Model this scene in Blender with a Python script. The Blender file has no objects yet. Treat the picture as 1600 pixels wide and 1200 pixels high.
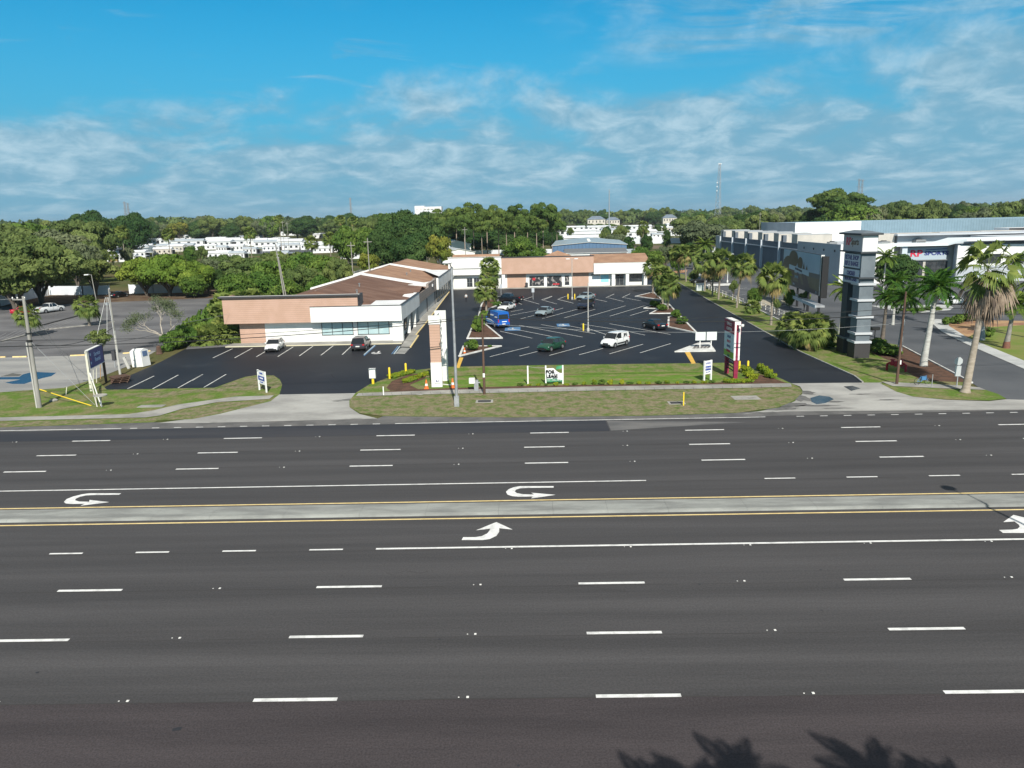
import bpy, math, random
import numpy as np
from mathutils import Vector, Matrix
R = math.radians
rng = random.Random(7)
SC = bpy.context.scene
COL = SC.collection
# ---------------------------------------------------------------- camera
F, PIT, ROLL, YAW, HC = 1182.6, 0.21463, 0.02283, 0.01825, 16.557
RIGHT = Vector((math.cos(YAW), math.sin(YAW), 0))
FWD = Vector((-math.sin(YAW)*math.cos(PIT), math.cos(YAW)*math.cos(PIT), -math.sin(PIT)))
UP = RIGHT.cross(FWD)
CR, SR = math.cos(ROLL), math.sin(ROLL)
def ray(px, py):
    a, b = px-800, py-600
    u, v = a*CR-b*SR, a*SR+b*CR
    return RIGHT*(u/F) - UP*(v/F) + FWD
def g(px, py, z=0.0):
    d = ray(px, py); t = (z-HC)/d.z
    return (d.x*t, d.y*t)
def at(px, py, Y):
    "point of the view ray at world depth Y -> x, z"
    d = ray(px, py); t = Y/d.y
    return d.x*t, HC+d.z*t
def hgt(px, py, Y): return at(px, py, Y)[1]

cam_d = bpy.data.cameras.new("camera"); cam = bpy.data.objects.new("camera", cam_d); COL.objects.link(cam)
cam_d.sensor_width = 36; cam_d.lens = 36*F/1600; cam_d.clip_start = .3; cam_d.clip_end = 20000
cu = UP*CR + RIGHT*(-SR) ; cr = RIGHT*CR + UP*SR
# image right axis in world: a -> u=a*CR, v=a*SR
cr = RIGHT*CR - UP*SR; cu = UP*CR + RIGHT*SR
m = Matrix((( cr.x, cu.x, -FWD.x, 0), (cr.y, cu.y, -FWD.y, 0), (cr.z, cu.z, -FWD.z, HC), (0,0,0,1)))
cam.matrix_world = m
SC.camera = cam
# ---------------------------------------------------------------- light
SUN_EL = R(39); SUN_AZ = R(9.5)      # sun behind the camera, a little to the right
sdir = Vector((math.sin(SUN_AZ)*math.cos(SUN_EL), -math.cos(SUN_AZ)*math.cos(SUN_EL), math.sin(SUN_EL)))
sl = bpy.data.lights.new("sun", 'SUN'); sl.energy = 4.9; sl.angle = R(.5); sl.color = (1, .95, .865)
so = bpy.data.objects.new("sun", sl); COL.objects.link(so); so.rotation_euler = sdir.to_track_quat('Z', 'Y').to_euler()
W = bpy.data.worlds.new("World"); SC.world = W; W.use_nodes = True
nt = W.node_tree; N = nt.nodes; L = nt.links; N.clear()
def nd(tree, t, **kw):
    n = tree.nodes.new(t)
    for k, v in kw.items():
        if isinstance(k, str) and k.startswith('i_'): n.inputs[k[2:]].default_value = v
        else: setattr(n, k, v)
    return n
def mth(tree, op, a, b=None, c=None, clamp=False):
    n = tree.nodes.new('ShaderNodeMath'); n.operation = op; n.use_clamp = clamp
    for i, v in enumerate((a, b, c)):
        if v is None: continue
        if isinstance(v, (int, float)): n.inputs[i].default_value = v
        else: tree.links.new(v, n.inputs[i])
    return n.outputs[0]
def mixc(tree, f, a, b, mode='MIX'):
    n = tree.nodes.new('ShaderNodeMix'); n.data_type = 'RGBA'; n.blend_type = mode
    for i, v in ((0, f), (6, a), (7, b)):
        if isinstance(v, (int, float)): n.inputs[i].default_value = v
        elif isinstance(v, (tuple, list)): n.inputs[i].default_value = (*v[:3], 1)
        else: tree.links.new(v, n.inputs[i])
    return n.outputs[2]
def ramp(tree, f, stops):
    n = tree.nodes.new('ShaderNodeMapRange'); n.interpolation_type = 'SMOOTHSTEP'
    tree.links.new(f, n.inputs[0]); n.inputs[1].default_value, n.inputs[2].default_value = stops[:2]
    n.inputs[3].default_value, n.inputs[4].default_value = (stops[2], stops[3]) if len(stops) > 2 else (0, 1)
    return n.outputs[0]
sky = nd(nt, 'ShaderNodeTexSky', sky_type='NISHITA', sun_disc=False, sun_elevation=SUN_EL, sun_rotation=math.pi-SUN_AZ)
sky.air_density = 1.1; sky.dust_density = .6; sky.ozone_density = 2.2; sky.altitude = 0
tc = nd(nt, 'ShaderNodeTexCoord'); sep = nd(nt, 'ShaderNodeSeparateXYZ'); L.new(tc.outputs['Generated'], sep.inputs[0])
X_, Y_, Z_ = sep.outputs
el = mth(nt, 'MAXIMUM', Z_, 0.0)
az = mth(nt, 'ARCTAN2', X_, Y_)
def cloudnoise(sx, sz, ox, detail, rough, dist=0.0, k=.07):
    # clouds lie on a high layer: bands get thinner towards the horizon
    zz = mth(nt, 'LOGARITHM', mth(nt, 'ADD', el, k), math.e)
    cb = nd(nt, 'ShaderNodeCombineXYZ')
    L.new(mth(nt, 'MULTIPLY_ADD', az, sx, ox), cb.inputs[0]); L.new(mth(nt, 'MULTIPLY', zz, sz), cb.inputs[1]); cb.inputs[2].default_value = ox*.37
    n = nd(nt, 'ShaderNodeTexNoise', i_Scale=1.0, i_Detail=detail, i_Roughness=rough, i_Distortion=dist)
    L.new(cb.outputs[0], n.inputs['Vector']); return n.outputs[0]
big = cloudnoise(2.6, 1.1, 3.1, 3, .5)
mid = cloudnoise(7.0, 3.0, 11.7, 12, .58, .3)
fine = cloudnoise(20, 8.0, 5.3, 12, .6, .4)
wisp = cloudnoise(5.5, 7.5, 21.9, 12, .58, 1.0, .05)
# height of the top edge of the cloud bank: higher to the right
edge = mth(nt, 'ADD', mth(nt, 'MULTIPLY_ADD', az, .05, .152), mth(nt, 'MULTIPLY', mth(nt, 'SUBTRACT', mid, .5), .22))
edge = mth(nt, 'ADD', edge, mth(nt, 'MULTIPLY', mth(nt, 'SUBTRACT', big, .5), .14))
bank = ramp(nt, mth(nt, 'SUBTRACT', edge, el), (-.02, .055))
tex = mth(nt, 'ADD', mth(nt, 'MULTIPLY', mid, .68), mth(nt, 'MULTIPLY', fine, .32))
low = ramp(nt, el, (.0, .05, .55, 1.0))
holes = ramp(nt, mth(nt, 'ADD', tex, mth(nt, 'MULTIPLY', mth(nt, 'SUBTRACT', big, .5), .5)), (.28, .56, .62, 1))
cov = mth(nt, 'MULTIPLY', mth(nt, 'MULTIPLY', bank, holes), low)
wsp = mth(nt, 'MULTIPLY', ramp(nt, wisp, (.55, .74)), .55)
cir = mth(nt, 'MULTIPLY', mth(nt, 'MULTIPLY', ramp(nt, wisp, (.36, .66)), .75), mth(nt, 'MULTIPLY', ramp(nt, az, (.02, .22)), mth(nt, 'MULTIPLY', ramp(nt, el, (.165, .20)), ramp(nt, el, (.24, .30, 1, 0)))))
cov2 = mth(nt, 'MAXIMUM', mth(nt, 'MAXIMUM', mth(nt, 'MULTIPLY', cov, .90), cir), mth(nt, 'MULTIPLY', wsp, ramp(nt, big, (.42, .58))))
lit = ramp(nt, mth(nt, 'ADD', mth(nt, 'MULTIPLY', fine, .6), mth(nt, 'MULTIPLY', mid, .4)), (.42, .68))
ccol = mixc(nt, lit, (1.9, 3.9, 5.3), (4.6, 6.3, 7.3))
# tint the physical sky to the cyan blue of the photograph
skyc = mixc(nt, 1.0, sky.outputs[0], (.055, .80, 1.04), 'MULTIPLY')
hsv = nd(nt, 'ShaderNodeHueSaturation', i_Saturation=1.0); L.new(skyc, hsv.inputs['Color'])
horiz = ramp(nt, el, (.0, .30, 1, 0))
skyh = mixc(nt, mth(nt, 'MULTIPLY', horiz, .85), hsv.outputs[0], (1.15, 3.45, 5.5))
fin = mixc(nt, cov2, skyh, ccol)
# unseen pale cloud added overhead and behind, to neutralise the blue sky light
fill_veil = mth(nt, 'MULTIPLY', ramp(nt, el, (.30, .52)), ramp(nt, big, (.25, .6, .75, 1.0)))
fin = mixc(nt, fill_veil, fin, (2.9, 2.95, 3.0))
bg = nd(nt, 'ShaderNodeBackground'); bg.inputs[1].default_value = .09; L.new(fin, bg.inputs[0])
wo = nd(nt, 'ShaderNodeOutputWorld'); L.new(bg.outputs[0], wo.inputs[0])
SC.view_settings.view_transform = 'Standard'; SC.view_settings.look = 'None'; SC.view_settings.exposure = 0.3; SC.view_settings.gamma = 1
SC.render.engine = 'CYCLES'; SC.cycles.use_denoising = True
SC.cycles.max_bounces = 6; SC.cycles.diffuse_bounces = 3; SC.cycles.glossy_bounces = 3; SC.cycles.transparent_max_bounces = 6

# ---------------------------------------------------------------- materials
MATS = {}
def mat(name, c, c2=None, sc=1.0, rough=.85, spec=.3, metal=0.0, bump=0.0, bsc=None, stretch=(1, 1, 1), fine=.0, fsc=20, detail=6, lo=.35, hi=.65, rnd=.0, world=True, trans=0.0, emis=None, coat=0.0, grain=0.0, gsc=11, c3=None, sc3=.1, lo3=.5, hi3=.6):
    if name in MATS: return MATS[name]
    m = bpy.data.materials.new(name); m.use_nodes = True; t = m.node_tree; b = t.nodes['Principled BSDF']; out = t.nodes['Material Output']
    b.inputs['Roughness'].default_value = rough; b.inputs['Metallic'].default_value = metal
    b.inputs['Specular IOR Level'].default_value = spec
    if coat: b.inputs['Coat Weight'].default_value = coat; b.inputs['Coat Roughness'].default_value = .05
    col = None
    geo = t.nodes.new('ShaderNodeTexCoord')
    mp = t.nodes.new('ShaderNodeMapping'); mp.inputs['Scale'].default_value = stretch
    t.links.new(geo.outputs['Object'], mp.inputs[0])
    def noise(s, d=detail, r=.55):
        n = t.nodes.new('ShaderNodeTexNoise'); n.inputs['Scale'].default_value = s; n.inputs['Detail'].default_value = d; n.inputs['Roughness'].default_value = r
        t.links.new(mp.outputs[0], n.inputs['Vector']); return n.outputs[0]
    if c2 is not None:
        col = mixc(t, ramp(t, noise(sc), (lo, hi)), c, c2)
    if c3 is not None:
        col = mixc(t, ramp(t, noise(sc3), (lo3, hi3)), col if col is not None else c, c3)
    if fine:
        f = noise(fsc, 3, .7)
        v = mth(t, 'MULTIPLY_ADD', f, 2*fine, 1-fine)
        cb = t.nodes.new('ShaderNodeCombineXYZ')
        for i in range(3): t.links.new(v, cb.inputs[i])
        col = mixc(t, 1.0, col if col is not None else c, cb.outputs[0], 'MULTIPLY')
    if grain:
        n_ = t.nodes.new('ShaderNodeTexNoise'); n_.inputs['Scale'].default_value = gsc; n_.inputs['Detail'].default_value = 4; n_.inputs['Roughness'].default_value = .75; t.links.new(geo.outputs['Object'], n_.inputs['Vector'])
        v = mth(t, 'MULTIPLY_ADD', ramp(t, n_.outputs[0], (.3, .7)), 2*grain, 1-grain); cb = t.nodes.new('ShaderNodeCombineXYZ')
        for i in range(3): t.links.new(v, cb.inputs[i])
        col = mixc(t, 1.0, col if col is not None else c, cb.outputs[0], 'MULTIPLY')
    if rnd:
        oi = t.nodes.new('ShaderNodeObjectInfo'); h = t.nodes.new('ShaderNodeHueSaturation')
        t.links.new(mth(t, 'MULTIPLY_ADD', oi.outputs['Random'], 2*rnd, 1-rnd), h.inputs['Value'])
        t.links.new(mth(t, 'MULTIPLY_ADD', oi.outputs['Random'], -.06*rnd*4, .5+.03*rnd*4), h.inputs['Hue'])
        if col is None: h.inputs['Color'].default_value = (*c, 1)
        else: t.links.new(col, h.inputs['Color'])
        col = h.outputs[0]
    if col is None: b.inputs['Base Color'].default_value = (*c, 1)
    else: t.links.new(col, b.inputs['Base Color'])
    if bump:
        bp = t.nodes.new('ShaderNodeBump'); bp.inputs['Strength'].default_value = bump; bp.inputs['Distance'].default_value = .05
        t.links.new(noise(bsc or fsc, 4, .6), bp.inputs['Height']); t.links.new(bp.outputs[0], b.inputs['Normal'])
    if emis: b.inputs['Emission Color'].default_value = (*emis[:3], 1); b.inputs['Emission Strength'].default_value = emis[3]
    if trans:
        tr = t.nodes.new('ShaderNodeBsdfTranslucent'); mx = t.nodes.new('ShaderNodeMixShader'); mx.inputs[0].default_value = trans
        if col is None: tr.inputs[0].default_value = (*c, 1)
        else: t.links.new(col, tr.inputs[0])
        t.links.new(b.outputs[0], mx.inputs[1]); t.links.new(tr.outputs[0], mx.inputs[2]); t.links.new(mx.outputs[0], out.inputs[0])
    MATS[name] = m; return m
def paint(name, c, **k):
    return mat(name, c, rough=k.pop('rough', .3), spec=.5, coat=k.pop('coat', .6), **k)

# ---------------------------------------------------------------- mesh building
class MB:
    def __init__(s): s.v = []; s.f = []; s.mi = []; s.mats = []
    def m(s, material):
        if material not in s.mats: s.mats.append(material)
        return s.mats.index(material)
    def add(s, vs, fs, material):
        o = len(s.v); k = s.m(material); s.v += [tuple(v) for v in vs]
        for f in fs: s.f.append(tuple(i+o for i in f)); s.mi.append(k)
        return s
    def quad(s, a, b, c, d, material): return s.add((a, b, c, d), ((0, 1, 2, 3),), material)
    def box(s, x0, x1, y0, y1, z0, z1, material, mt=None):
        vs = [(x, y, z) for z in (z0, z1) for y in (y0, y1) for x in (x0, x1)]
        if mt is not None: vs = [mt @ Vector(v) for v in vs]
        return s.add(vs, ((0, 2, 3, 1), (4, 5, 7, 6), (0, 1, 5, 4), (1, 3, 7, 5), (3, 2, 6, 7), (2, 0, 4, 6)), material)
    def prism(s, poly, z0, z1, material, top=None, mt=None):
        n = len(poly)
        A = sum(poly[i][0]*poly[(i+1) % n][1]-poly[(i+1) % n][0]*poly[i][1] for i in range(n))
        if A < 0: poly = list(poly)[::-1]
        vs = [(p[0], p[1], z0) for p in poly]+[(p[0], p[1], z1) for p in poly]
        if mt is not None: vs = [mt @ Vector(v) for v in vs]
        s.add(vs, [(i, (i+1) % n, n+(i+1) % n, n+i) for i in range(n)]+[tuple(range(n-1, -1, -1))], material)
        s.add(vs[n:], [tuple(range(n))], top or material); return s
    def sheet(s, poly, z, material):
        n = len(poly)
        A = sum(poly[i][0]*poly[(i+1) % n][1]-poly[(i+1) % n][0]*poly[i][1] for i in range(n))
        if A < 0: poly = list(poly)[::-1]
        return s.add([(p[0], p[1], z) for p in poly], [tuple(range(n))], material)
    def tube(s, pts, rad, material, n=8, cap=True, mt=None):
        pts = [Vector(p) for p in pts]; k = len(pts)
        if isinstance(rad, (int, float)): rad = [rad]*k
        vs = []; fs = []; ref = None
        for i, p in enumerate(pts):
            d = (pts[min(i+1, k-1)]-pts[max(i-1, 0)]).normalized()
            if ref is None: ref = d.orthogonal().normalized()
            a = (ref-d*ref.dot(d)).normalized(); b = d.cross(a); ref = a
            for j in range(n):
                t = 2*math.pi*j/n; vs.append(p+(a*math.cos(t)+b*math.sin(t))*rad[i])
        for i in range(k-1):
            for j in range(n): fs.append((i*n+j, i*n+(j+1) % n, (i+1)*n+(j+1) % n, (i+1)*n+j))
        if cap: fs += [tuple(range(n-1, -1, -1)), tuple(range((k-1)*n, k*n))]
        if mt is not None: vs = [mt @ Vector(v) for v in vs]
        return s.add(vs, fs, material)
    def lathe(s, prof, material, n=16, c=(0, 0, 0), mt=None):
        vs = []; fs = []; k = len(prof)
        for r, z in prof:
            for j in range(n): t = 2*math.pi*j/n; vs.append(Vector((c[0]+r*math.cos(t), c[1]+r*math.sin(t), c[2]+z)))
        for i in range(k-1):
            for j in range(n): fs.append((i*n+j, i*n+(j+1) % n, (i+1)*n+(j+1) % n, (i+1)*n+j))
        fs += [tuple(range(n-1, -1, -1)), tuple(range((k-1)*n, k*n))]
        if mt is not None: vs = [mt @ v for v in vs]
        return s.add(vs, fs, material)
    def build(s, name, parent=None, smooth=None, loc=None):
        me = bpy.data.meshes.new(name); me.from_pydata(s.v, [], s.f)
        for m_ in s.mats: me.materials.append(m_)
        me.polygons.foreach_set('material_index', s.mi)
        if smooth is not None:
            me.polygons.foreach_set('use_smooth', [True]*len(me.polygons))
            me.set_sharp_from_angle(angle=R(smooth))
        me.update(); o = bpy.data.objects.new(name, me); COL.objects.link(o)
        if parent is not None: o.parent = parent
        if loc is not None: o.location = loc
        return o
def tag(o, label=None, cat=None, group=None, kind=None):
    if label: o['label'] = label
    if cat: o['category'] = cat
    if group: o['group'] = group
    if kind: o['kind'] = kind
    return o
def thing(name, loc, label, cat, group=None, rz=0.0):
    o = bpy.data.objects.new(name, None); COL.objects.link(o); o.empty_display_size = .2
    o.location = (loc[0], loc[1], loc[2] if len(loc) > 2 else 0); o.rotation_euler[2] = rz
    return tag(o, label, cat, group)
def struct(mb, name): return tag(mb.build(name), kind='structure')
def copy_tree(o, parent=None):
    c = o.copy(); COL.objects.link(c)
    if parent is not None: c.parent = parent
    for ch in list(o.children): copy_tree(ch, c)
    return c
def lettering(txt, size, material, parent, M, align='CENTER', name='lettering', sx=1.0, ext=.01, bold=0.0):
    "text lying in the xy plane of matrix M, turned into a mesh"
    cu_ = bpy.data.curves.new(name, 'FONT'); cu_.body = txt; cu_.size = size; cu_.align_x = align; cu_.align_y = 'CENTER'; cu_.extrude = ext; cu_.offset = bold; cu_.resolution_u = 3
    cu_.space_line = .95
    tmp = bpy.data.objects.new('tmp_text', cu_); COL.objects.link(tmp)
    dg = bpy.context.evaluated_depsgraph_get(); me = bpy.data.meshes.new_from_object(tmp.evaluated_get(dg)); bpy.data.objects.remove(tmp)
    me.transform(M @ Matrix.Diagonal((sx, 1, 1, 1)))
    me.materials.clear(); me.materials.append(material); me.name = name
    o = bpy.data.objects.new(name, me); COL.objects.link(o); o.parent = parent; return o
def face_m(origin, xdir, updir=(0, 0, 1)):
    x = Vector(xdir).normalized(); u = Vector(updir).normalized(); n = x.cross(u).normalized(); u = n.cross(x)
    return Matrix(((x.x, u.x, n.x, origin[0]), (x.y, u.y, n.y, origin[1]), (x.z, u.z, n.z, origin[2]), (0, 0, 0, 1)))
# ================================================================ GROUND
def P(*pts): return [g(*p) for p in pts]
grass_m = mat('grass', (.105, .17, .030), (.20, .185, .09), sc=.6, rough=.95, spec=.1, fine=.7, fsc=3.5, lo=.38, hi=.64, detail=14, bump=.8, bsc=10)
ground_m = mat('ground', (.055, .085, .022), (.12, .105, .05), sc=.03, rough=1, spec=.05, fine=.3, fsc=1.2, detail=8)
asph_m = mat('road_asphalt', (.073, .070, .071), (.056, .054, .055), sc=.9, stretch=(.035, 1.0, 1), rough=.8, spec=.25, fine=.16, fsc=7, grain=.20, lo=.30, hi=.70, detail=5, c3=(.050, .047, .047), sc3=.55, lo3=.58, hi3=.85, bump=.25, bsc=60)
asph2_m = mat('outer_lane_asphalt', (.062, .053, .055), (.043, .037, .039), sc=.55, stretch=(.10, 1, 1), rough=.8, spec=.25, fine=.18, fsc=8, grain=.30, gsc=14, lo=.3, hi=.7, bump=.25, bsc=50, c3=(.052, .045, .048), sc3=.9, lo3=.58, hi3=.8)
fresh_m = mat('fresh_asphalt', (.036, .038, .045), (.052, .052, .057), sc=.5, stretch=(.08, 1, 1), rough=.8, spec=.2, fine=.2, fsc=18)
seal_m = mat('sealcoat', (.0150, .0170, .0225), (.022, .0242, .030), sc=.09, stretch=(1, 1, 1), rough=.62, spec=.22, fine=.14, fsc=6, lo=.35, hi=.7, detail=10, c3=(.038, .041, .047), sc3=.16, lo3=.58, hi3=.85)
conc_m = mat('concrete', (.36, .35, .32), (.25, .245, .225), sc=.5, rough=.9, spec=.2, fine=.12, fsc=8, detail=8)
apron_m = mat('apron_concrete', (.40, .395, .37), (.27, .265, .25), sc=.35, stretch=(.5, 1, 1), rough=.85, spec=.25, fine=.16, fsc=6, detail=10, c3=(.095, .095, .09), sc3=.22, lo3=.60, hi3=.68)
oldlot_m = mat('worn_asphalt', (.165, .163, .165), (.105, .104, .108), sc=.12, stretch=(.6, 1, 1), rough=.9, spec=.2, fine=.14, fsc=5, detail=10)
rlot_m = mat('grey_lot_asphalt', (.105, .110, .118), (.075, .080, .088), sc=.1, rough=.85, spec=.25, fine=.14, fsc=5, detail=8)
white_p = mat('white_paint', (.74, .74, .72), (.50, .50, .49), sc=2.2, rough=.7, fine=.18, fsc=11, lo=.42, hi=.75)
lot_p = mat('lot_line_paint', (.66, .66, .62), (.46, .46, .44), sc=2, rough=.7)
yel_p = mat('yellow_paint', (.78, .62, .30), (.66, .50, .22), sc=2, rough=.7)
yelc_p = mat('kerb_yellow', (.70, .42, .06), (.58, .36, .08), sc=2, rough=.7)
blu_p = mat('blue_paint', (.07, .18, .36), (.10, .20, .33), sc=2, rough=.7)
mulch_m = mat('mulch', (.135, .078, .056), (.085, .056, .042), sc=1.2, rough=1, spec=.05, fine=.5, fsc=14)
dirt_m = mat('leaf_litter', (.10, .065, .045), (.16, .12, .08), sc=.35, rough=1, spec=.05, fine=.4, fsc=6)
kerb_m = mat('kerb_white', (.70, .70, .67), (.50, .50, .47), sc=1.1, rough=.8)
kerbg_m = mat('kerb_grey', (.36, .35, .32), (.24, .23, .21), sc=1.5, rough=.9)

def tracks(m, y0, per, amt):
    t = m.node_tree; b = t.nodes['Principled BSDF']; src = b.inputs['Base Color'].links[0].from_socket
    tcn = t.nodes.new('ShaderNodeTexCoord'); sp = t.nodes.new('ShaderNodeSeparateXYZ'); t.links.new(tcn.outputs['Object'], sp.inputs[0])
    v = mth(t, 'SINE', mth(t, 'MULTIPLY', mth(t, 'SUBTRACT', sp.outputs['Y'], y0), 2*math.pi/per)); v2 = mth(t, 'COSINE', mth(t, 'MULTIPLY', mth(t, 'SUBTRACT', sp.outputs['Y'], y0), 2*math.pi/(per*2.03)))
    f = mth(t, 'ADD', mth(t, 'MULTIPLY_ADD', v, amt*.5, 1.0), mth(t, 'MULTIPLY', v2, -amt))
    cb = t.nodes.new('ShaderNodeCombineXYZ')
    for i in range(3): t.links.new(f, cb.inputs[i])
    t.links.new(mixc(t, 1.0, src, cb.outputs[0], 'MULTIPLY'), b.inputs['Base Color'])
tracks(asph_m, 23.8, 2.06, .07)
s = MB(); s.sheet([(-7000, -300), (7000, -300), (7000, 9000), (-7000, 9000)], -.03, ground_m); struct(s, 'ground')
XL, XR = -420, 420
s = MB(); s.sheet([(XL, 23.75), (XR, 23.75), (XR, 62.2), (XL, 62.2)], 0, asph_m); struct(s, 'road')
s = MB(); s.sheet([(XL, 15.2), (XR, 15.2), (XR, 23.746), (XL, 23.746)], 0, asph2_m); struct(s, 'road_outer_lane')
s = MB(); s.box(XL, XR, 12.4, 15.2, -.02, .13, conc_m); struct(s, 'pavement')
s = MB(); s.sheet([(XL, 0), (XR, 0), (XR, 12.4), (XL, 12.4)], .02, grass_m); struct(s, 'grass_verge_near')
a, b = g(0, 690), g(890, 658)
s = MB(); s.sheet([(-60, 57.75), (6.6, 57.75), (6.6, 61.05), (-48, 61.05)], .004, fresh_m); struct(s, 'road_patch')
s = MB()
s.sheet([(6.7, 57.9), (18, 59.7), (6.7, 60.9)], .004, mat('worn_patch', (.16, .155, .15), (.10, .10, .10), sc=.6, stretch=(.3, 1, 1), fine=.2)); struct(s, 'road_wear_patch')
# median: raised concrete strip with transverse joints
def median():
    s = MB(); y0, y1 = 40.78, 42.55
    medc = mat('median_concrete', (.30, .31, .29), (.20, .205, .195), sc=.8, stretch=(.35, 1.6, 1), fine=.2, fsc=7, detail=10, rough=.9)
    pr = [(y0, 0), (y0+.05, .11), (y0+.16, .15), (y1-.16, .15), (y1-.05, .11), (y1, 0)]
    x = -130.0
    while x < 130:
        w = 3.0+rng.random()*2.2
        a_, b_ = x+.004, x+w-.004
        vs = [(a_, p[0], p[1]) for p in pr]+[(b_, p[0], p[1]) for p in pr]; n = len(pr)
        s.add(vs, [(i, n+i, n+i+1, i+1) for i in range(n-1)]+[tuple(range(n)), tuple(range(2*n-1, n-1, -1))], medc); x += w
    s.box(XL, -130, y0, y1, 0, .15, medc); s.box(130, XR, y0, y1, 0, .15, medc)
    struct(s, 'median_kerb')
median()
# lane markings -----------------------------------------------------------
s = MB()
ZM = .010
def line(x0, x1, y, w=.15, m=white_p, z=ZM): s.sheet([(x0, y-w/2), (x1, y-w/2), (x1, y+w/2), (x0, y+w/2)], z, m)
def dashes(x_ref, y, ln=3.05, sp=12.19, w=.19, x0=-150, x1=150):
    k0 = math.ceil((x0-x_ref)/sp)
    x = x_ref+k0*sp
    while x < x1: line(x, x+ln, y, w); x += sp
dashes(2.28, 23.83, ln=3.0); dashes(2.30, 28.0); dashes(2.28, 32.3, ln=3.05)
dashes(-.15, 50.08, ln=3.0); dashes(-.19, 53.82, ln=3.0); dashes(.3, 57.6, ln=3.05)
line(-7.91, 150, 36.42, .18); dashes(g(483, 860)[0], 36.42, 1.75, 4.55, .15, -150, -9)
line(-150, 7.6, 46.15, .15); dashes(g(1067, 750)[0], 46.15, 1.95, 5.2, .15, 11, 150)
line(-150, 150, 40.33, .15, yel_p); line(-150, 150, 43.0, .15, yel_p)
line(-150, -34.2, 61.2, .14); line(-11.0, 19.9, 61.2, .14); line(75, 150, 61.2, .14)
dashes(g(202, 670)[0], 61.2, .62, 1.87, .13, -34, -11.5); dashes(g(1245, 651)[0], 61.2, .62, 1.95, .13, 21.5, 75)
UT = [(1320, 78), (900, 78), (820, 92), (755, 118), (724, 150), (745, 185), (800, 203), (880, 210), (1060, 208), (1040, 232), (1345, 187), (1040, 160), (1075, 183), (940, 180), (860, 165), (835, 145), (850, 122), (900, 105), (1000, 100), (1320, 96)]
ut = [g(700+x/8, 750+y/8) for x, y in UT]
def arrow(poly, dx=0, dy=0):
    import bmesh
    from mathutils.geometry import tessellate_polygon
    pts = [Vector((p[0]+dx, p[1]+dy, ZM)) for p in poly]
    s.add([tuple(p) for p in pts], [tuple(t) for t in tessellate_polygon([pts])], white_p)
arrow(ut)
u0 = g(92, 786)[0]-min(p[0] for p in ut); arrow(ut, u0+.1); arrow(ut, -2*abs(u0))
LT = [(170, 752), (190, 716), (340, 716), (420, 704), (490, 670), (522, 630), (526, 610), (350, 630), (605, 527), (810, 622), (640, 604), (640, 650), (605, 700), (520, 740), (430, 752)]
lt = [g(700+x/8, 750+y/8) for x, y in LT]
arrow(lt)
LT2 = [(820, 765), (1240, 755), (1400, 730), (1465, 660), (1440, 600), (1300, 500), (950, 520), (1270, 295), (1620, 380), (2100, 560), (1780, 540), (1830, 640), (1740, 780), (1600, 860), (940, 858)]
arrow([g(1520+x/20, 790+y/20) for x, y in LT2])
struct(s, 'road_markings')
s = MB(); sm = mat('paving_seam', (.045, .043, .043))
for y, w in ((23.76, .035), (27.85, .03), (32.12, .03), (36.2, .03), (50.3, .04), (54.0, .04), (57.75, .05), (46.0, .04)):
    x = -90.0
    while x < 90:
        l = rng.uniform(4, 16); a_ = rng.uniform(-.03, .03); line(x, x+l, y+a_, w, sm, .005); x += l+rng.uniform(0, 2.5)
for k in range(9):   # thin wandering cracks and scuffs
    x, y = rng.uniform(-30, 34), rng.uniform(17, 56); pts = [(x, y)]
    for j in range(6): pts.append((pts[-1][0]+rng.uniform(.2, .7), pts[-1][1]+rng.uniform(-.25, .25)))
    for p, q in zip(pts, pts[1:]):
        d = Vector((q[0]-p[0], q[1]-p[1])).normalized(); n_ = (-d.y*.012, d.x*.012); s.sheet([(p[0]-n_[0], p[1]-n_[1]), (q[0]-n_[0], q[1]-n_[1]), (q[0]+n_[0], q[1]+n_[1]), (p[0]+n_[0], p[1]+n_[1])], .0065, sm)
struct(s, 'road_seams')
# raised reflectors
s = MB(); rf = mat('reflector', (.75, .74, .70), rough=.4)
for y, xr, sp in ((23.87, 2.28+7.6, 12.19), (28.05, 2.3+7.6, 12.19), (32.33, 2.28+7.6, 12.19), (50.1, 7.4, 12.19), (53.85, 7.4, 12.19), (57.66, 7.9, 12.19), (36.22, -1, 6.1)):
    x = xr-12.19*9
    while x < 110:
        if not (y == 36.22 and x < -7): s.box(x, x+.09, y-.045, y+.045, 0, .02, rf); s.box(x-.3, x-.25, y-.02, y+.02, 0, .01, rf)
        x += sp
struct(s, 'road_reflectors')
# small tar spots and stains on the road
s = MB(); tar = mat('tar', (.03, .03, .034), rough=.6)
for k in range(60):
    x, y = rng.uniform(-32, 40), rng.uniform(19.5, 58); r = rng.uniform(.02, .07)
    s.sheet([(x+r*math.cos(t*1.047)*rng.uniform(.6, 1.4), y+r*math.sin(t*1.047)) for t in range(6)], .006, tar)
x, y = g(277, 1139); s.sheet([(x+.22*math.cos(t*.7)*rng.uniform(.6, 1.2), y+.13*math.sin(t*.7)*rng.uniform(.5, 1.2)) for t in range(9)], .006, tar)
struct(s, 'road_tar_spots')

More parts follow.
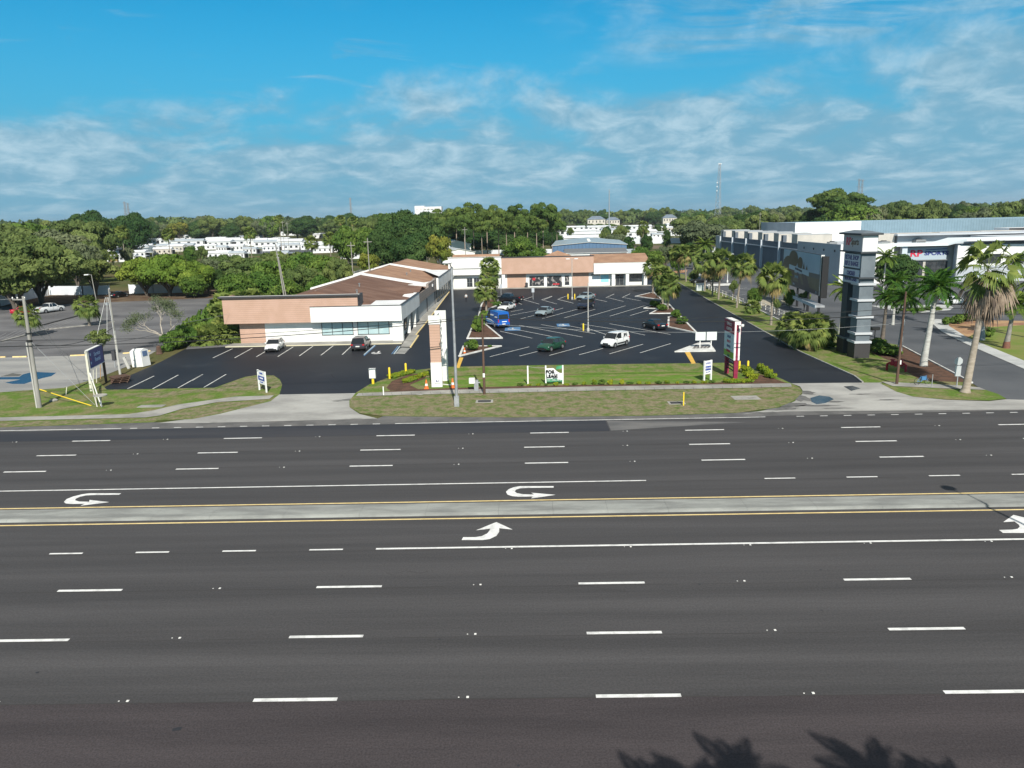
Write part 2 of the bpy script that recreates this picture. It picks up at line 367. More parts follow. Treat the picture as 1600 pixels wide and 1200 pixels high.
# ---- verge, lots ---------------------------------------------------------
def sheet(name, pts, z, m, px=True):
    s = MB(); q = [g(*p) for p in pts] if px else pts
    from mathutils.geometry import tessellate_polygon
    v = [Vector((p[0], p[1], z)) for p in q]
    tr = [tuple(t) for t in tessellate_polygon([v])]
    # make the normals point up
    fs = []
    for t in tr:
        a_, b_, c_ = (v[i] for i in t); fs.append(t if (b_-a_).cross(c_-a_).z > 0 else t[::-1])
    s.add([tuple(p) for p in v], fs, m); return struct(s, name)
vl = g(-260, 690)
sheet('verge_left', [(-420, 628), (0, 613), (100, 606), (150, 592), (167, 609), (335, 606), (352, 600), (383, 589), (400, 586.5), (428, 587), (437, 593), (441, 601), (437, 616), (423, 627), (343, 647), (300, 655), (247, 657.5), (240, 660), (0, 668), (-420, 684)], .016, grass_m)
sheet('verge_center', [(556, 614), (577, 601), (605, 591), (640, 579.5), (672, 576), (693, 573.5), (800, 571.5), (890, 570), (1100, 567.5), (1131, 567), (1156, 569), (1184, 579), (1212, 588), (1236, 599), (1250, 606), (1254, 613), (1240, 627), (1215, 637), (1150, 645.5), (1000, 650), (800, 652.5), (600, 650.5), (562, 646), (546, 636), (546, 626)], .020, grass_m)
dry_m = mat('dry_grass', (.215, .185, .115), (.115, .155, .045), sc=1.1, rough=.95, spec=.1, fine=.75, fsc=3.5, lo=.40, hi=.64, detail=14, bump=.8, bsc=10)
lush_m = mat('lush_grass', (.115, .20, .030), (.22, .20, .09), sc=.6, stretch=(.6, 1.3, 1), rough=.95, spec=.1, fine=.65, fsc=3.5, lo=.44, hi=.66, detail=14, bump=.8, bsc=10)
sheet('verge_center_dry', [(556, 620), (600, 619), (700, 616.5), (800, 614.5), (925, 611.5), (1000, 610.2), (1100, 608.5), (1237, 605.5), (1250, 606), (1253, 613), (1239, 626.5), (1214, 636.5), (1150, 645), (1000, 649.5), (800, 652), (600, 650), (563, 645.5), (547, 635.5), (547, 627)], .026, dry_m)
sheet('verge_center_lush', [(690, 605), (700, 588), (800, 585), (950, 582), (1100, 580), (1130, 588), (1132, 597), (1000, 601), (800, 604.5)], .026, lush_m)
sheet('verge_left_dry', [(0, 659.5), (230, 655), (286, 642), (340, 630), (420, 626), (343, 646), (300, 654), (247, 657), (0, 667)], .024, dry_m)
sheet('verge_left_dry_b', [(352, 600.5), (384, 590), (400, 587.5), (427, 588), (436, 594), (440, 601), (432, 607), (300, 614), (250, 622), (180, 618), (335, 606.5)], .024, dry_m)
sheet('verge_right', [(1375, 599), (1500, 603.5), (1530, 606), (1560, 616), (1572, 623), (1545, 626), (1480, 624.5), (1427, 620), (1400, 612)], .020, grass_m)
sheet('far_road_shoulder', [(-420, 684), (0, 668), (240, 660), (300, 661), (590, 654), (600, 650), (800, 652), (1000, 650), (1150, 645), (1225, 640), (1600, 634), (2100, 624), (2100, 631), (1600, 641), (800, 659), (0, 675), (-420, 691)], .008, mat('shoulder', (.15, .145, .14), (.10, .098, .095), sc=.5, fine=.3, fsc=8))
sheet('driveway_apron_left', [(433, 616.5), (557, 614.5), (547, 626), (547, 637), (562, 647), (590, 654), (323, 661), (247, 661), (300, 654), (343, 646), (423, 626)], .012, apron_m)
sheet('driveway_apron_right', [(1236, 599), (1376, 597.5), (1401, 612), (1427, 620), (1480, 625), (1545, 627), (1572, 624), (1700, 628), (2100, 620), (2100, 628), (1600, 640), (1225, 643), (1160, 647), (1215, 638), (1242, 627), (1256, 613), (1250, 604)], .012, apron_m)
# joints and a dark stain on the right apron
s = MB(); st = mat('wet_stain', (.035, .04, .045), (.07, .075, .08), sc=.8, rough=.25, spec=.5)
rq = random.Random(3)
def blob(cx, cy, rx, ry, n=16):
    x, y = g(cx, cy); return [(x+rx*math.cos(t*6.2832/n)*rq.uniform(.55, 1.2), y+ry*math.sin(t*6.2832/n)*rq.uniform(.55, 1.2)) for t in range(n)]
for cx, cy, rx, ry in ((1250, 622, 1.0, 1.6), (1238, 632, 1.6, .8), (1222, 639, 1.6, .5), (1262, 614, .7, 1.0), (1300, 628, 1.2, .35), (1275, 634, 2.0, .3), (1345, 616, 1.0, .25), (1195, 645, 1.8, .3), (1310, 638, 1.5, .2), (1385, 625, 1.2, .2)): 
    q = blob(cx, cy, rx, ry); s.add([(*p, .017) for p in q], [tuple(range(len(q)))], mat('dark_wear', (.10, .10, .095), (.16, .155, .15), sc=1.5))
for poly in ([(1266, 622), (1280, 618), (1296, 620), (1303, 624), (1290, 630), (1276, 632), (1268, 628)], [(1318, 604), (1332, 603), (1345, 607), (1330, 611)]):
    s.add([(*g(*p), .018) for p in poly], [tuple(range(len(poly)))], st)
struct(s, 'apron_stain')
lot = [(155, 608.5), (167, 609), (335, 606), (352, 600), (383, 589), (400, 586.5), (428, 587), (437, 593), (441, 601), (437, 616.5), (556, 614.5), (577, 601), (605, 591), (640, 579.5), (672, 576), (693, 573.5), (800, 571.5), (890, 570), (1100, 567.5), (1131, 567), (1156, 569), (1184, 579), (1212, 588), (1236, 599), (1348, 598), (1335, 588), (1250, 550), (1131, 483), (1062, 443), (1043, 430), (1030, 415), (640, 425), (640, 520), (290, 545), (250, 566), (200, 588)]
sheet('parking_lot', lot, .012, seal_m)
sheet('alley_left', [(290, 546), (366, 541), (352, 515), (335, 512), (300, 535)], .016, oldlot_m)
sheet('lot_left', [(-520, 640), (0, 613), (100, 606), (150, 592), (190, 575), (205, 570), (255, 540), (300, 512), (335, 478), (345, 463), (-60, 482), (-520, 505)], .006, oldlot_m)
concl = mat('old_light_concrete', (.34, .335, .315), (.23, .23, .225), sc=.22, stretch=(.35, 1, 1), fine=.15, fsc=5, detail=12)
sheet('lot_left_concrete', [(-520, 588), (0, 559), (110, 556), (245, 548), (205, 570), (150, 592), (100, 606), (0, 613), (-520, 640)], .010, concl)
pud = mat('puddle', (.018, .040, .095), rough=.25, spec=.25)
sheet('puddle', [(-30, 592), (0, 589.5), (30, 589), (36, 585), (52, 581), (70, 582), (88, 582.5), (80, 588), (66, 591), (50, 596), (38, 600), (20, 600), (8, 598), (32, 593), (0, 593)], .014, pud)
sheet('puddle_rim', [(6, 587), (20, 583), (34, 581.5), (20, 583.5), (34, 585), (30, 588), (0, 588.5)], .013, mat('damp', (.11, .11, .10)))
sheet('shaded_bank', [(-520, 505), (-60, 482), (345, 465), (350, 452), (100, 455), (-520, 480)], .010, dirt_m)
s = MB()
def pxline(a, b, w, m, z, h=0):
    A, B = Vector((*g(*a), 0)), Vector((*g(*b), 0)); n = (B-A).normalized().cross(Vector((0, 0, 1)))*w/2
    q = [(A-n)[:2], (B-n)[:2], (B+n)[:2], (A+n)[:2]]
    if h: s.prism(q, z, h, m)
    else: s.sheet(q, z, m)
for a_, b_ in (((-60, 560.5), (9, 558.5)), ((20, 558.5), (42, 558)), ((110, 556.5), (150, 554.5)), ((192, 553), (235, 549))): pxline(a_, b_, .16, yel_p, .0, .16)
for a_, b_ in (((-40, 545), (75, 515)), ((75, 515), (140, 508.5)), ((140, 508.5), (178, 503))): pxline(a_, b_, .5, kerbg_m, .0, .16)
pxline((64, 509), (125, 493), .5, mat('dark_joint', (.05, .05, .05)), 0, .14)
struct(s, 'lot_left_kerb')
s = MB()
for k in range(9): pxline((-20+k*14, 536-k*3.3), (10+k*16, 520-k*3.5), .1, mat('faded_line', (.26, .26, .26)), .014)
rk = random.Random(8)
for k in range(16):
    x0, y0 = rk.uniform(-60, 300), rk.uniform(490, 545); pxline((x0, y0), (x0+rk.uniform(30, 80), y0-rk.uniform(4, 14)), rk.uniform(.05, .25), mat('crack_dark', (.07, .07, .072)), .013)
struct(s, 'lot_left_lines')
# right side: planter strip, drive and lot
sheet('planter_strip', [(1348, 598), (1335, 588), (1250, 550), (1131, 483), (1062, 443), (1043, 430), (1050, 424), (1072, 430), (1098, 446), (1150, 466), (1220, 501), (1300, 520), (1408, 540), (1519, 598.5), (1500, 603), (1377, 598)], .018, grass_m)
sheet('mulch_bed_pylon', [(1362, 552), (1400, 541), (1408, 541), (1516, 598), (1440, 595), (1415, 580), (1395, 566)], .024, mulch_m)
sheet('strip_walk', [(1236, 600), (1232, 599.5), (1000, 603.5), (925, 604.5), (700, 610), (560, 615), (556, 619.5), (600, 618.7), (700, 616), (800, 614), (925, 611), (1000, 609.7), (1100, 608), (1237, 605)], .055, conc_m)
sheet('sidewalk_left', [(-420, 668), (0, 653), (200, 648), (240, 642), (277, 633), (367, 620.5), (428, 618.5), (421, 624), (340, 629), (283, 640), (250, 650), (227, 653), (0, 658.5), (-420, 674)], .055, conc_m)
sheet('sidewalk_right', [(1377, 597), (1500, 603), (1530, 606), (1540, 610), (1395, 604)], .055, conc_m)
s = MB(); jn = mat('joint', (.12, .115, .10))
for k in range(44):
    x = 566+k*15.2; pxline((x, 619.2-(x-560)*.0182-4.2), (x+1.6, 619.2-(x-560)*.0182+.2), .03, jn, .060)
struct(s, 'sidewalk_joints')
sheet('mulch_strip', [(600, 612.5), (640, 609), (700, 607), (800, 604), (925, 601.5), (1100, 599.5), (1140, 597), (1160, 592), (1180, 583), (1205, 590), (1226, 598), (1232, 599), (1000, 603), (925, 604), (700, 609.5), (600, 614.5)], .030, mulch_m)
sheet('mulch_bed_left', [(604, 606), (612, 596), (640, 585), (668, 583), (664, 592), (640, 602), (655, 609), (610, 611)], .028, mulch_m)
sheet('lot_right', [(1098, 446), (1072, 430), (1050, 424), (1040, 412), (1100, 407), (1200, 409), (1305, 436), (1600, 436), (2200, 430), (2200, 620), (1600, 636), (1572, 623), (1530, 606), (1519, 598.5), (1408, 540), (1300, 520), (1220, 501), (1150, 466)], .008, rlot_m)
s = MB()
for a_, b_ in (((1408, 540.5), (1519, 599)), ((1098, 447), (1150, 467)), ((1150, 467), (1220, 501.5))): pxline(a_, b_, .15, kerb_m, 0, .14)
for a_, b_ in (((1348, 598), (1335, 588)), ((1335, 588), (1250, 550)), ((1250, 550), (1131, 483)), ((1131, 483), (1062, 443)), ((1062, 443), (1043, 430))): pxline(a_, b_, .16, kerbg_m, 0, .12)
struct(s, 'driveway_kerb')
walk = mat('pale_walk', (.50, .51, .50), (.40, .41, .40), sc=.4, fine=.08)
sheet('curving_walk', [(1453, 503), (1472, 519), (1510, 538), (1600, 577), (1700, 618), (1700, 604), (1600, 564), (1512, 528), (1483, 510), (1478, 500), (1462, 499)], .05, walk)
sheet('island_walk', [(1360, 478), (1400, 487), (1440, 489), (1484, 485), (1490, 481), (1480, 476), (1420, 478)], .05, walk)
sheet('island_lawn', [(1512, 528), (1538, 512), (1600, 508), (1760, 505), (1700, 604), (1600, 564)], .022, mat('lawn', (.14, .20, .03), (.20, .20, .06), sc=.3, fine=.3, fsc=8))
sheet('island_mulch', [(1478, 500), (1500, 497), (1560, 501), (1640, 502), (1640, 509), (1600, 508), (1538, 512), (1512, 528), (1483, 510)], .026, mat('sandy_mulch', (.42, .27, .14), (.25, .13, .08), sc=.35, fine=.3, fsc=8))
s = MB()
for k in range(7):  # stall lines in the lot right of the palms
    pxline((1120+k*16, 448+k*7), (1150+k*17, 443+k*6.5), .1, lot_p, .014)
for k in range(6): pxline((1163+k*4, 452+k*8), (1215+k*8, 450+k*8), .1, lot_p, .014)
struct(s, 'lot_right_lines')
tan = mat('tan_kerb_island', (.42, .38, .29), (.34, .31, .24), sc=.6)
sheet('lot_island_a', [(1160, 476), (1178, 469), (1222, 469.5), (1228, 473), (1218, 478), (1170, 479)], .12, tan)
sheet('lot_island_b', [(1095, 445), (1150, 443), (1142, 447), (1104, 448)], .12, kerb_m)
sheet('lot_island_c', [(1052, 424), (1074, 422), (1073, 426), (1056, 427)], .12, mat('brick_island', (.40, .22, .13)))
# stall lines of the main lot
s = MB()
def ln(o, k, pts, m=lot_p, w=.14):
    for a_, b_, c_, d_ in pts: pxline((o[0]+a_/k, o[1]+b_/k), (o[0]+c_/k, o[1]+d_/k), w, m, .018)
ln((300, 280), 3, [(98, 838, 190, 795), (200, 838, 283, 792), (302, 833, 366, 795), (402, 832, 475, 786), (503, 829, 567, 783), (604, 826, 662, 781), (704, 823, 750, 780), (0, 945, 50, 916), (55, 977, 160, 915)])
ln((300, 280), 3, [(806, 823, 857, 778), (946, 820, 975, 783)], mat('pale_blue_line', (.45, .55, .6)))
ln((300, 280), 3, [(806, 829, 860, 780), (936, 820, 966, 783)], blu_p)
ln((0, 280), 3, [(597, 983, 722, 923), (716, 983, 836, 918), (833, 980, 950, 915)])
ln((700, 440), 4, [(262, 470, 508, 408), (446, 466, 560, 437), (633, 462, 858, 401), (820, 458, 968, 418), (1010, 452, 1218, 392), (1200, 446, 1391, 388)])
ln((750, 440), 8.889, [(280, 690, 725, 788), (500, 665, 1080, 780), (540, 607, 1425, 772), (850, 598, 1600, 725), (1110, 592, 1440, 655), (420, 470, 820, 395), (550, 522, 750, 470), (430, 420, 600, 385), (865, 515, 1350, 385), (1040, 400, 1155, 368), (1170, 505, 1600, 385)])
ln((840, 490), 7.27, [(600, 180, 800, 245), (490, 118, 900, 182), (815, 115, 1510, 238), (1050, 210, 1220, 245)])
ln((850, 300), 5.333, [(375, 1038, 680, 948), (548, 1035, 850, 945), (718, 1030, 870, 985), (0, 897, 68, 870), (110, 895, 195, 865), (260, 890, 328, 860), (515, 882, 585, 850), (650, 880, 718, 848), (120, 897, 243, 927), (240, 893, 320, 908), (425, 893, 525, 915), (535, 882, 665, 913), (650, 878, 808, 908)])
ln((600, 300), 5.333, [(1100, 905, 1165, 878), (1140, 905, 1235, 873), (1310, 900, 1400, 868), (1100, 915, 1150, 938), (1165, 898, 1295, 935), (1310, 898, 1438, 933), (1450, 895, 1580, 927)])
seam = mat('seam', (.075, .078, .085))
ln((750, 440), 8.889, [(290, 688, 1400, 665), (1060, 425, 2300, 415)], seam, .07)
ln((850, 300), 5.333, [(100, 895, 730, 880)], seam, .07)
struct(s, 'parking_markings')
s = MB()
for q in ([(712.7, 575), (718, 575.3), (724, 559.3), (718, 559)], [(1070, 551), (1078, 550.6), (1087, 568), (1080.6, 568.5)]):
    s.prism([g(*p) for p in q], .012, .05, yelc_p)
struct(s, 'yellow_kerb_bars')
s = MB(); sc_ = mat('tyre_scuff', (.028, .030, .036)); rs = random.Random(5)
for k in range(34):   # pale turning scuffs on the sealcoat
    px, py = rs.choice(((rs.uniform(330, 640), rs.uniform(560, 612)), (rs.uniform(700, 1100), rs.uniform(470, 566)), (rs.uniform(1120, 1230), rs.uniform(510, 590)))); x, y = g(px, py); r = rs.uniform(5, 14); a0 = rs.uniform(0, 6.28); n = 8; w = rs.uniform(.05, .14); da = rs.uniform(.03, .07)
    if px > 1110: pts = [(x+.0*i-.9*i*.4, y+1.6*i) for i in range(n)]
    else: pts = [(x+r*(math.cos(a0+i*da)-math.cos(a0)), y+r*(math.sin(a0+i*da)-math.sin(a0))) for i in range(n)]
    for p, q in zip(pts, pts[1:]):
        d = Vector((q[0]-p[0], q[1]-p[1])).normalized(); n_ = (-d.y*w/2, d.x*w/2); s.sheet([(p[0]-n_[0], p[1]-n_[1]), (q[0]-n_[0], q[1]-n_[1]), (q[0]+n_[0], q[1]+n_[1]), (p[0]+n_[0], p[1]+n_[1])], .0145+.0001*(k % 9), sc_)
struct(s, 'parking_scuffs')
s = MB()   # accessible-bay symbols and the hatched access aisle
for cx, cy, r in ((590.5, 551, .75), (880, 508, 1.0), (801, 514, 1.2)):
    x, y = g(cx, cy)
    if cx > 600: s.sheet([(x-r, y-r*1.6), (x+r, y-r*1.6), (x+r, y+r*1.6), (x-r, y+r*1.6)], .017, blu_p)
    c = lot_p if cx > 600 else white_p
    s.lathe([(.18, .018), (.18, .021)], c, 10, (x, y+.9, 0)); s.sheet([(x-.12, y-.1), (x+.12, y-.1), (x+.12, y+.7), (x-.12, y+.7)], .0215, c)
    s.sheet([(x-.5, y-.25), (x+.35, y-.25), (x+.35, y-.08), (x-.5, y-.08)], .0225, c)
    pts = [(x-.1+.62*math.cos(t*.42+2.2), y-.35+.62*math.sin(t*.42+2.2)) for t in range(10)]
    for i in range(9): s.tube([(pts[i][0], pts[i][1], .016), (pts[i+1][0], pts[i+1][1], .016)], .06, c, 4)
q = [g(617, 552.7), g(632.5, 553), g(641.5, 543), g(627.5, 542.5)]
s.sheet([q[0], q[1], q[2], q[3]], .02, mat('ramp_pale', (.42, .42, .39)))
for k in range(5):
    t0, t1 = k/5+.05, k/5+.13
    A = [Vector(q[0]).lerp(Vector(q[3]), t0), Vector(q[1]).lerp(Vector(q[2]), t0+.06), Vector(q[1]).lerp(Vector(q[2]), t1+.06), Vector(q[0]).lerp(Vector(q[3]), t1)]
    s.sheet([tuple(v) for v in A], .025, mat('hatch_dark', (.03, .03, .035)))
struct(s, 'accessible_bay_markings')
# planting islands with white kerbs
def island(pts, inner=mulch_m, name='planting_bed', w=.28):
    s = MB(); q = [Vector((*g(*p), 0)) for p in pts]; n = len(q); c = sum(q, Vector())/n
    q = [tuple(v[:2]) for v in q]
    s.prism(q, 0, .10, inner)
    for i in range(n):
        A, B = Vector((*q[i], 0)), Vector((*q[(i+1) % n], 0)); d = (B-A).normalized(); A = A-d*w/2; B = B+d*w/2; nn = d.cross(Vector((0, 0, 1)))*w/2
        s.prism([(A-nn)[:2], (B-nn)[:2], (B+nn)[:2], (A+nn)[:2]], 0, .15+.003*i, kerb_m)
    struct(s, name)
island([(718.5, 557), (724.5, 542), (782, 541.5)]); island([(730.5, 529.5), (739.5, 509), (757, 506.5), (784, 529)])
island([(747, 499), (752, 478), (758, 467), (775, 465), (784, 475), (764, 483), (757, 499)])
island([(993.5, 463.5), (1021, 457), (1034, 469)]); island([(1016, 490.5), (1045, 476), (1058, 490)]); island([(1044, 511.5), (1045, 496), (1061, 493), (1088.5, 521)])
island([(1007, 482), (1030, 474), (1040, 476), (1030, 483)])
sheet('striped_traffic_island', [(1054, 550.5), (1118, 549.5), (1109, 536.5), (1091, 537)], .15, kerb_m)
s = MB(); qd = [(1054, 550.5), (1118, 549.5), (1109, 536.5), (1091, 537)]
for i in range(4):
    a_, b_ = g(*qd[i]), g(*qd[(i+1) % 4]); s.quad((*a_, 0), (*b_, 0), (*b_, .149), (*a_, .149), kerb_m)
for k in range(5):
    x = 1084+k*5.3; pxline((x, 546.5-k*.2), (x+4.5, 541-k*.3+k*.5), .35, mat('island_gravel', (.17, .16, .15)), .154)
struct(s, 'island_edges')
# walks beside the shops
s = MB()
s.box(-41.6, -17.0, 103.4, 106.0, 0, .12, conc_m)
s.box(-41.6, -17.0, 103.28, 103.4, 0, .125, mat('cream_kerb', (.62, .58, .42)))
wk = P((626, 543), (641.5, 543.2), (654, 525), (650, 524), (669, 501), (702, 456.5), (694, 455), (655, 500), (628, 540))
s.add([(p[0], p[1], .12) for p in wk], [tuple(range(len(wk)))], conc_m)
for a_, b_ in zip(P((641.5, 543.2), (654, 525), (650, 524), (669, 501)), P((654, 525), (650, 524), (669, 501), (702, 456.5))):
    A, B = Vector((*a_, 0)), Vector((*b_, 0)); nn = (B-A).normalized().cross(Vector((0, 0, 1)))*.09
    s.prism([(A-nn)[:2], (B-nn)[:2], (B+nn)[:2], (A+nn)[:2]], 0, .124, yel_p)
s.box(-18.5, 31, 184.4, 186.2, 0, .12, conc_m)
struct(s, 'shop_walk')
# storm drains, box covers
s = MB(); gr = mat('grate', (.05, .05, .05))
for cx, cy, w, d, z in ((757, 627.5, .8, .55, 0), (1057, 630, .75, .55, 0), (1165, 622, 1.2, .75, 1)):
    x, y = g(cx, cy); s.box(x-w, x+w, y-d, y+d, 0, .05, conc_m); s.box(x-w*.75, x+w*.75, y-d*.7, y+d*.7, .05, .056, gr if not z else kerbg_m)
x, y = g(237, 635); s.box(x-1.2, x+1.2, y-.45, y+.45, 0, .05, conc_m)
x, y = g(656, 616.5); s.lathe([(.42, .05), (.42, .064)], kerbg_m, 18, (x, y, 0))
struct(s, 'drain_covers')
# ================================================================ BUILDINGS
wwall = mat('white_stucco', (.78, .78, .75), (.70, .70, .67), sc=.5, rough=.85, fine=.05, fsc=10)
cwall = mat('cream_wall', (.66, .66, .62), (.58, .58, .54), sc=.4, rough=.85, fine=.06, fsc=9)
def ribbed(name, c, c2, n=5.5, axis='Z', rough=.7):
    "siding: shallow grooves in the surface colour and bump"
    if name in MATS: return MATS[name]
    m = mat(name, c, c2, sc=.6, rough=rough); t = m.node_tree; b = t.nodes['Principled BSDF']
    tcn = t.nodes.new('ShaderNodeTexCoord'); sp = t.nodes.new('ShaderNodeSeparateXYZ'); t.links.new(tcn.outputs['Object'], sp.inputs[0])
    if axis == 'XY': v = mth(t, 'ADD', sp.outputs['X'], sp.outputs['Y'])
    else: v = sp.outputs[axis]
    fr = mth(t, 'FRACT', mth(t, 'MULTIPLY', v, n)); gv = ramp(t, fr, (.80, .95, 1.0, .72))
    cb = t.nodes.new('ShaderNodeCombineXYZ')
    for i in range(3): t.links.new(gv, cb.inputs[i])
    old = b.inputs['Base Color'].links[0].from_socket
    t.links.new(mixc(t, 1.0, old, cb.outputs[0], 'MULTIPLY'), b.inputs['Base Color'])
    bp = t.nodes.new('ShaderNodeBump'); bp.inputs['Distance'].default_value = .03; bp.inputs['Strength'].default_value = .6; t.links.new(gv, bp.inputs['Height']); t.links.new(bp.outputs[0], b.inputs['Normal'])
    return m
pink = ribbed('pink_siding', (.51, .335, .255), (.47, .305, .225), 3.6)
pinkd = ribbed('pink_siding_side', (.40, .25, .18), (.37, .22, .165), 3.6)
shingle_d = mat('dark_shingle', (.145, .085, .064), (.195, .122, .092), sc=.45, stretch=(.5, 1, 1.6), rough=.95, spec=.1, fine=.28, fsc=4, detail=8)
shingle_t = mat('tan_shingle', (.36, .225, .15), (.28, .17, .115), sc=.35, rough=.95, spec=.1, fine=.25, fsc=5, detail=8)
trimd = mat('dark_trim', (.055, .055, .06), rough=.6)
frame_d = mat('window_frame', (.03, .03, .033), rough=.5)
frame_a = mat('aluminium_frame', (.30, .31, .31), rough=.4, metal=.4)
glass_b = mat('pale_glass', (.36, .50, .52), (.42, .55, .56), sc=.6, rough=.12, spec=.6)
glass_d = mat('dark_glass', (.025, .032, .038), (.06, .065, .07), sc=.9, rough=.06, spec=.6)
membrane = mat('white_membrane', (.74, .75, .75), (.64, .65, .65), sc=.4, rough=.8)
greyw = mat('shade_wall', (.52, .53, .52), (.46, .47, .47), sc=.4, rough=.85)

def window(par, x0, x1, z0, z1, y, cols=3, frame=frame_d, glass=glass_b, name='window', rail=None, d=.08, w=.07):
    "window in a wall facing -Y"
    f = MB(); f.box(x0-w, x1+w, y-d, y, z1, z1+w, frame); f.box(x0-w, x1+w, y-d, y, z0-w, z0, frame)
    for k in range(cols+1):
        x = x0+(x1-x0)*k/cols; f.box(x-w/2, x+w/2, y-d, y, z0, z1, frame)
    if rail: f.box(x0, x1, y-d+.01, y, z0+(z1-z0)*rail-.03, z0+(z1-z0)*rail+.03, frame)
    o = f.build(name, par); p = MB(); p.box(x0, x1, y-d*.45, y-.002, z0+.002, z1-.002, glass); p.build('pane', o); return o
def window_x(par, y0, y1, z0, z1, x, cols=3, frame=frame_d, glass=glass_d, name='window', sgn=1, d=.08, w=.07, rail=None):
    "window in a wall facing +X (sgn=1) or -X"
    a, b = sorted((x, x+sgn*d)); f = MB(); f.box(a, b, y0-w, y1+w, z1, z1+w, frame); f.box(a, b, y0-w, y1+w, z0-w, z0, frame)
    for k in range(cols+1):
        y = y0+(y1-y0)*k/cols; f.box(a, b, y-w/2, y+w/2, z0, z1, frame)
    if rail: f.box(a, b, y0, y1, z0+(z1-z0)*rail-.03, z0+(z1-z0)*rail+.03, frame)
    o = f.build(name, par); p = MB(); a, b = sorted((x+sgn*.002, x+sgn*d*.45)); p.box(a, b, y0, y1, z0+.002, z1-.002, glass); p.build('pane', o); return o

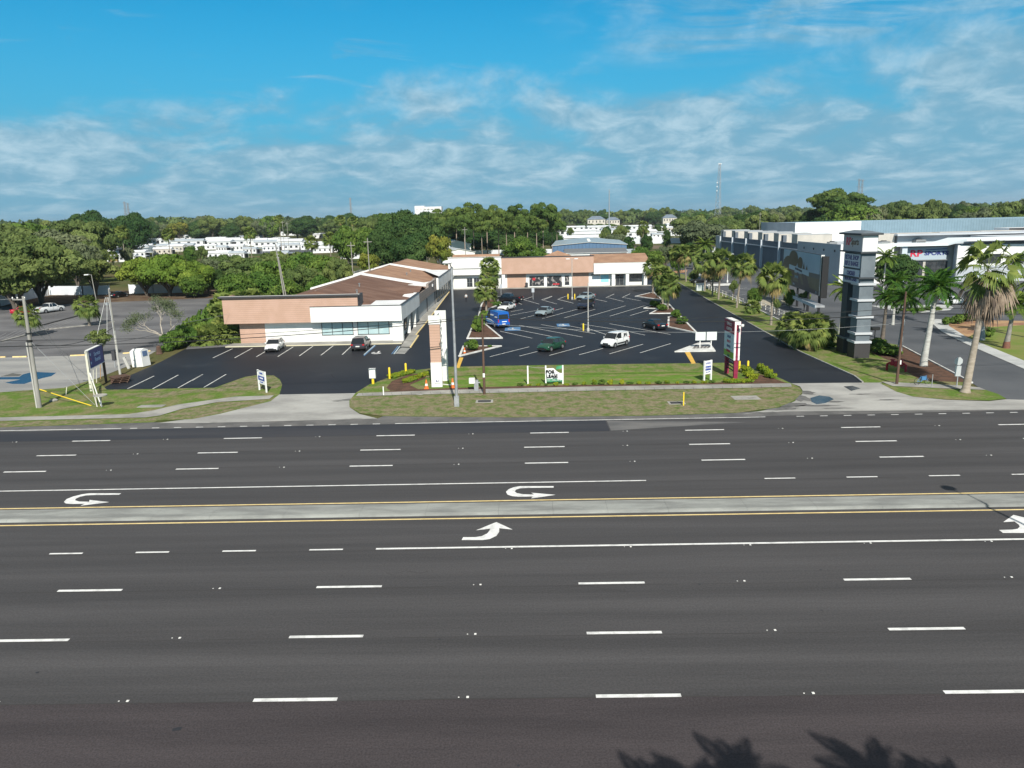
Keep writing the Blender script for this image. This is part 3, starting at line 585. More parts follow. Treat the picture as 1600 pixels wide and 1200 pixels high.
def strip_front():
    T = thing('shop_building', (0, 0, 0), 'long low shop building with salmon siding fascia and brown gabled shingle roof', 'building')
    XL_, XR_, Y0, Y1 = -40.5, -18.0, 106.4, 205.0
    w = MB()
    w.box(XL_, -36.9, Y0-.05, Y0+.3, 0, 4.2, pink); w.box(-36.9, XR_, Y0, Y0+.3, 0, 4.2, wwall)
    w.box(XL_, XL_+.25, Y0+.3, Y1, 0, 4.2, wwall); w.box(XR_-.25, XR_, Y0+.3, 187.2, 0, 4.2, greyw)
    w.box(XL_, XR_, Y1-.3, Y1, 0, 4.2, wwall)
    w.box(-18.55, -17.1, Y0-.9, Y0-.0, 0, 3.0, wwall)      # square corner column
    for y in (113.5, 119.5): w.box(-17.75, -17.25, y, y+.5, 0, 3.0, wwall)
    w.build('wall', T)
    f = MB()
    x0, x1 = -42.2, -23.2
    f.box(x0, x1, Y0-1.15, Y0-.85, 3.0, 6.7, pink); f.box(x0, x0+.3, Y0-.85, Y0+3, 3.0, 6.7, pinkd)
    f.box(x1-.3, x1, Y0-.85, Y0+2.6, 3.9, 6.7, trimd)
    f.box(x0+.3, x1, Y0-.85, Y0-.0, 3.0, 3.1, wwall)
    f.build('salmon_fascia', T)
    c = MB(); c.box(x0-.45, x1+.2, Y0-1.45, Y0-.3, 6.7, 6.82, mat('cap_grey', (.50, .49, .46))); c.box(x0-.45, x1+.2, Y0-1.5, Y0-1.45, 6.62, 6.85, trimd); c.build('fascia_cap', T)
    f = MB(); xa = -29.9
    f.box(xa, -17.1, Y0-1.35, Y0-1.16, 3.0, 5.15, wwall); f.box(-17.3, -17.1, Y0-1.16, 124.0, 3.0, 5.15, wwall)
    f.box(xa, -17.3, Y0-1.16, Y0, 3.0, 3.09, wwall); f.box(-18, -17.3, Y0, 124.0, 3.0, 3.09, wwall)
    f.box(-18, -17.1, 123.8, 124.0, 3.0, 5.15, wwall)
    f.box(xa-.02, -17.05, Y0-1.4, Y0-1.1, 5.15, 5.22, trimd); f.box(-17.35, -17.05, Y0-1.1, 124.05, 5.15, 5.22, trimd)
    f.build('white_fascia', T)
    # tan board wall above the grey side wall, stepping up along the building
    f = MB(); brn = ribbed('taupe_boards', (.30, .255, .225), (.27, .23, .20), 2.2)
    f.box(-18.0, -17.55, 124.0, 150.0, 2.95, 4.6, brn); f.box(-18.0, -17.55, 140.0, 150.0, 4.6, 5.2, brn)
    f.box(-18.0, -17.52, 150.0, 153.0, 2.95, 5.4, brn); f.build('taupe_fascia', T)
    f = MB(); f.box(-17.3, -17.1, 153.0, 187.0, 3.0, 5.3, wwall); f.box(-18, -17.1, 152.7, 153.0, 3.0, 5.3, wwall); f.box(-17.35, -17.05, 152.7, 187.0, 5.3, 5.37, trimd)
    f.box(-18, -17.3, 153, 187, 3.0, 3.08, wwall); f.build('side_fascia', T)
    # roof : ridge along y, hipped at the street end
    r = MB(); xr, zr, ze = -31.0, 6.75, 4.15; xe, xw = -17.6, -41.0
    def slope(y0, y1, m, z=0):
        r.quad((xr, y0, zr+z), (xe, y0, ze+z), (xe, y1, ze+z), (xr, y1, zr+z), m); r.quad((xr, y0, zr+z), (xr, y1, zr+z), (xw, y1, ze+z), (xw, y0, ze+z), m)
    yh = 112.5
    slope(yh, 146.0, shingle_d); slope(146.0, 178.0, shingle_t); slope(178.0, Y1, shingle_t)
    r.add([(xr, yh, zr), (xw, Y0-.3, ze), (xe, Y0-.3, ze), (xe, yh, ze), (xw, yh, ze)], [(0, 1, 2), (0, 2, 3), (0, 4, 1)], shingle_d)
    r.add([(xr, Y1, zr), (xe, Y1, ze), (xw, Y1, ze)], [(0, 1, 2)], wwall)
    r.box(xw, xe, Y0, Y1, ze-.25, ze-.02, wwall)
    # dark cross gables meeting the side wall
    for y, hy in ((131.5, 7.5),):
        r.add([(-24.4, y, 5.45), (xe, y-hy, 4.2), (xe, y+hy, 4.2), (xe, y, 5.5)], [(0, 1, 3), (0, 3, 2)], shingle_d)
    rf_ = r.build('roof', T)
    q = MB()   # white fire walls standing out of the roof
    for y, th in ((146.0, .55), (178.0, .4)):
        for (xa_, za, xb, zb_) in ((xr, zr, xe+.2, ze+.15), (xw, ze, xr, zr)):
            q.add([(xa_, y-th, za+.35), (xb, y-th, zb_+.35), (xb, y+th, zb_+.35), (xa_, y+th, za+.35), (xa_, y-th, za-.1), (xb, y-th, zb_-.1), (xb, y+th, zb_-.1), (xa_, y+th, za-.1)],
                  [(0, 1, 2, 3), (4, 5, 1, 0), (7, 3, 2, 6), (5, 6, 2, 1), (4, 0, 3, 7)], membrane)
        q.build('fire_wall', rf_); q = MB()
    q = MB(); q.add([(-23.6, 107.2, 5.0), (-17.5, 107.2, 5.0), (-17.5, 113.5, 5.05), (-22.2, 113.5, 5.05)], [(0, 1, 2, 3)], membrane); q.build('cricket', rf_)
    q = MB(); q.add([(-20.4, 124.0, 4.1), (-17.5, 124.0, 4.1), (-17.5, 124, 5.1), (-19.6, 124.0, 4.9)], [(0, 1, 2, 3)], membrane); q.build('cricket', rf_)
    q = MB(); q.add([(-21.6, 142.0, 5.0), (-17.7, 145.2, 5.25), (-17.7, 145.2, 4.0), (-21.6, 142, 4.4)], [(3, 2, 1, 0)], membrane); q.build('cricket', rf_)
    q = MB(); q.add([(-23.4, 176.5, 5.5), (-17.4, 177.3, 5.35), (-17.5, 158.0, 5.25)], [(0, 2, 1)], membrane)
    q.build('cricket', rf_)
    q = MB(); q.tube([(xr, yh, zr+.03), (xr, Y1, zr+.03)], .07, mat('ridge_pale', (.30, .22, .18)), 6); q.build('ridge_cap', rf_)
    for x, y in ((-26, 118), (-27.5, 127), (-24.5, 160), (-25, 169)):
        z = zr-(x-xr)*(zr-ze)/(xe-xr); v = MB(); v.lathe([(.12, -.2), (.12, .45), (.2, .45), (.2, .55)], frame_a, 8); v.build('roof_vent', rf_, loc=(x, y, z))
    # street windows
    window(T, -28.75, -24.35, 1.05, 2.75, Y0, 3, rail=None); window(T, -23.65, -19.2, 1.05, 2.75, Y0, 3)
    b = MB(); b.box(-34.0, -33.7, Y0-.1, Y0, 2.25, 2.45, wwall); b.build('wall_box', T)
    # side windows and doors
    window_x(T, 106.8, 118.6, .7, 2.85, -18, 6, glass=glass_d); window_x(T, 120.4, 122.9, .15, 2.85, -18, 2, glass=glass_d, name='door', rail=.8)
    for y in (139.8, 152.5): d_ = MB(); d_.box(-18, -17.88, y, y+.35, 0, 2.95, trimd); d_.build('downpipe', T)
    for k in range(7): window_x(T, 154.5+k*4.6, 157.4+k*4.6, .4, 2.7, -18, 2, glass=glass_d, frame=frame_a)
    window_x(T, 127, 127.9, .15, 2.3, -18, 1, glass=greyw, frame=frame_a, name='door')
strip_front()

def strip_back():
    T = thing('shop_building', (0, 0, 0), 'rear row of shops facing the car park, white ends and salmon centre', 'building')
    Y = 187.4; Yb = 204
    w = MB()
    w.box(-18.0, -5.6, Y, Y+.3, 0, 4, wwall)
    w.box(-5.6, -4.0, Y, Y+.3, 0, 4, wwall); w.box(-4.0, .6, Y-.05, Y+.3, 0, 4, pink); w.box(.6, 12.0, Y, Y+.3, 0, 4, wwall)
    w.box(12.0, 16.0, Y-.05, Y+.3, 0, 4, pink); w.box(16, 30.2, Y, Y+.3, 0, 4, wwall)
    w.box(29.9, 30.2, Y+.3, Yb, 0, 4, wwall); w.box(-18, 30.2, Yb-.3, Yb, 0, 4, wwall)
    for x in (-5.3, 21.5, 24.9, 29.3): w.box(x, x+.8, Y-1.5, Y-.7, 0, 3.3, wwall)
    w.build('wall', T)
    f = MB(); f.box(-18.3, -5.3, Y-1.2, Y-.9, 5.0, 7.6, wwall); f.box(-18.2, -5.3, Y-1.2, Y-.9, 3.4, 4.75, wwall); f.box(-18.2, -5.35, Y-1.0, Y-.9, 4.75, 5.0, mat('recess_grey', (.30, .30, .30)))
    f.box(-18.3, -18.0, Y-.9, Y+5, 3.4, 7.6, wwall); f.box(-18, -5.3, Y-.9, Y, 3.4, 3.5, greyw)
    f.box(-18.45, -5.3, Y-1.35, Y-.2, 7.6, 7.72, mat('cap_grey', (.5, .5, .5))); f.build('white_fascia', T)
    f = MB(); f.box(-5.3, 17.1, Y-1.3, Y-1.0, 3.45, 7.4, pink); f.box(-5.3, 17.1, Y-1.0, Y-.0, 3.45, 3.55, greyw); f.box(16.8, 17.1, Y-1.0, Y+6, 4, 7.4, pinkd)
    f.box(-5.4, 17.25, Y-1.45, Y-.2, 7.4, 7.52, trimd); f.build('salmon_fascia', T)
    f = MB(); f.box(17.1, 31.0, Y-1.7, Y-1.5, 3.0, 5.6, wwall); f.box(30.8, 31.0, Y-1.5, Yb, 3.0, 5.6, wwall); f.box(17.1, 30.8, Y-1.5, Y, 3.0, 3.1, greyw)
    f.box(17.1, 31.05, Y-1.75, Y-1.4, 5.6, 5.67, mat('cap_grey', (.5, .5, .5))); f.build('low_white_fascia', T)
    r = MB()
    r.quad((17.1, Y-1.4, 5.55), (30.9, Y-1.4, 5.55), (30.9, Y+7.5, 7.4), (17.1, Y+7.5, 7.4), shingle_t); r.quad((17.1, Y+7.5, 7.4), (30.9, Y+7.5, 7.4), (30.9, Yb, 5.4), (17.1, Yb, 5.4), shingle_t)
    r.add([(30.9, Y-1.4, 5.55), (30.9, Yb, 5.4), (30.9, Y+7.5, 7.4)], [(0, 1, 2)], shingle_t)
    r.box(-18, 16.8, Y-.9, Yb, 4.3, 4.5, membrane)
    r.add([(-5, Y-.8, 4.6), (16.8, Y-.8, 4.6), (16.8, Y+8, 6.6), (-5, Y+8, 6.6), (16.8, Yb, 4.6), (-5, Yb, 4.6)], [(0, 1, 2, 3), (3, 2, 4, 5)], shingle_t)
    r.add([(4, Y+9, 6.5), (14, Y+9, 6.5), (9, Y+12, 8.3), (4, Y+15, 6.3), (14, Y+15, 6.3)], [(0, 1, 2), (1, 4, 2), (3, 0, 2), (4, 3, 2)], shingle_t)
    r.add([(-18, Y-.8, 4.6), (-6, Y-.8, 4.6), (-6, Y+9, 7.9), (-18, Y+9, 7.9), (-6, Yb, 5), (-18, Yb, 5)], [(0, 1, 2, 3), (3, 2, 4, 5)], shingle_t)
    r.build('roof', T)
    window(T, -13.9, -12.6, .5, 2.5, Y, 2, frame=frame_a, glass=glass_d, rail=.5); window(T, -12.2, -10.9, .5, 2.5, Y, 2, frame=frame_a, glass=glass_d, rail=.5)
    shop = mat('shop_window', (.025, .03, .035), (.30, .28, .27), sc=1.6, rough=.08, spec=.6, lo=.52, hi=.6)
    window(T, 1.5, 5.0, .4, 2.6, Y, 4, glass=shop); window(T, 5.8, 9.3, .25, 2.65, Y, 4, glass=shop); window(T, 10.2, 11.2, .5, 2.6, Y, 1, glass=shop)
    red = mat('shop_red', (.45, .04, .05)); s_ = MB(); s_.box(7.2, 9.2, Y-.12, Y-.09, .5, .85, red); s_.build('window_poster', T); s_ = MB(); s_.box(2.2, 2.9, Y-.12, Y-.09, 1.7, 2.3, red); s_.build('window_poster', T)
    s_ = MB(); s_.box(19.0, 20.9, Y-.03, Y-.002, .9, 2.7, mat('pale_blue_panel', (.30, .62, .72))); s_.box(17.0, 18.6, Y-.03, Y-.002, 1.0, 2.5, mat('pale_panel', (.70, .76, .80))); s_.box(16.6, 18.8, Y-.04, Y-.002, 2.6, 2.85, trimd); s_.build('wall_poster', T)
    window(T, 22.6, 24.6, .1, 2.7, Y, 2, frame=frame_a, glass=glass_d, name='door', rail=.8); window(T, 25.9, 29.0, .95, 2.6, Y, 3, glass=glass_d)
strip_back()
for px, lab in ((823, 'black litter bin left of the rear shop windows'), (878, 'black litter bin beside the narrow rear shop window')):
    x = g(px, 452)[0]
    t = thing('litter_bin', (x, 186.1, .12), lab, 'bin', 'bins by the rear shops'); b = MB(); b.lathe([(.26, 0), (.32, .1), (.34, .95)], trimd, 12); b.build('bin_body', t); b = MB(); b.lathe([(.36, 0), (.36, .08), (.2, .22)], trimd, 12); b.build('lid', t, loc=(0, 0, .96))

# ---- big store complex on the right --------------------------------------
dkgrey = mat('slate_grey_wall', (.125, .150, .180), (.108, .130, .155), sc=.25, rough=.85, fine=.05)
mdgrey = mat('mid_grey_wall', (.40, .43, .455), (.36, .39, .415), sc=.25, rough=.85, fine=.05)
beige = mat('beige_concrete', (.50, .47, .42), (.42, .40, .36), sc=.35, rough=.9, fine=.08)
bluemet = ribbed('blue_grey_metal', (.20, .29, .35), (.18, .265, .32), 1.1, 'XY', rough=.45)
lroof = mat('light_roof', (.50, .53, .56), (.40, .43, .46), sc=.12, rough=.8, fine=.06)
def big_store():
    T = thing('store_building', (0, 0, 0), 'large grey and white flat-roofed store complex behind the billboard', 'building')
    XW = 73.2; YF = 178.0; H = 9.1; XA = at(1393, 400, 178)[0]; XS0 = at(1413, 395, 181)[0]; XS1 = at(1478, 395, 181)[0]
    w = MB()
    # front block: lighter grey west wall, white sunlit street wall
    w.box(XW, XW+.4, YF+.4, 206, 0, H, mdgrey); w.box(XW, XA, YF, YF+.4, 0, H, wwall)
    y = 206.0
    for k in range(5):
        y1 = y+16.5; w.box(XW+.9, XW+1.3, y, y1, 0, H-.7, dkgrey)
        w.box(XW+.2, XW+1.3, y1-.5, y1, 0, H-.5, mat('pale_pilaster', (.50, .54, .58)))
        w.box(XW+.9, XW+1.9, y1-2.2, y1-.5, H-.7, H+1.2, dkgrey)
        y = y1
    w.box(XW+.5, XW+.9, y, y+7, 0, H-.4, mdgrey); w.box(XW+.5, 160, y+6.6, y+7, 0, H-.4, mdgrey)
    w.box(XA, XA+.4, YF-.1, YF+14, 0, H, wwall)
    w.build('wall', T)
    r = MB(); r.box(XW+.4, 150, 181.6, 290, 6.6, 6.9, lroof); r.box(XW+.4, XA, YF+.4, 181.6, 6.6, 6.9, lroof); r.build('flat_roof', T)
    for k in range(6):   # stepped concrete roof monitors seen over the west parapet
        yk = 212+k*15.5; o = MB(); o.box(XW+2.0, XW+11.5, yk, yk+4.5, 6.9, H+1.5, beige); o.box(XW+1.9, XW+11.6, yk-.1, yk+4.6, H+1.5, H+1.62, lroof); o.build('roof_monitor', T)
    for k in range(4):
        xk = XW+15+k*13; o = MB(); o.box(xk, xk+11, 207+k*3, 211+k*3, 6.9, H+1.3, beige); o.build('roof_monitor', T)
    for k, (x, y, wd) in enumerate(((84, 196, 2.2), (88.5, 194, 1.6), (92, 199, 2.4), (104, 205, 2.6), (110.5, 212, 3), (80.5, 203, 2), (122, 214, 3.6))):
        o = MB(); o.box(x, x+wd, y, y+wd, 6.9, 6.9+1.9, frame_a); o.box(x+.2, x+wd-.2, y-.03, y, 7.2, 8.3, trimd); o.lathe([(wd*.3, 8.8), (wd*.3, 9.0)], trimd, 12, (x+wd/2, y+wd/2, 0)); o.build('roof_unit', T)
    for k in range(4):
        o = MB(); o.box(XW-.12, XW, YF+3+k*6.6, YF+3.5+k*6.6, 7.3, 7.8, trimd); o.build('wall_lamp', T)
    o = MB(); o.box(XW-.3, XW, 191, 192.2, 3.6, 4.9, trimd); o.build('wall_louvre', T)
    # entrance block with the sign band
    YE = 181.0
    w = MB(); w.box(XA+.4, 140, YE, YE+.4, 0, 8.6, beige)
    w.build('entrance_wall', T)
    o = MB(); ZB0, ZB1 = hgt(1445, 405.5, YE), hgt(1445, 386.5, YE); o.box(XS0, XS1, YE-.35, YE, ZB0, ZB1, mat('sign_band_grey', (.38, .45, .50))); o.box(XS0-.2, XS1+.2, YE-.4, YE, ZB0-.2, ZB0, frame_a); sb = o.build('sign_band', T)
    return T, sb, XA, XS0, YE, (ZB0+ZB1)/2
TB, SB, XAs, XS, YEs, ZBm = big_store()
ZC = hgt(1440, 384.5, 178.6); ZD = hgt(1520, 376, 176)
DX = XAs-97.2; X1c = at(1484, 380, 178)[0]; X2c = at(1515, 373, 175)[0]
c = MB()   # white canopy line and angled parapet over the entrance
whc = mat('canopy_white', (.74, .80, .82))
c.add([(XAs-.2, 178.6, ZC+.35), (X1c, 178.6, ZC+.35), (X2c, 176, ZD+.4), (165, 174, ZD+.2), (165, 174, ZD-.2), (X2c, 176, ZD), (X1c, 178.6, ZC), (XAs-.2, 178.6, ZC), (XAs-.2, 186, ZC+.5), (X1c, 186, ZC+.5), (X2c, 184, ZD+.5), (165, 184, ZD+.3)],
      [(7, 6, 1, 0), (6, 5, 2, 1), (5, 4, 3, 2), (0, 1, 9, 8), (1, 2, 10, 9), (2, 3, 11, 10), (6, 7, 8, 9), (4, 5, 10, 11), (7, 0, 8)], whc)
for xx in (XS-1.4, XS+11.2): c.box(xx, xx+1.2, 179.2, 180.4, 0, 8.6, mat('canopy_leg', (.52, .58, .62)))
c.build('entrance_canopy', TB)
c = MB(); c.box(X2c-1, 165, 177.5, 178, 0, 8.4, wwall); c.build('white_wing_wall', TB)
c = MB(); c.box(X2c-1, 165, 177.3, 177.5, 0, 3.6, mat('wing_grey', (.42, .45, .48))); c.build('wall_skirt', TB)
window(TB, XS+.3, XS+4.5, .1, 4.6, YEs, 3, glass=glass_d, name='door', rail=.6); window(TB, XS+5.2, XS+10.2, .1, 4.6, YEs, 4, glass=glass_d, name='door', rail=.6)
for k in range(4): window(TB, X2c+4+k*8, X2c+9+k*8, 4.2, 6.2, 177.5, 3, glass=glass_d)
for x0_, x1_, y_, z0_, z1_, mm in ((100, 170, 207, 6.9, 9.9, mdgrey), (99, 171, 205, 9.9, 10.3, lroof), (118, 171, 190, 9.2, 9.6, lroof)):
    c = MB(); c.box(x0_, x1_, y_, y_+(1 if mm is mdgrey else 15), z0_, z1_, mm); c.build('clerestory', TB)
# hall behind with a tall blue-grey metal parapet
TH = thing('warehouse', (0, 0, 0), 'wide blue-grey metal hall rising behind the store roofs', 'building')
c = MB(); c.box(114, 230, 262, 262.5, 0, 13.0, bluemet); c.box(92, 114, 262, 262.5, 0, 13.2, wwall); c.box(92, 92.5, 262.5, 300, 0, 13.2, mdgrey); c.box(229.5, 230, 262.5, 300, 0, 13, bluemet); c.box(92, 230, 299.5, 300, 0, 13, bluemet); c.build('wall', TH)
c = MB(); c.box(92.5, 229.5, 262.5, 299.5, 12.2, 12.4, lroof); c.build('roof', TH)
c = MB(); c.box(150, 163, 240, 248, 6.9, 10.4, membrane); c.box(149.9, 158, 239.9, 240, 9.4, 10.4, trimd); c.build('roof_hatch', TH)
# store name on the band
redl = mat('logo_red', (.55, .03, .07), rough=.4); navyl = mat('logo_navy', (.035, .045, .19), rough=.4)
lettering('RP', 2.1, redl, SB, face_m((XS+2.6, YEs-.38, ZBm), (1, .0, .0), (.22, 0, 1)), sx=1.25, bold=.06)
lettering('SPORTS', 1.25, navyl, SB, face_m((XS+7.3, YEs-.38, ZBm), (1, 0, 0), (.15, 0, 1)), sx=1.3, bold=.05)
c = MB(); c.add([(XS+4.6, YEs-.39, ZBm+.75), (XS+9.8, YEs-.39, ZBm+.95), (XS+9.7, YEs-.39, ZBm+1.1), (XS+4.8, YEs-.39, ZBm+.92)], [(0, 1, 2, 3)], navyl); c.build('logo_swoosh', SB)

# ---- buildings behind the rear shops -------------------------------------
def gable(name, lab, x, y, w, d, h, rise, wm, rm, rz=0, cat='building', group=None, front=None, windows=3, ridge='x', over=.4, extra=None, zo=0):
    T = thing(name, (x, y, zo), lab, cat, group, rz)
    b = MB(); b.box(-w/2, w/2, 0, d, 0, h, wm)
    if front: b.box(-w/2, w/2, -.05, 0, 0, h, front)
    if ridge == 'x': b.add([(-w/2, 0, h), (-w/2, d, h), (-w/2, d/2, h+rise)], [(0, 1, 2)], wm); b.add([(w/2, 0, h), (w/2, d, h), (w/2, d/2, h+rise)], [(1, 0, 2)], wm)
    else: b.add([(-w/2, -.03, h), (w/2, -.03, h), (0, -.03, h+rise)], [(0, 1, 2)], front or wm); b.add([(-w/2, d, h), (w/2, d, h), (0, d, h+rise)], [(1, 0, 2)], wm)
    b.build('wall', T)
    r = MB(); o = over; t = .12
    if ridge == 'x':
        k = rise/(d/2)*o; pr = [(-o, h-k), (d/2, h+rise), (d+o, h-k)]
        for dz in (0, t): r.add([(-w/2-o, p[0], p[1]+dz+.01) for p in pr]+[(w/2+o, p[0], p[1]+dz+.01) for p in pr], [(0, 3, 4, 1), (1, 4, 5, 2)] if dz else [(1, 4, 3, 0), (2, 5, 4, 1)], rm)
        r.quad((-w/2-o, -o, h-k), (w/2+o, -o, h-k), (w/2+o, -o, h-k+t), (-w/2-o, -o, h-k+t), wm)
        for sx in (-1, 1): r.add([(sx*(w/2+o), p[0], p[1]+dz) for dz in (0, t) for p in pr], [(0, 1, 4, 3), (1, 2, 5, 4)], wm)
    else:
        k = rise/(w/2)*o; pr = [(-w/2-o, h-k), (0, h+rise), (w/2+o, h-k)]
        for dz in (0, t): r.add([(p[0], -o, p[1]+dz+.01) for p in pr]+[(p[0], d+o, p[1]+dz+.01) for p in pr], [(0, 1, 4, 3), (1, 2, 5, 4)] if dz else [(3, 4, 1, 0), (4, 5, 2, 1)], rm)
        r.add([(p[0], -o, p[1]+dz) for dz in (0, t) for p in pr], [(0, 1, 4, 3), (1, 2, 5, 4)], wm)
    r.build('roof', T)
    for k in range(windows):
        cx = -w/2+(k+.5)*w/windows; window(T, cx-.6, cx+.6, h*.42, h*.75, (-.05 if front else 0), 1, frame=wwall, glass=glass_d)
    return T
metroof = ribbed('grey_metal_roof', (.34, .40, .43), (.30, .36, .39), 1.6, 'XY', rough=.4)
metroof2 = ribbed('pale_metal_roof', (.50, .54, .56), (.46, .50, .52), 1.6, 'XY', rough=.4)
bluw = ribbed('blue_band', (.10, .175, .28), (.09, .16, .26), .8, 'XY', rough=.5)
x0, z0 = at(870, 399, 272); x1, _ = at(972, 397, 272)
T = gable('metal_shed', 'grey-roofed metal shed with a blue front band behind the salmon shops', (x0+x1)/2, 272, x1-x0+3, 62, 6.9, 1.0, cwall, metroof, rz=R(-4), front=bluw, windows=0, ridge='y')
for k in range(7): q = MB(); q.box(-.5, .5, 8+k*4, 10+k*4, 7.7, 8.3, wwall); q.build('ridge_vent', T)
x0, _ = at(884, 400, 250); x1, _ = at(979, 400, 250)
gable('metal_shed', 'low white building with dark roof just behind the salmon shops', (x0+x1)/2, 250, x1-x0, 18, 5.2, 1.0, wwall, mat('dark_grey_roof', (.15, .16, .17)), rz=R(-2), windows=0)
x0, _ = at(984, 398, 262)
gable('small_pavilion', 'small open pavilion with grey hipped roof right of the white shed', x0+1, 262, 9, 9, 3.6, 1.8, mat('brown_wood', (.2, .13, .09)), metroof, windows=0)
x0, _ = at(720, 395, 330)
gable('metal_shed', 'white metal workshop with grey roof in front of the pines', x0-2, 330, 13, 26, 6.5, 1.6, wwall, metroof, rz=R(14), windows=0, ridge='y')
x0, _ = at(722, 400, 292)
gable('metal_shed', 'lower white workshop with a pale roof in front of the pines', x0-1, 292, 12, 20, 4.6, 1.3, wwall, metroof2, rz=R(14), windows=0, ridge='y')
# ================================================================ VEHICLES
tyre_m = mat('tyre_rubber', (.018, .018, .019), rough=.85); rim_m = mat('rim_alloy', (.55, .56, .57), rough=.35, metal=.7)
carglass = mat('car_glass', (.012, .016, .02), rough=.05, spec=.8); blackpl = mat('black_plastic', (.02, .02, .021), rough=.55)
headl = mat('headlamp', (.75, .78, .8), rough=.1, spec=.8); taill = mat('tail_lamp', (.45, .015, .02), rough=.2, spec=.6); plate_m = mat('number_plate', (.7, .7, .66), rough=.5)
chrome = mat('chrome', (.7, .7, .72), rough=.2, metal=.9)
# profile: (x from front, z of body top, half-width factor) then greenhouse (x at belt front, roof front, roof rear, belt rear), roof z, belt z
CARS = {
 'sedan':  dict(L=4.75, W=1.82, wb=(.92, 3.68), r=.325, low=[(0, .42, .80), (.06, .62, .88), (.35, .74, .95), (1.0, .86, .99), (1.45, .95, 1), (3.65, .98, 1), (4.15, .99, .98), (4.62, .92, .93), (4.72, .60, .90), (4.75, .42, .86)], gh=(1.30, 2.05, 3.15, 3.98), zr=1.45, zb=.93, doors=2),
 'hatch':  dict(L=4.35, W=1.80, wb=(.86, 3.50), r=.33, low=[(0, .45, .80), (.05, .66, .88), (.35, .82, .95), (1.0, .96, .99), (1.35, 1.02, 1), (3.3, 1.05, 1), (4.0, 1.04, .97), (4.28, .95, .94), (4.34, .60, .90), (4.35, .42, .88)], gh=(1.15, 1.85, 3.55, 4.22), zr=1.54, zb=1.0, doors=2),
 'suv':    dict(L=4.75, W=1.90, wb=(.92, 3.72), r=.37, low=[(0, .5, .82), (.05, .74, .9), (.35, .95, .96), (1.1, 1.06, 1), (1.5, 1.1, 1), (3.6, 1.12, 1), (4.45, 1.1, .98), (4.68, 1.0, .95), (4.74, .65, .92), (4.75, .45, .9)], gh=(1.3, 1.95, 4.15, 4.62), zr=1.74, zb=1.07, doors=2),
 'minivan': dict(L=4.4, W=1.84, wb=(.88, 3.60), r=.32, low=[(0, .5, .80), (.05, .74, .88), (.3, .93, .95), (.85, 1.12, 1), (1.2, 1.18, 1), (3.6, 1.12, 1), (4.2, 1.1, .98), (4.35, 1.0, .96), (4.39, .62, .94), (4.4, .45, .92)], gh=(.85, 1.55, 4.12, 4.34), zr=1.83, zb=1.1, doors=1, van=True),
 'tallvan': dict(L=5.7, W=2.05, wb=(1.0, 4.4), r=.36, low=[(0, .5, .82), (.05, .85, .9), (.3, 1.08, .96), (.85, 1.25, 1), (1.3, 1.32, 1), (4.6, 1.3, 1), (5.5, 1.3, .99), (5.65, 1.2, .98), (5.69, .62, .96), (5.7, .45, .95)], gh=(.85, 1.75, 5.5, 5.64), zr=2.55, zb=1.3, doors=1, van=True),
 'pickup': dict(L=5.8, W=2.0, wb=(1.0, 4.6), r=.40, low=[(0, .6, .85), (.05, .9, .93), (.3, 1.1, .97), (1.2, 1.18, 1), (1.6, 1.2, 1), (3.5, 1.2, 1), (3.75, 1.2, 1), (5.65, 1.2, .99), (5.78, 1.15, .97), (5.8, .6, .95)], gh=(1.45, 2.15, 3.45, 3.75), zr=1.88, zb=1.17, doors=2, bed=(3.85, 5.68)),
}
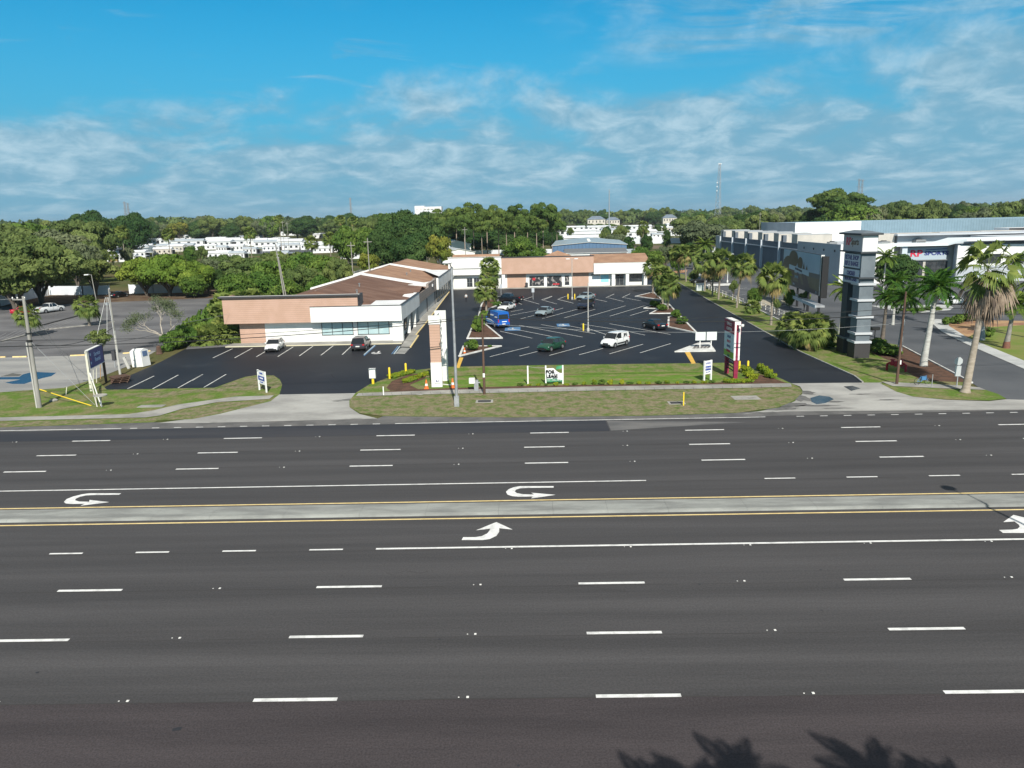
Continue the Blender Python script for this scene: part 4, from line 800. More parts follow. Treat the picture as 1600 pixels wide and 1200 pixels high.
def car(kind, pm, label, group, f, r, side, name=None, cat='car', roofm=None, glass=None):
    S = CARS[kind]; Lc, Wc = S['L'], S['W']; hw = Wc/2; glass = glass or carglass
    F_, R_ = Vector((*g(*f), 0)), Vector((*g(*r), 0)); h = (F_-R_).normalized()
    n = Vector((-h.y, h.x, 0))
    if (side == 'A' and n.y < 0) or (side == 'L' and n.x > 0) or (side == 'R' and n.x < 0): n = -n
    mid = (F_+R_)/2+n*hw*.92; wm = (S['wb'][0]+S['wb'][1])/2
    cen = mid+h*(wm-Lc/2)*1.0
    # local +x points to the tail, origin at the body's middle
    rz = math.atan2(-h.y, -h.x)
    T = thing(name or {'minivan': 'cargo_van', 'tallvan': 'delivery_van', 'pickup': 'pickup_truck'}.get(kind, 'parked_car'), (cen.x, cen.y, .014), label, cat, group, rz)
    X0 = -Lc/2; zb_ = .22 if S['r'] < .36 else .32
    b = MB(); st = S['low']; rings = []
    for x, zt, k in st:
        w = hw*k; bot = zb_+(.10 if x < .08 or x > Lc-.08 else 0)
        zt_ = max(zt, bot+.1)
        pr = [(-w*.90, bot), (-w*.98, bot+.12*(zt_-bot)), (-w, bot+.42*(zt_-bot)), (-w*.985, bot+.75*(zt_-bot)), (-w*.94, bot+.92*(zt_-bot)), (-w*.80, zt_), (0, zt_+.02)]
        pr += [(-p[0], p[1]) for p in pr[-2::-1]]; rings.append([(X0+x, p[0], p[1]) for p in pr])
    m_ = len(rings[0]); vs = [v for q in rings for v in q]; fs = []
    for i in range(len(rings)-1):
        for j in range(m_-1): fs.append((i*m_+j, i*m_+j+1, (i+1)*m_+j+1, (i+1)*m_+j))
        fs.append((i*m_+m_-1, i*m_, (i+1)*m_, (i+1)*m_+m_-1))
    fs += [tuple(range(m_)), tuple(range(len(vs)-1, len(vs)-m_-1, -1))]
    if S.get('bed'):
        x0, x1 = S['bed']
        fs = [f_ for f_ in fs]
    b.add(vs, fs, pm)
    b.build('body', T, smooth=35)
    # greenhouse
    a0, a1, a2, a3 = [X0+v for v in S['gh']]; zr, zb = S['zr'], S['zb']; wb_, wr = hw*.93, hw*(.76 if not S.get('van') else .86)
    def P8(x, w, z): return (x, -w, z), (x, w, z)
    gm = MB(); A = P8(a0, wb_, zb); B = P8(a1, wr, zr-.05); C_ = P8(a2, wr, zr-.05); D = P8(a3, wb_, zb)
    xg = X0+S['gh'][0]+1.55 if S.get('van') else a3
    gm.quad(A[0], A[1], B[1], B[0], glass)
    if S.get('van'):
        f0 = (X0+2.45)
        for i, s_ in ((0, -1), (1, 1)):
            gm.add([A[i], (f0, s_*wb_, zb), (f0, s_*wr, zr-.12), (B[i][0], s_*wr, zr-.12)], [(0, 1, 2, 3) if i == 0 else (3, 2, 1, 0)], glass)
        o = .02; gm.quad((a3+o-.02, -wb_*.8, zb+.1), (a2+o+.09*(a3-a2), -wr*.8, zr-.22), (a2+o+.09*(a3-a2), wr*.8, zr-.22), (a3+o-.02, wb_*.8, zb+.1), glass)
    else:
        gm.quad(D[1], D[0], C_[0], C_[1], glass)
        gm.quad(A[0], B[0], C_[0], D[0], glass); gm.quad(A[1], D[1], C_[1], B[1], glass)
    go = gm.build('windows', T)
    # roof, pillars in body colour
    rm = MB(); rp = [(a1-.02, zr-.07), (a1+.25, zr-.005), ((a1+a2)/2, zr+.015), (a2-.25, zr-.01), (a2+.03, zr-.07)]
    vs = []; 
    for x, z in rp: vs += [(x, -wr-.01, z-.035), (x, -wr*.88, z), (x, 0, z+.025), (x, wr*.88, z), (x, wr+.01, z-.035)]
    fs = [(i*5+j, (i+1)*5+j, (i+1)*5+j+1, i*5+j+1) for i in range(4) for j in range(4)]; rm.add([Vector(v) for v in vs], [f_[::-1] for f_ in fs], roofm or pm)
    rm.build('roof', T, smooth=40)
    pl = MB(); e = .012
    for s_ in (-1, 1):
        def W_(x, t, d=0): return (x, s_*((wb_+(wr-wb_)*t)+e), zb+(zr-.05-zb)*t)
        def pil(xb, xt, w, mt): pl.add([W_(xb-w/2, 0), W_(xb+w/2, 0), W_(xt+w/2, 1), W_(xt-w/2, 1)], [(0, 1, 2, 3) if s_ < 0 else (3, 2, 1, 0)], mt)
        pil(a0+.05, a1+.04, .09, pm)
        if S.get('van'):
            x1 = X0+2.45; pl.add([W_(x1-.03, 0), W_(a3, 0), W_(a2+.02, 1), W_(x1-.03, 1)], [(0, 1, 2, 3) if s_ < 0 else (3, 2, 1, 0)], pm)
        else:
            pil(a3-.16, a2-.03, .16, pm); md = (a1+a2)/2+.05; pil(md, md, .07, blackpl if kind != 'pickup' else pm)
            if kind in ('suv', 'hatch'): pil(a2-.45, a2-.5, .08, pm)
    if S.get('van'):
        q = MB(); pl.add([(a3+.001, -wb_, zb-.02), (a3+.001, wb_, zb-.02), (a2+.03, wr, zr-.06), (a2+.03, -wr, zr-.06)], [(0, 1, 2, 3)], pm)
        gm2 = MB(); gm2.quad((a3+.012, wb_*.86, zb+.12), (a3+.012, -wb_*.86, zb+.12), (a3+.012-(a3-a2)*.75, -wr*.84, zr-.28), (a3+.012-(a3-a2)*.75, wr*.84, zr-.28), glass); gm2.build('rear_window', T)
    pl.build('pillars', T)
    if S.get('bed'):
        x0, x1 = [X0+v for v in S['bed']]; q = MB(); q.box(x0, x1, -hw*.78, hw*.78, 1.18, 1.235, blackpl)
        for s_ in (-1, 1): q.box(x0-.05, x1+.08, s_*hw*.80-.05, s_*hw*.80+.05, 1.18, 1.30, pm)
        q.box(x1+.02, x1+.09, -hw*.8, hw*.8, 1.18, 1.30, pm); q.build('cargo_bed', T)
    # doors lines, bumpers, lamps, mirrors
    q = MB(); q.box(X0-.015, X0+.25, -hw*.80, hw*.80, zb_+.05, zb_+.28, blackpl); q.build('front_bumper', T)
    q = MB(); q.box(-X0-.25, -X0+.015, -hw*.86, hw*.86, zb_+.05, zb_+.25, blackpl if S.get('van') or kind == 'suv' else pm); q.build('rear_bumper', T)
    zl = st[1][1]-.02
    for s_ in (-1, 1):
        q = MB(); q.add([(X0+.02, s_*hw*.50, zl-.10), (X0+.02, s_*hw*.82, zl-.12), (X0+.33, s_*hw*.955, zl-.02), (X0+.33, s_*hw*.93, zl+.08), (X0+.18, s_*hw*.60, zl+.07)], [(0, 1, 2, 3, 4)], headl)
        q.add([(X0+.02, s_*hw*.50, zl-.10), (X0+.02, s_*hw*.82, zl-.12), (X0+.33, s_*hw*.955, zl-.02), (X0+.33, s_*hw*.93, zl+.08), (X0+.18, s_*hw*.60, zl+.07)], [(4, 3, 2, 1, 0)], headl)
        q.build('headlight', T)
        zt = st[-3][1]; q = MB()
        if S.get('van') : q.box(-X0-.05, -X0+.012, s_*hw*.86-.07, s_*hw*.86+.07, zt-.25, zt+.25, taill)
        else: q.box(-X0-.22, -X0-.01, s_*hw*.80-.14, s_*hw*.80+.13, zt-.20, zt-.02, taill)
        q.build('taillight', T)
        q = MB(); mx = a0+.28; q.box(mx, mx+.12, s_*(hw*.98)-.02 if s_ > 0 else s_*(hw*.98)-.18, s_*(hw*.98)+.18 if s_ > 0 else s_*(hw*.98)+.02, zb+.02, zb+.18, pm); q.build('mirror', T)
        q = MB(); ys = s_*(hw*.995)
        q.box(a0+.45, a0+.46, ys-.012, ys+.012, zb_+.2, zb-.04, blackpl)
        q.box((a1+a2)/2+.04, (a1+a2)/2+.05, ys-.012, ys+.012, zb_+.2, zb-.04, blackpl); q.box((a1+a2)/2-.25, (a1+a2)/2-.08, ys-.02, ys+.02, zb-.16, zb-.13, pm); q.build('door_seam', T)
    q = MB(); q.box(X0-.02, X0+.02, -hw*.42, hw*.42, zb_+.30, zl-.06, blackpl if kind != 'pickup' else chrome); q.build('grille', T)
    q = MB(); q.box(-X0, -X0+.02, -.26, .26, .62, .76, plate_m); q.build('number_plate', T)
    for x in S['wb']:
        for s_ in (-1, 1):
            rr = S['r']; c0 = (X0+x, s_*(hw-.20), rr)
            Mx = Matrix.Translation((X0+x, 0, rr)) @ Matrix.Rotation(R(-90*s_), 4, 'X')
            q = MB(); q.lathe([(rr+.075, hw*.90), (rr+.075, hw+.006)], blackpl, 18, mt=Mx); q.build('wheel_arch', T, smooth=40)
            q = MB(); q.lathe([(rr*.6, hw-.22), (rr*.93, hw-.2), (rr, hw-.15), (rr, hw), (rr*.93, hw+.022), (rr*.6, hw+.02)], tyre_m, 20, mt=Mx); ty = q.build('wheel', T, smooth=40)
            q = MB(); q.lathe([(rr*.64, hw+.015), (rr*.62, hw+.03), (rr*.15, hw+.022)], rim_m, 16, mt=Mx)
            for k in range(5):
                t = k*1.2566; q.add([Mx @ Vector((rr*.2*math.cos(t+.6), rr*.2*math.sin(t+.6), hw+.034)), Mx @ Vector((rr*.58*math.cos(t+.35), rr*.58*math.sin(t+.35), hw+.034)), Mx @ Vector((rr*.58*math.cos(t+.85), rr*.58*math.sin(t+.85), hw+.034))], [(0, 1, 2)], blackpl)
            q.build('rim', ty)
    return T
white_c = paint('car_white', (.74, .75, .74)); green_c = paint('car_green', (.018, .085, .045), metal=.3); silver_c = paint('car_silver', (.36, .44, .46), metal=.35)
navy_c = paint('car_navy', (.010, .016, .035)); black_c = paint('car_black', (.008, .008, .010)); blue_c = paint('van_blue', (.008, .10, .42)); maroon_c = paint('car_taupe', (.060, .045, .052), metal=.4)
red_c = paint('car_red', (.42, .008, .03)); grey_c = paint('car_grey', (.16, .17, .18), metal=.4)
LOT = 'vehicles parked in the striped car park'
car('hatch', green_c, 'dark green hatchback parked in the front row of the car park', LOT, (858.5, 550.5), (881, 544.3), 'A')
cv = car('minivan', white_c, 'small white cargo van with black logo on its side', LOT, (958.5, 544.2), (980.5, 538.6), 'A', cat='van')
car('sedan', silver_c, 'silver sedan alone in the middle of the car park', LOT, (850.5, 494.5), (864.5, 490.4), 'A')
car('suv', navy_c, 'dark navy pickup-nosed suv behind the parking lot lamp', LOT, (913.5, 484.5), (930.5, 479), 'A')
car('sedan', black_c, 'black sedan with its tail towards the island at the far side of the lot', LOT, (1004.5, 511.5), (1025, 516.3), 'A')
bv = car('tallvan', blue_c, 'bright blue delivery van with white swooshes beside the sabal palms', LOT, (758, 507.5), (777, 513.5), 'A', cat='van')
car('sedan', white_c, 'white sedan with dark roof glass behind the blue van', LOT, (791, 486.3), (804.5, 482.7), 'A', roofm=black_c)
car('pickup', black_c, 'black pickup truck backed behind the white sedan', LOT, (782, 473), (800, 473.5), 'A', cat='pickup')
car('sedan', silver_c, 'low silver coupe behind the dark navy suv', LOT, (912, 469.5), (929, 466.5), 'A')
car('hatch', white_c, 'white hatchback nose out in front of the salmon fascia wall', 'cars parked in front of the left shop building', (434, 550.5), (444.8, 543), 'L')
car('suv', maroon_c, 'dark taupe suv nosed in to the shop windows', 'cars parked in front of the left shop building', (579.6, 541), (570.8, 548.4), 'L')
LL = 'vehicles under the trees of the old left lot'
car('sedan', red_c, 'bright red car under the trees at the far left', LL, (49, 489.5), (28, 491), 'A')
car('pickup', white_c, 'white pickup truck under the oak trees at left', LL, (98, 486), (69.5, 490), 'A', cat='pickup')
car('sedan', black_c, 'black car in deep shade below the green trees', LL, (199, 463.5), (184, 465.5), 'A')
RR = 'cars parked behind the row of palms'
car('suv', black_c, 'black suv parked behind the row of sabal palms', RR, (1088, 442.5), (1101, 442), 'A')
car('sedan', grey_c, 'dark grey car between palm trunks next to the black suv', RR, (1110, 441), (1122, 440.5), 'A')
car('minivan', white_c, 'white van parked behind the black suv in the grey lot', RR, (1089, 433), (1102, 432), 'A', cat='van')
car('sedan', navy_c, 'dark blue car just past the corner of the rear shops', LOT, (1009, 436.8), (1020, 436.2), 'A')
car('sedan', black_c, 'black car half hidden behind the palm at the far right', 'cars near the store entrance', (1562, 489), (1580, 488), 'A')
car('sedan', white_c, 'white car by the store canopy behind the palms', 'cars near the store entrance', (1505, 476), (1488, 476.5), 'A')
# van graphics
W2 = CARS['minivan']['W']/2
q = MB(); kx = .25
def side_m(W_, tilt, x, z, sgn):   # frame on the flank: reading direction towards local x
    return face_m((x, sgn*W_, z), (-sgn*-1, 0, 0) if sgn < 0 else (-1, 0, 0), (0, 0, 1))
for sg in (1, -1):
    lettering('JFG', .50, black_c, cv, face_m((1.15, sg*(W2*.905+.04), 1.42), (-sg, 0, 0), (0, -sg*.12, 1)), sx=1.1, bold=.02)
    q = MB(); y0, y1 = sorted((sg*W2*.99, sg*(W2*.99+.02))); q.box(-.8, 1.3, y0, y1, .40, .58, blackpl); q.build('sill_trim', cv)
WB = CARS['tallvan']['W']/2
whl = mat('decal_white', (.8, .85, .88), rough=.3); pall = mat('decal_pale_blue', (.25, .50, .75), rough=.3)
for sg in (1, -1):
    for k, (zc, am, xm, wd, mm) in enumerate(((1.02, .22, -.1, .10, whl), (.78, .16, .1, .08, pall))):
        q = MB(); pts = []
        for i in range(13):
            t = i/12; x = -1.9+3.9*t+xm*.2; z = zc+am*math.sin(t*3.0+.3)-.25*t
            pts.append((x, z, wd*math.sin(math.pi*min(1, t+.12))**.6 if t < .95 else .01))
        for i in range(12):
            (x0, z0, w0), (x1, z1, w1) = pts[i], pts[i+1]; y = sg*(WB+.012)
            q.add([(x0, y, z0-w0), (x1, y, z1-w1), (x1, y, z1+w1), (x0, y, z0+w0)], [(3, 2, 1, 0) if sg > 0 else (0, 1, 2, 3)], mm)
        q.build('swoosh_decal', bv)
    q = MB(); 
    for x0, x1, z, hh in ((-.2, 1.1, 1.95, .10), (1.55, 2.6, 1.75, .09)): 
        y = sg*(WB*.93); q.add([(x0, y*.985+sg*.05, z-hh), (x1, y*.985+sg*.05, z-hh), (x1, y*.97+sg*.05, z+hh), (x0, y*.97+sg*.05, z+hh)], [(3, 2, 1, 0) if sg > 0 else (0, 1, 2, 3)], whl)
    q.build('stripe_decal', bv)
q = MB(); q.box(2.86, 2.872, -.3, .5, 1.0, 1.12, whl); q.build('rear_decal', bv)
# ================================================================ STREET FURNITURE
galv = mat('galvanised_steel', (.46, .47, .48), (.36, .37, .38), sc=2, rough=.5, metal=.5)
conpole = mat('pale_pole_concrete', (.50, .49, .45), (.40, .39, .36), sc=1, rough=.85)
wood = mat('brown_pole_wood', (.125, .075, .055), (.09, .055, .04), sc=2, stretch=(1, 1, .2), rough=.9)
woodg = mat('grey_pole_wood', (.33, .32, .29), (.25, .24, .22), sc=2, stretch=(1, 1, .2), rough=.9)
wire_m = mat('wire', (.02, .02, .02), rough=.6); wire_l = mat('pale_wire', (.35, .36, .36), rough=.5)
yelb = mat('bollard_yellow', (.80, .58, .03), (.70, .50, .04), sc=2, rough=.5)
def base(px, py): x, y = g(px, py); return (x, y, 0)
def tube_thing(T, name, pts, r, m, n=8): b = MB(); b.tube(pts, r, m, n); return b.build(name, T, smooth=50)

# street lamp on the verge
bx, by, _ = base(714, 635); T = thing('street_lamp', (bx, by, 0), 'tall tapered silver street lamp on the grass verge by the road', 'street lamp')
b = MB(); b.box(-.22, .22, -.22, .22, 0, .95, galv); b.build('base_cover', T)
tube_thing(T, 'pole', [(0, 0, .0), (0, 0, 6), (-.02, 0, 12.6)], [.15, .12, .08], galv, 10)
tube_thing(T, 'arm', [(-.02, 0, 12.5), (-.05, -.8, 12.9), (-.1, -1.9, 13.05)], [.05, .05, .04], galv)
b = MB(); b.lathe([(.05, -.12), (.34, -.08), (.42, 0), (.36, .13), (.12, .22)], mat('lamp_housing', (.72, .73, .72), rough=.4), 14); b.build('lamp_head', T, smooth=50, loc=(-.15, -2.2, 13.05))
# parking lot lamps
def lot_lamp(px, py, h, label, grp='lamp posts in the car park', double=False, z=0, col=conpole, rot=0):
    x, y = g(px, py); T = thing('lamp_post', (x, y, z), label, 'lamp post', grp, rot)
    b = MB(); b.lathe([(.2, 0), (.2, .5), (.1, .55)], col, 10); b.build('footing', T)
    tube_thing(T, 'pole', [(0, 0, .3), (0, 0, h)], [.09, .06], col)
    for s_ in ((-1, 1) if double else (1,)):
        b = MB(); b.tube([(0, 0, h-.05), (s_*.5, 0, h+.02)], .035, col, 6); b.box(s_*.85-.38, s_*.85+.38, -.2, .2, h-.05, h+.12, MATS['lamp_housing']); b.build('lamp_head', T)
    return T
lot_lamp(919, 518, 7.2, 'tall pale lamp post with yellow bollard in mid car park')
lot_lamp(894, 468, 8.3, 'double headed lamp post in front of the salmon fascia', double=True)
lot_lamp(1136.5, 441.5, 6.9, 'white lamp post left of the second palm gap', 'lamp posts in the grey right lot', col=wwall)
lot_lamp(1218, 471, 4.2, 'short white lamp post under the billboard deck', 'lamp posts in the grey right lot', col=wwall)
lot_lamp(1045.5, 420, 6.5, 'slim white lamp post behind the rear end of the palm row', 'lamp posts in the grey right lot', col=wwall)
lot_lamp(980, 398, 9, 'thin lamp post by the round hedge trees', 'lamp posts near the mobile homes')
lot_lamp(668, 425, 7.0, 'thin lamp post beside the yellowish tree behind the shop roof', 'lamp posts near the mobile homes')
T = lot_lamp(157, 504, 8.6, 'leaning grey lamp post with curved arm in the old left lot', 'lamp posts in the old left lot', col=woodg, rot=R(180)); T.rotation_euler[1] = R(3)
# utility poles
def upole(px, py, h, m, label, r=.17, lean=(0, 0), arm=None, name='utility_pole'):
    x, y = g(px, py); T = thing(name, (x, y, 0), label, 'utility pole')
    tube_thing(T, 'pole', [(0, 0, 0), (lean[0]*h, lean[1]*h, h)], [r, r*.62], m, 10)
    if arm:
        b = MB(); b.box(-arm, arm*.3, -.06, .06, h-.35, h-.25, m); b.build('crossarm', T)
        b = MB(); 
        for k in (-arm, -arm*.5, arm*.25): b.lathe([(.05, 0), (.08, .1), (.04, .2)], mat('insulator', (.45, .45, .42), rough=.3), 8, (k, 0, h-.25))
        b.build('insulators', T)
    return T, Vector((x+lean[0]*h, y+lean[1]*h, h))
T1, top1 = upole(62, 637, 10.6, woodg, 'thick pale utility pole on the grass at the far left', .21, (.012, 0), arm=.9)
b = MB(); b.box(-.26, -.15, -.14, -.03, 0, 6.3, conpole); b.build('conduit', T1)
b = MB(); b.lathe([(.25, 6.35), (.25, 6.5)], wire_m, 10, (.05, 0, 0)); b.lathe([(.24, 7.1), (.24, 7.2)], wire_m, 10, (.06, 0, 0)); b.build('cable_clamp', T1)
T2, top2 = upole(757, 616, 7.8, wood, 'slim brown wooden pole on the pavement by the verge', .13)
b = MB(); b.box(-.10, .10, -.15, -.12, 1.7, 2.1, wwall); b.build('tag_plate', T2)
T3, top3 = upole(1401, 600.5, 9.0, wood, 'brown wooden pole standing left of the blue bicycle', .14, (.012, 0))
b = MB(); b.box(.05, .17, -.2, -.1, 2.0, 2.4, wwall); b.build('meter_box', T3)
T4, top4 = upole(188, 587, 9.9, woodg, 'thin grey pole with white lower sleeve beside the donation bin', .12)
b = MB(); b.tube([(0, 0, 0), (0, 0, 5.2)], [.135, .125], conpole, 8); b.build('pale_sleeve', T4)
b = MB()
for s_ in (-.55, .0, .4): b.tube([(s_*.3-.3, 0, 9.0), (s_*2-.7, -.3, 4.9)], .022, wwall, 4)
b.box(-.55, -.3, -.1, .1, 8.1, 8.4, galv); b.build('brace_rods', T4)
# twin steel mast rising out of the trees
x, y = g(447, 470); T = thing('utility_pole', (x-2, 126, 0), 'twin grey mast rising out of the trees behind the salmon wall', 'utility pole')
mx_, _ = at(447, 460, 126); T.location.x = mx_
tube_thing(T, 'pole', [(0, 0, 0), (-1.05, 0, 13.4)], [.13, .09], woodg); tube_thing(T, 'pole', [(.5, 0, 0), (-.75, 0, 11.2)], [.11, .08], woodg)
b = MB(); 
for k in range(5): b.box(-1.15+k*.02, -.6, -.05, .05, 13.2-k*.5, 13.28-k*.5, galv)
b.build('rungs', T)
# wires
def wire(A, B, sag, m=wire_m, r=.016, label='', grp='overhead wires along the road', n=14, cat='wire'):
    A, B = Vector(A), Vector(B); pts = []
    for i in range(n+1):
        t = i/n; p = A.lerp(B, t); p.z -= sag*4*t*(1-t); pts.append(tuple(p-A))
    b = MB(); b.tube(pts, r, m, 4); o = b.build('overhead_wire'); o.location = A; return tag(o, label, cat, grp)
def zt(px, py, ref): return hgt(px, py, ref[1])
A1, A2, A3 = Vector((top1.x-.05, top1.y, zt(52, 540, top1))), Vector((top2.x, top2.y, 7.55)), Vector((top3.x-.03, top3.y, zt(1402, 490, top3)))
for k, (dz, r, m_, lab) in enumerate(((0, .045, wire_m, 'thick lower black cable'), (.55, .028, wire_m, 'thin upper black cable'))):
    wire(A1+Vector((0, -.2, dz)), A2+Vector((0, -.1, -.05+dz*.3)), .55, m_, r, lab+' from the far left pole to the slim brown pole')
    wire(A2+Vector((0, -.1, -.05+dz*.3)), A3+Vector((0, -.1, dz)), .6, m_, r, lab+' from the slim brown pole to the pole by the bicycle')
    wire(A3+Vector((0, -.1, dz)), (82, 74.0, 7.1+dz), .5, m_, r, lab+' leaving the bicycle pole past the large palm')
    wire(A1+Vector((0, -.2, dz)), (-82, 71, 7+dz), .4, m_, r, lab+' leaving the far left pole out of the photo')
wire(A2+Vector((0, 0, -.6)), A3+Vector((0, 0, -.9)), .9, wire_l, .012, 'pale thin wire sagging below the black cables')
wire(top1+Vector((-.8, 0, -.2)), (-90, 72, 10), .5, wire_l, .014, 'pale wire from the top of the far left pole')
wire(A1+Vector((.1, 0, .1)), (top4.x, top4.y, 5.6), .8, wire_m, .03, 'black service cable from far left pole to the thin grey pole', 'service cables over the old left lot')
wire(A1+Vector((.1, 0, -.3)), (top4.x+6, top4.y+16, 5.0), 1.0, wire_m, .02, 'low sagging cable over the worn left lot', 'service cables over the old left lot')
wire((top4.x, top4.y, 5.4), (-40.6, 108, 4.6), .5, wire_l, .014, 'pale wire from the thin grey pole to the salmon wall', 'service cables over the old left lot')
for k, (px, py) in enumerate(((98, 556), (105, 554))):
    x, y = g(px, py); wire((top1.x, top1.y, 10.3-k*2.6), (x, y, 0.1), 0, wire_l, .02, ('upper' if not k else 'lower')+' guy wire from the far left pole down to the pale concrete', 'guy wires of the far left pole', n=2, cat='guy wire')
x0, y0 = g(143, 634); x1, y1 = g(114, 605)
T = thing('guy_guard', (x0, y0, 0), 'yellow guy wire guard leaning over the grass near the blue sign', 'guy guard')
b = MB(); b.tube([(0, 0, 0), (x1-x0, (y1-y0)*.3, 1.3)], .05, yelb, 6); b.build('yellow_tube', T)
wire((x0+.3, y0+.1, .02), (top1.x+.1, top1.y, 6.3), 0, wire_l, .018, 'pale guy wire above the yellow guard', 'guy wires of the far left pole', n=2, cat='guy wire')

# tower sign: two white piers, front one with salmon siding
x, y = g(684, 605); x2, y2 = g(688, 593)
T = thing('tower_sign', (x, y, 0), 'tall blank salmon and white pylon sign on two piers', 'sign')
b = MB(); b.box(-.62, .48, -.02, .35, 0, 2.55, wwall); b.box(-.60, .46, .0, .35, 2.55, 7.0, pink); b.box(-.66, .52, -.05, .40, 6.45, 7.3, wwall); b.build('front_pier', T)
b = MB(); b.box(-.35, .80, 2.9, 3.25, 0, 7.45, wwall); b.build('rear_pier', T)
b = MB()
for k in range(6): b.box(.30, .36, .4, 2.9, 2.7+k*.75, 2.78+k*.75, galv)
b.box(.28, .34, .35, .42, 2.5, 7.0, blackpl); b.build('sign_frame', T)
b = MB(); b.box(.05, .15, .3, 2.9, 6.95, 7.3, wwall); b.build('top_beam', T)
x3, y3 = g(702, 602); t = thing('white_board', (x3, y3, 0), 'white plank lying on the grass right of the salmon pylon', 'plank'); b = MB(); b.box(-1.2, .3, -.06, .06, .02, .08, wwall, mt=Matrix.Rotation(R(-28), 4, 'Z')); b.build('plank', t)
t = thing('small_mark_plate', (x-.05, y-.06, .5), 'small blue and white house mark plate on the foot of the salmon pylon', 'plate'); b = MB(); b.box(-.25, .35, -.03, 0, -.05, .35, wwall); b.build('plate', t); lettering('A1', .3, navyl, t, face_m((.05, -.035, .15), (1, 0, 0)), bold=.01)

# traffic cones
def cone(px, py, lab, s_=1.0):
    x, y = g(px, py); T = thing('traffic_cone', (x, y, .03), lab, 'traffic cone', 'orange cones near the salmon pylon')
    oc = mat('cone_orange', (.75, .17, .04), rough=.5); b = MB(); b.box(-.2, .2, -.2, .2, 0, .04, oc); b.lathe([(.17, .04), (.125, .3), (.095, .48), (.04, .8)], oc, 14); b.build('cone_body', T, smooth=40)
    b = MB(); b.lathe([(.137, .26), (.104, .45)], wwall, 14); b.build('reflective_band', T); T.scale = (s_, s_, s_)
cone(666.5, 607.5, 'orange cone left of the salmon pylon foot', 1.15); cone(707.5, 606, 'orange cone right of the salmon pylon foot', 1.2); cone(726, 553, 'orange cone standing in the nearest planting island')
# bollards
def bollard(px, py, h, lab, grp, lean=0):
    x, y = g(px, py); T = thing('bollard', (x, y, 0), lab, 'bollard', grp); b = MB(); b.lathe([(.115, 0), (.115, h-.05), (.08, h), (.02, h+.03)], yelb, 12); b.build('post', T, smooth=45)
    if lean: T.rotation_euler[1] = R(lean)
bollard(609, 592, 1.25, 'yellow bollard left of the yellow-green hedge', 'yellow bollards'); bollard(634.5, 585, 1.25, 'yellow bollard at the top end of the yellow-green hedge', 'yellow bollards')
bollard(1155, 580.5, 1.15, 'yellow bollard just right of the maroon sign', 'yellow bollards'); bollard(1168.5, 578, 1.0, 'yellow bollard behind the bright bush by the maroon sign', 'yellow bollards')
bollard(911.5, 517, 1.1, 'yellow bollard left of the mid car park lamp', 'yellow bollards')
bollard(887.5, 467.5, 1.1, 'yellow bollard left of the double headed lamp', 'yellow bollards'); bollard(898, 467.5, 1.1, 'yellow bollard right of the double headed lamp', 'yellow bollards')
# white box on yellow post
x, y = g(583, 600); T = thing('call_box', (x, y, 0), 'white box on a yellow post at the driveway corner', 'utility box')
b = MB(); b.lathe([(.14, 0), (.14, .65)], yelb, 12); b.build('post', T); b = MB(); b.box(-.32, .32, -.2, .2, .65, 1.6, wwall); b.box(-.34, .34, -.22, .22, 1.6, 1.66, wwall); b.build('box', T)
x, y = g(738, 611); T = thing('utility_cabinet', (x, y, .055), 'small white box on a grey pedestal at the pavement edge', 'utility box')
b = MB(); b.box(-.28, .28, -.25, .25, .75, 1.25, wwall); b.build('box', T); b = MB(); b.box(.20, .62, -.12, .18, 0, 1.05, galv); b.box(.05, .8, -.03, .03, .75, .85, galv); b.build('pedestal', T)
for px, py, h, lab in ((599.5, 618, .9, 'thin white marker post on the pavement left of the pylon'), (1068, 634, 1.25, 'thin yellow marker post beside the right drain cover')):
    x, y = g(px, py); T = thing('marker_post', (x, y, 0), lab, 'marker post'); b = MB(); b.box(-.05, .05, -.02, .02, 0, h, yelb if 'yellow' in lab else wwall); b.build('post', T)

# agent signs
def agent_sign(px, py, px2, py2, lab):
    A, B = Vector((*g(px, py), 0)), Vector((*g(px2, py2), 0)); d = (B-A); w = d.length; rz = math.atan2(d.y, d.x)
    T = thing('agent_sign', A, lab, 'sign', 'white agents signs on the verge', rz)
    for xx in (0, w): b = MB(); b.box(xx-.07, xx+.07, -.07, .07, 0, 2.15, wwall); b.build('post', T)
    b = MB(); b.box(.07, w-.07, -.04, .04, .75, 2.12, mat('sign_white', (.8, .8, .8), rough=.4)); bo = b.build('board', T)
    b = MB(); b.box(.09, w-.09, -.055, -.041, 1.13, 1.58, mat('sign_blue', (.03, .07, .32), rough=.4)); b.build('blue_band', bo)
    lettering('LEASING', .26, MATS['sign_blue'], bo, face_m((w/2, -.05, 1.86), (1, 0, 0)), sx=.75)
    lettering('FOR LEASE', .24, MATS['sign_white'], bo, face_m((w/2, -.062, 1.36), (1, 0, 0)), sx=.72); lettering('CALL NOW', .16, MATS['sign_blue'], bo, face_m((w/2, -.05, .95), (1, 0, 0)), sx=.8)
agent_sign(405.5, 609.5, 416.5, 613.5, 'white agent sign with blue band on the left grass island')
agent_sign(1100, 596.5, 1110.5, 594.5, 'white agent sign with blue band left of the maroon sign')
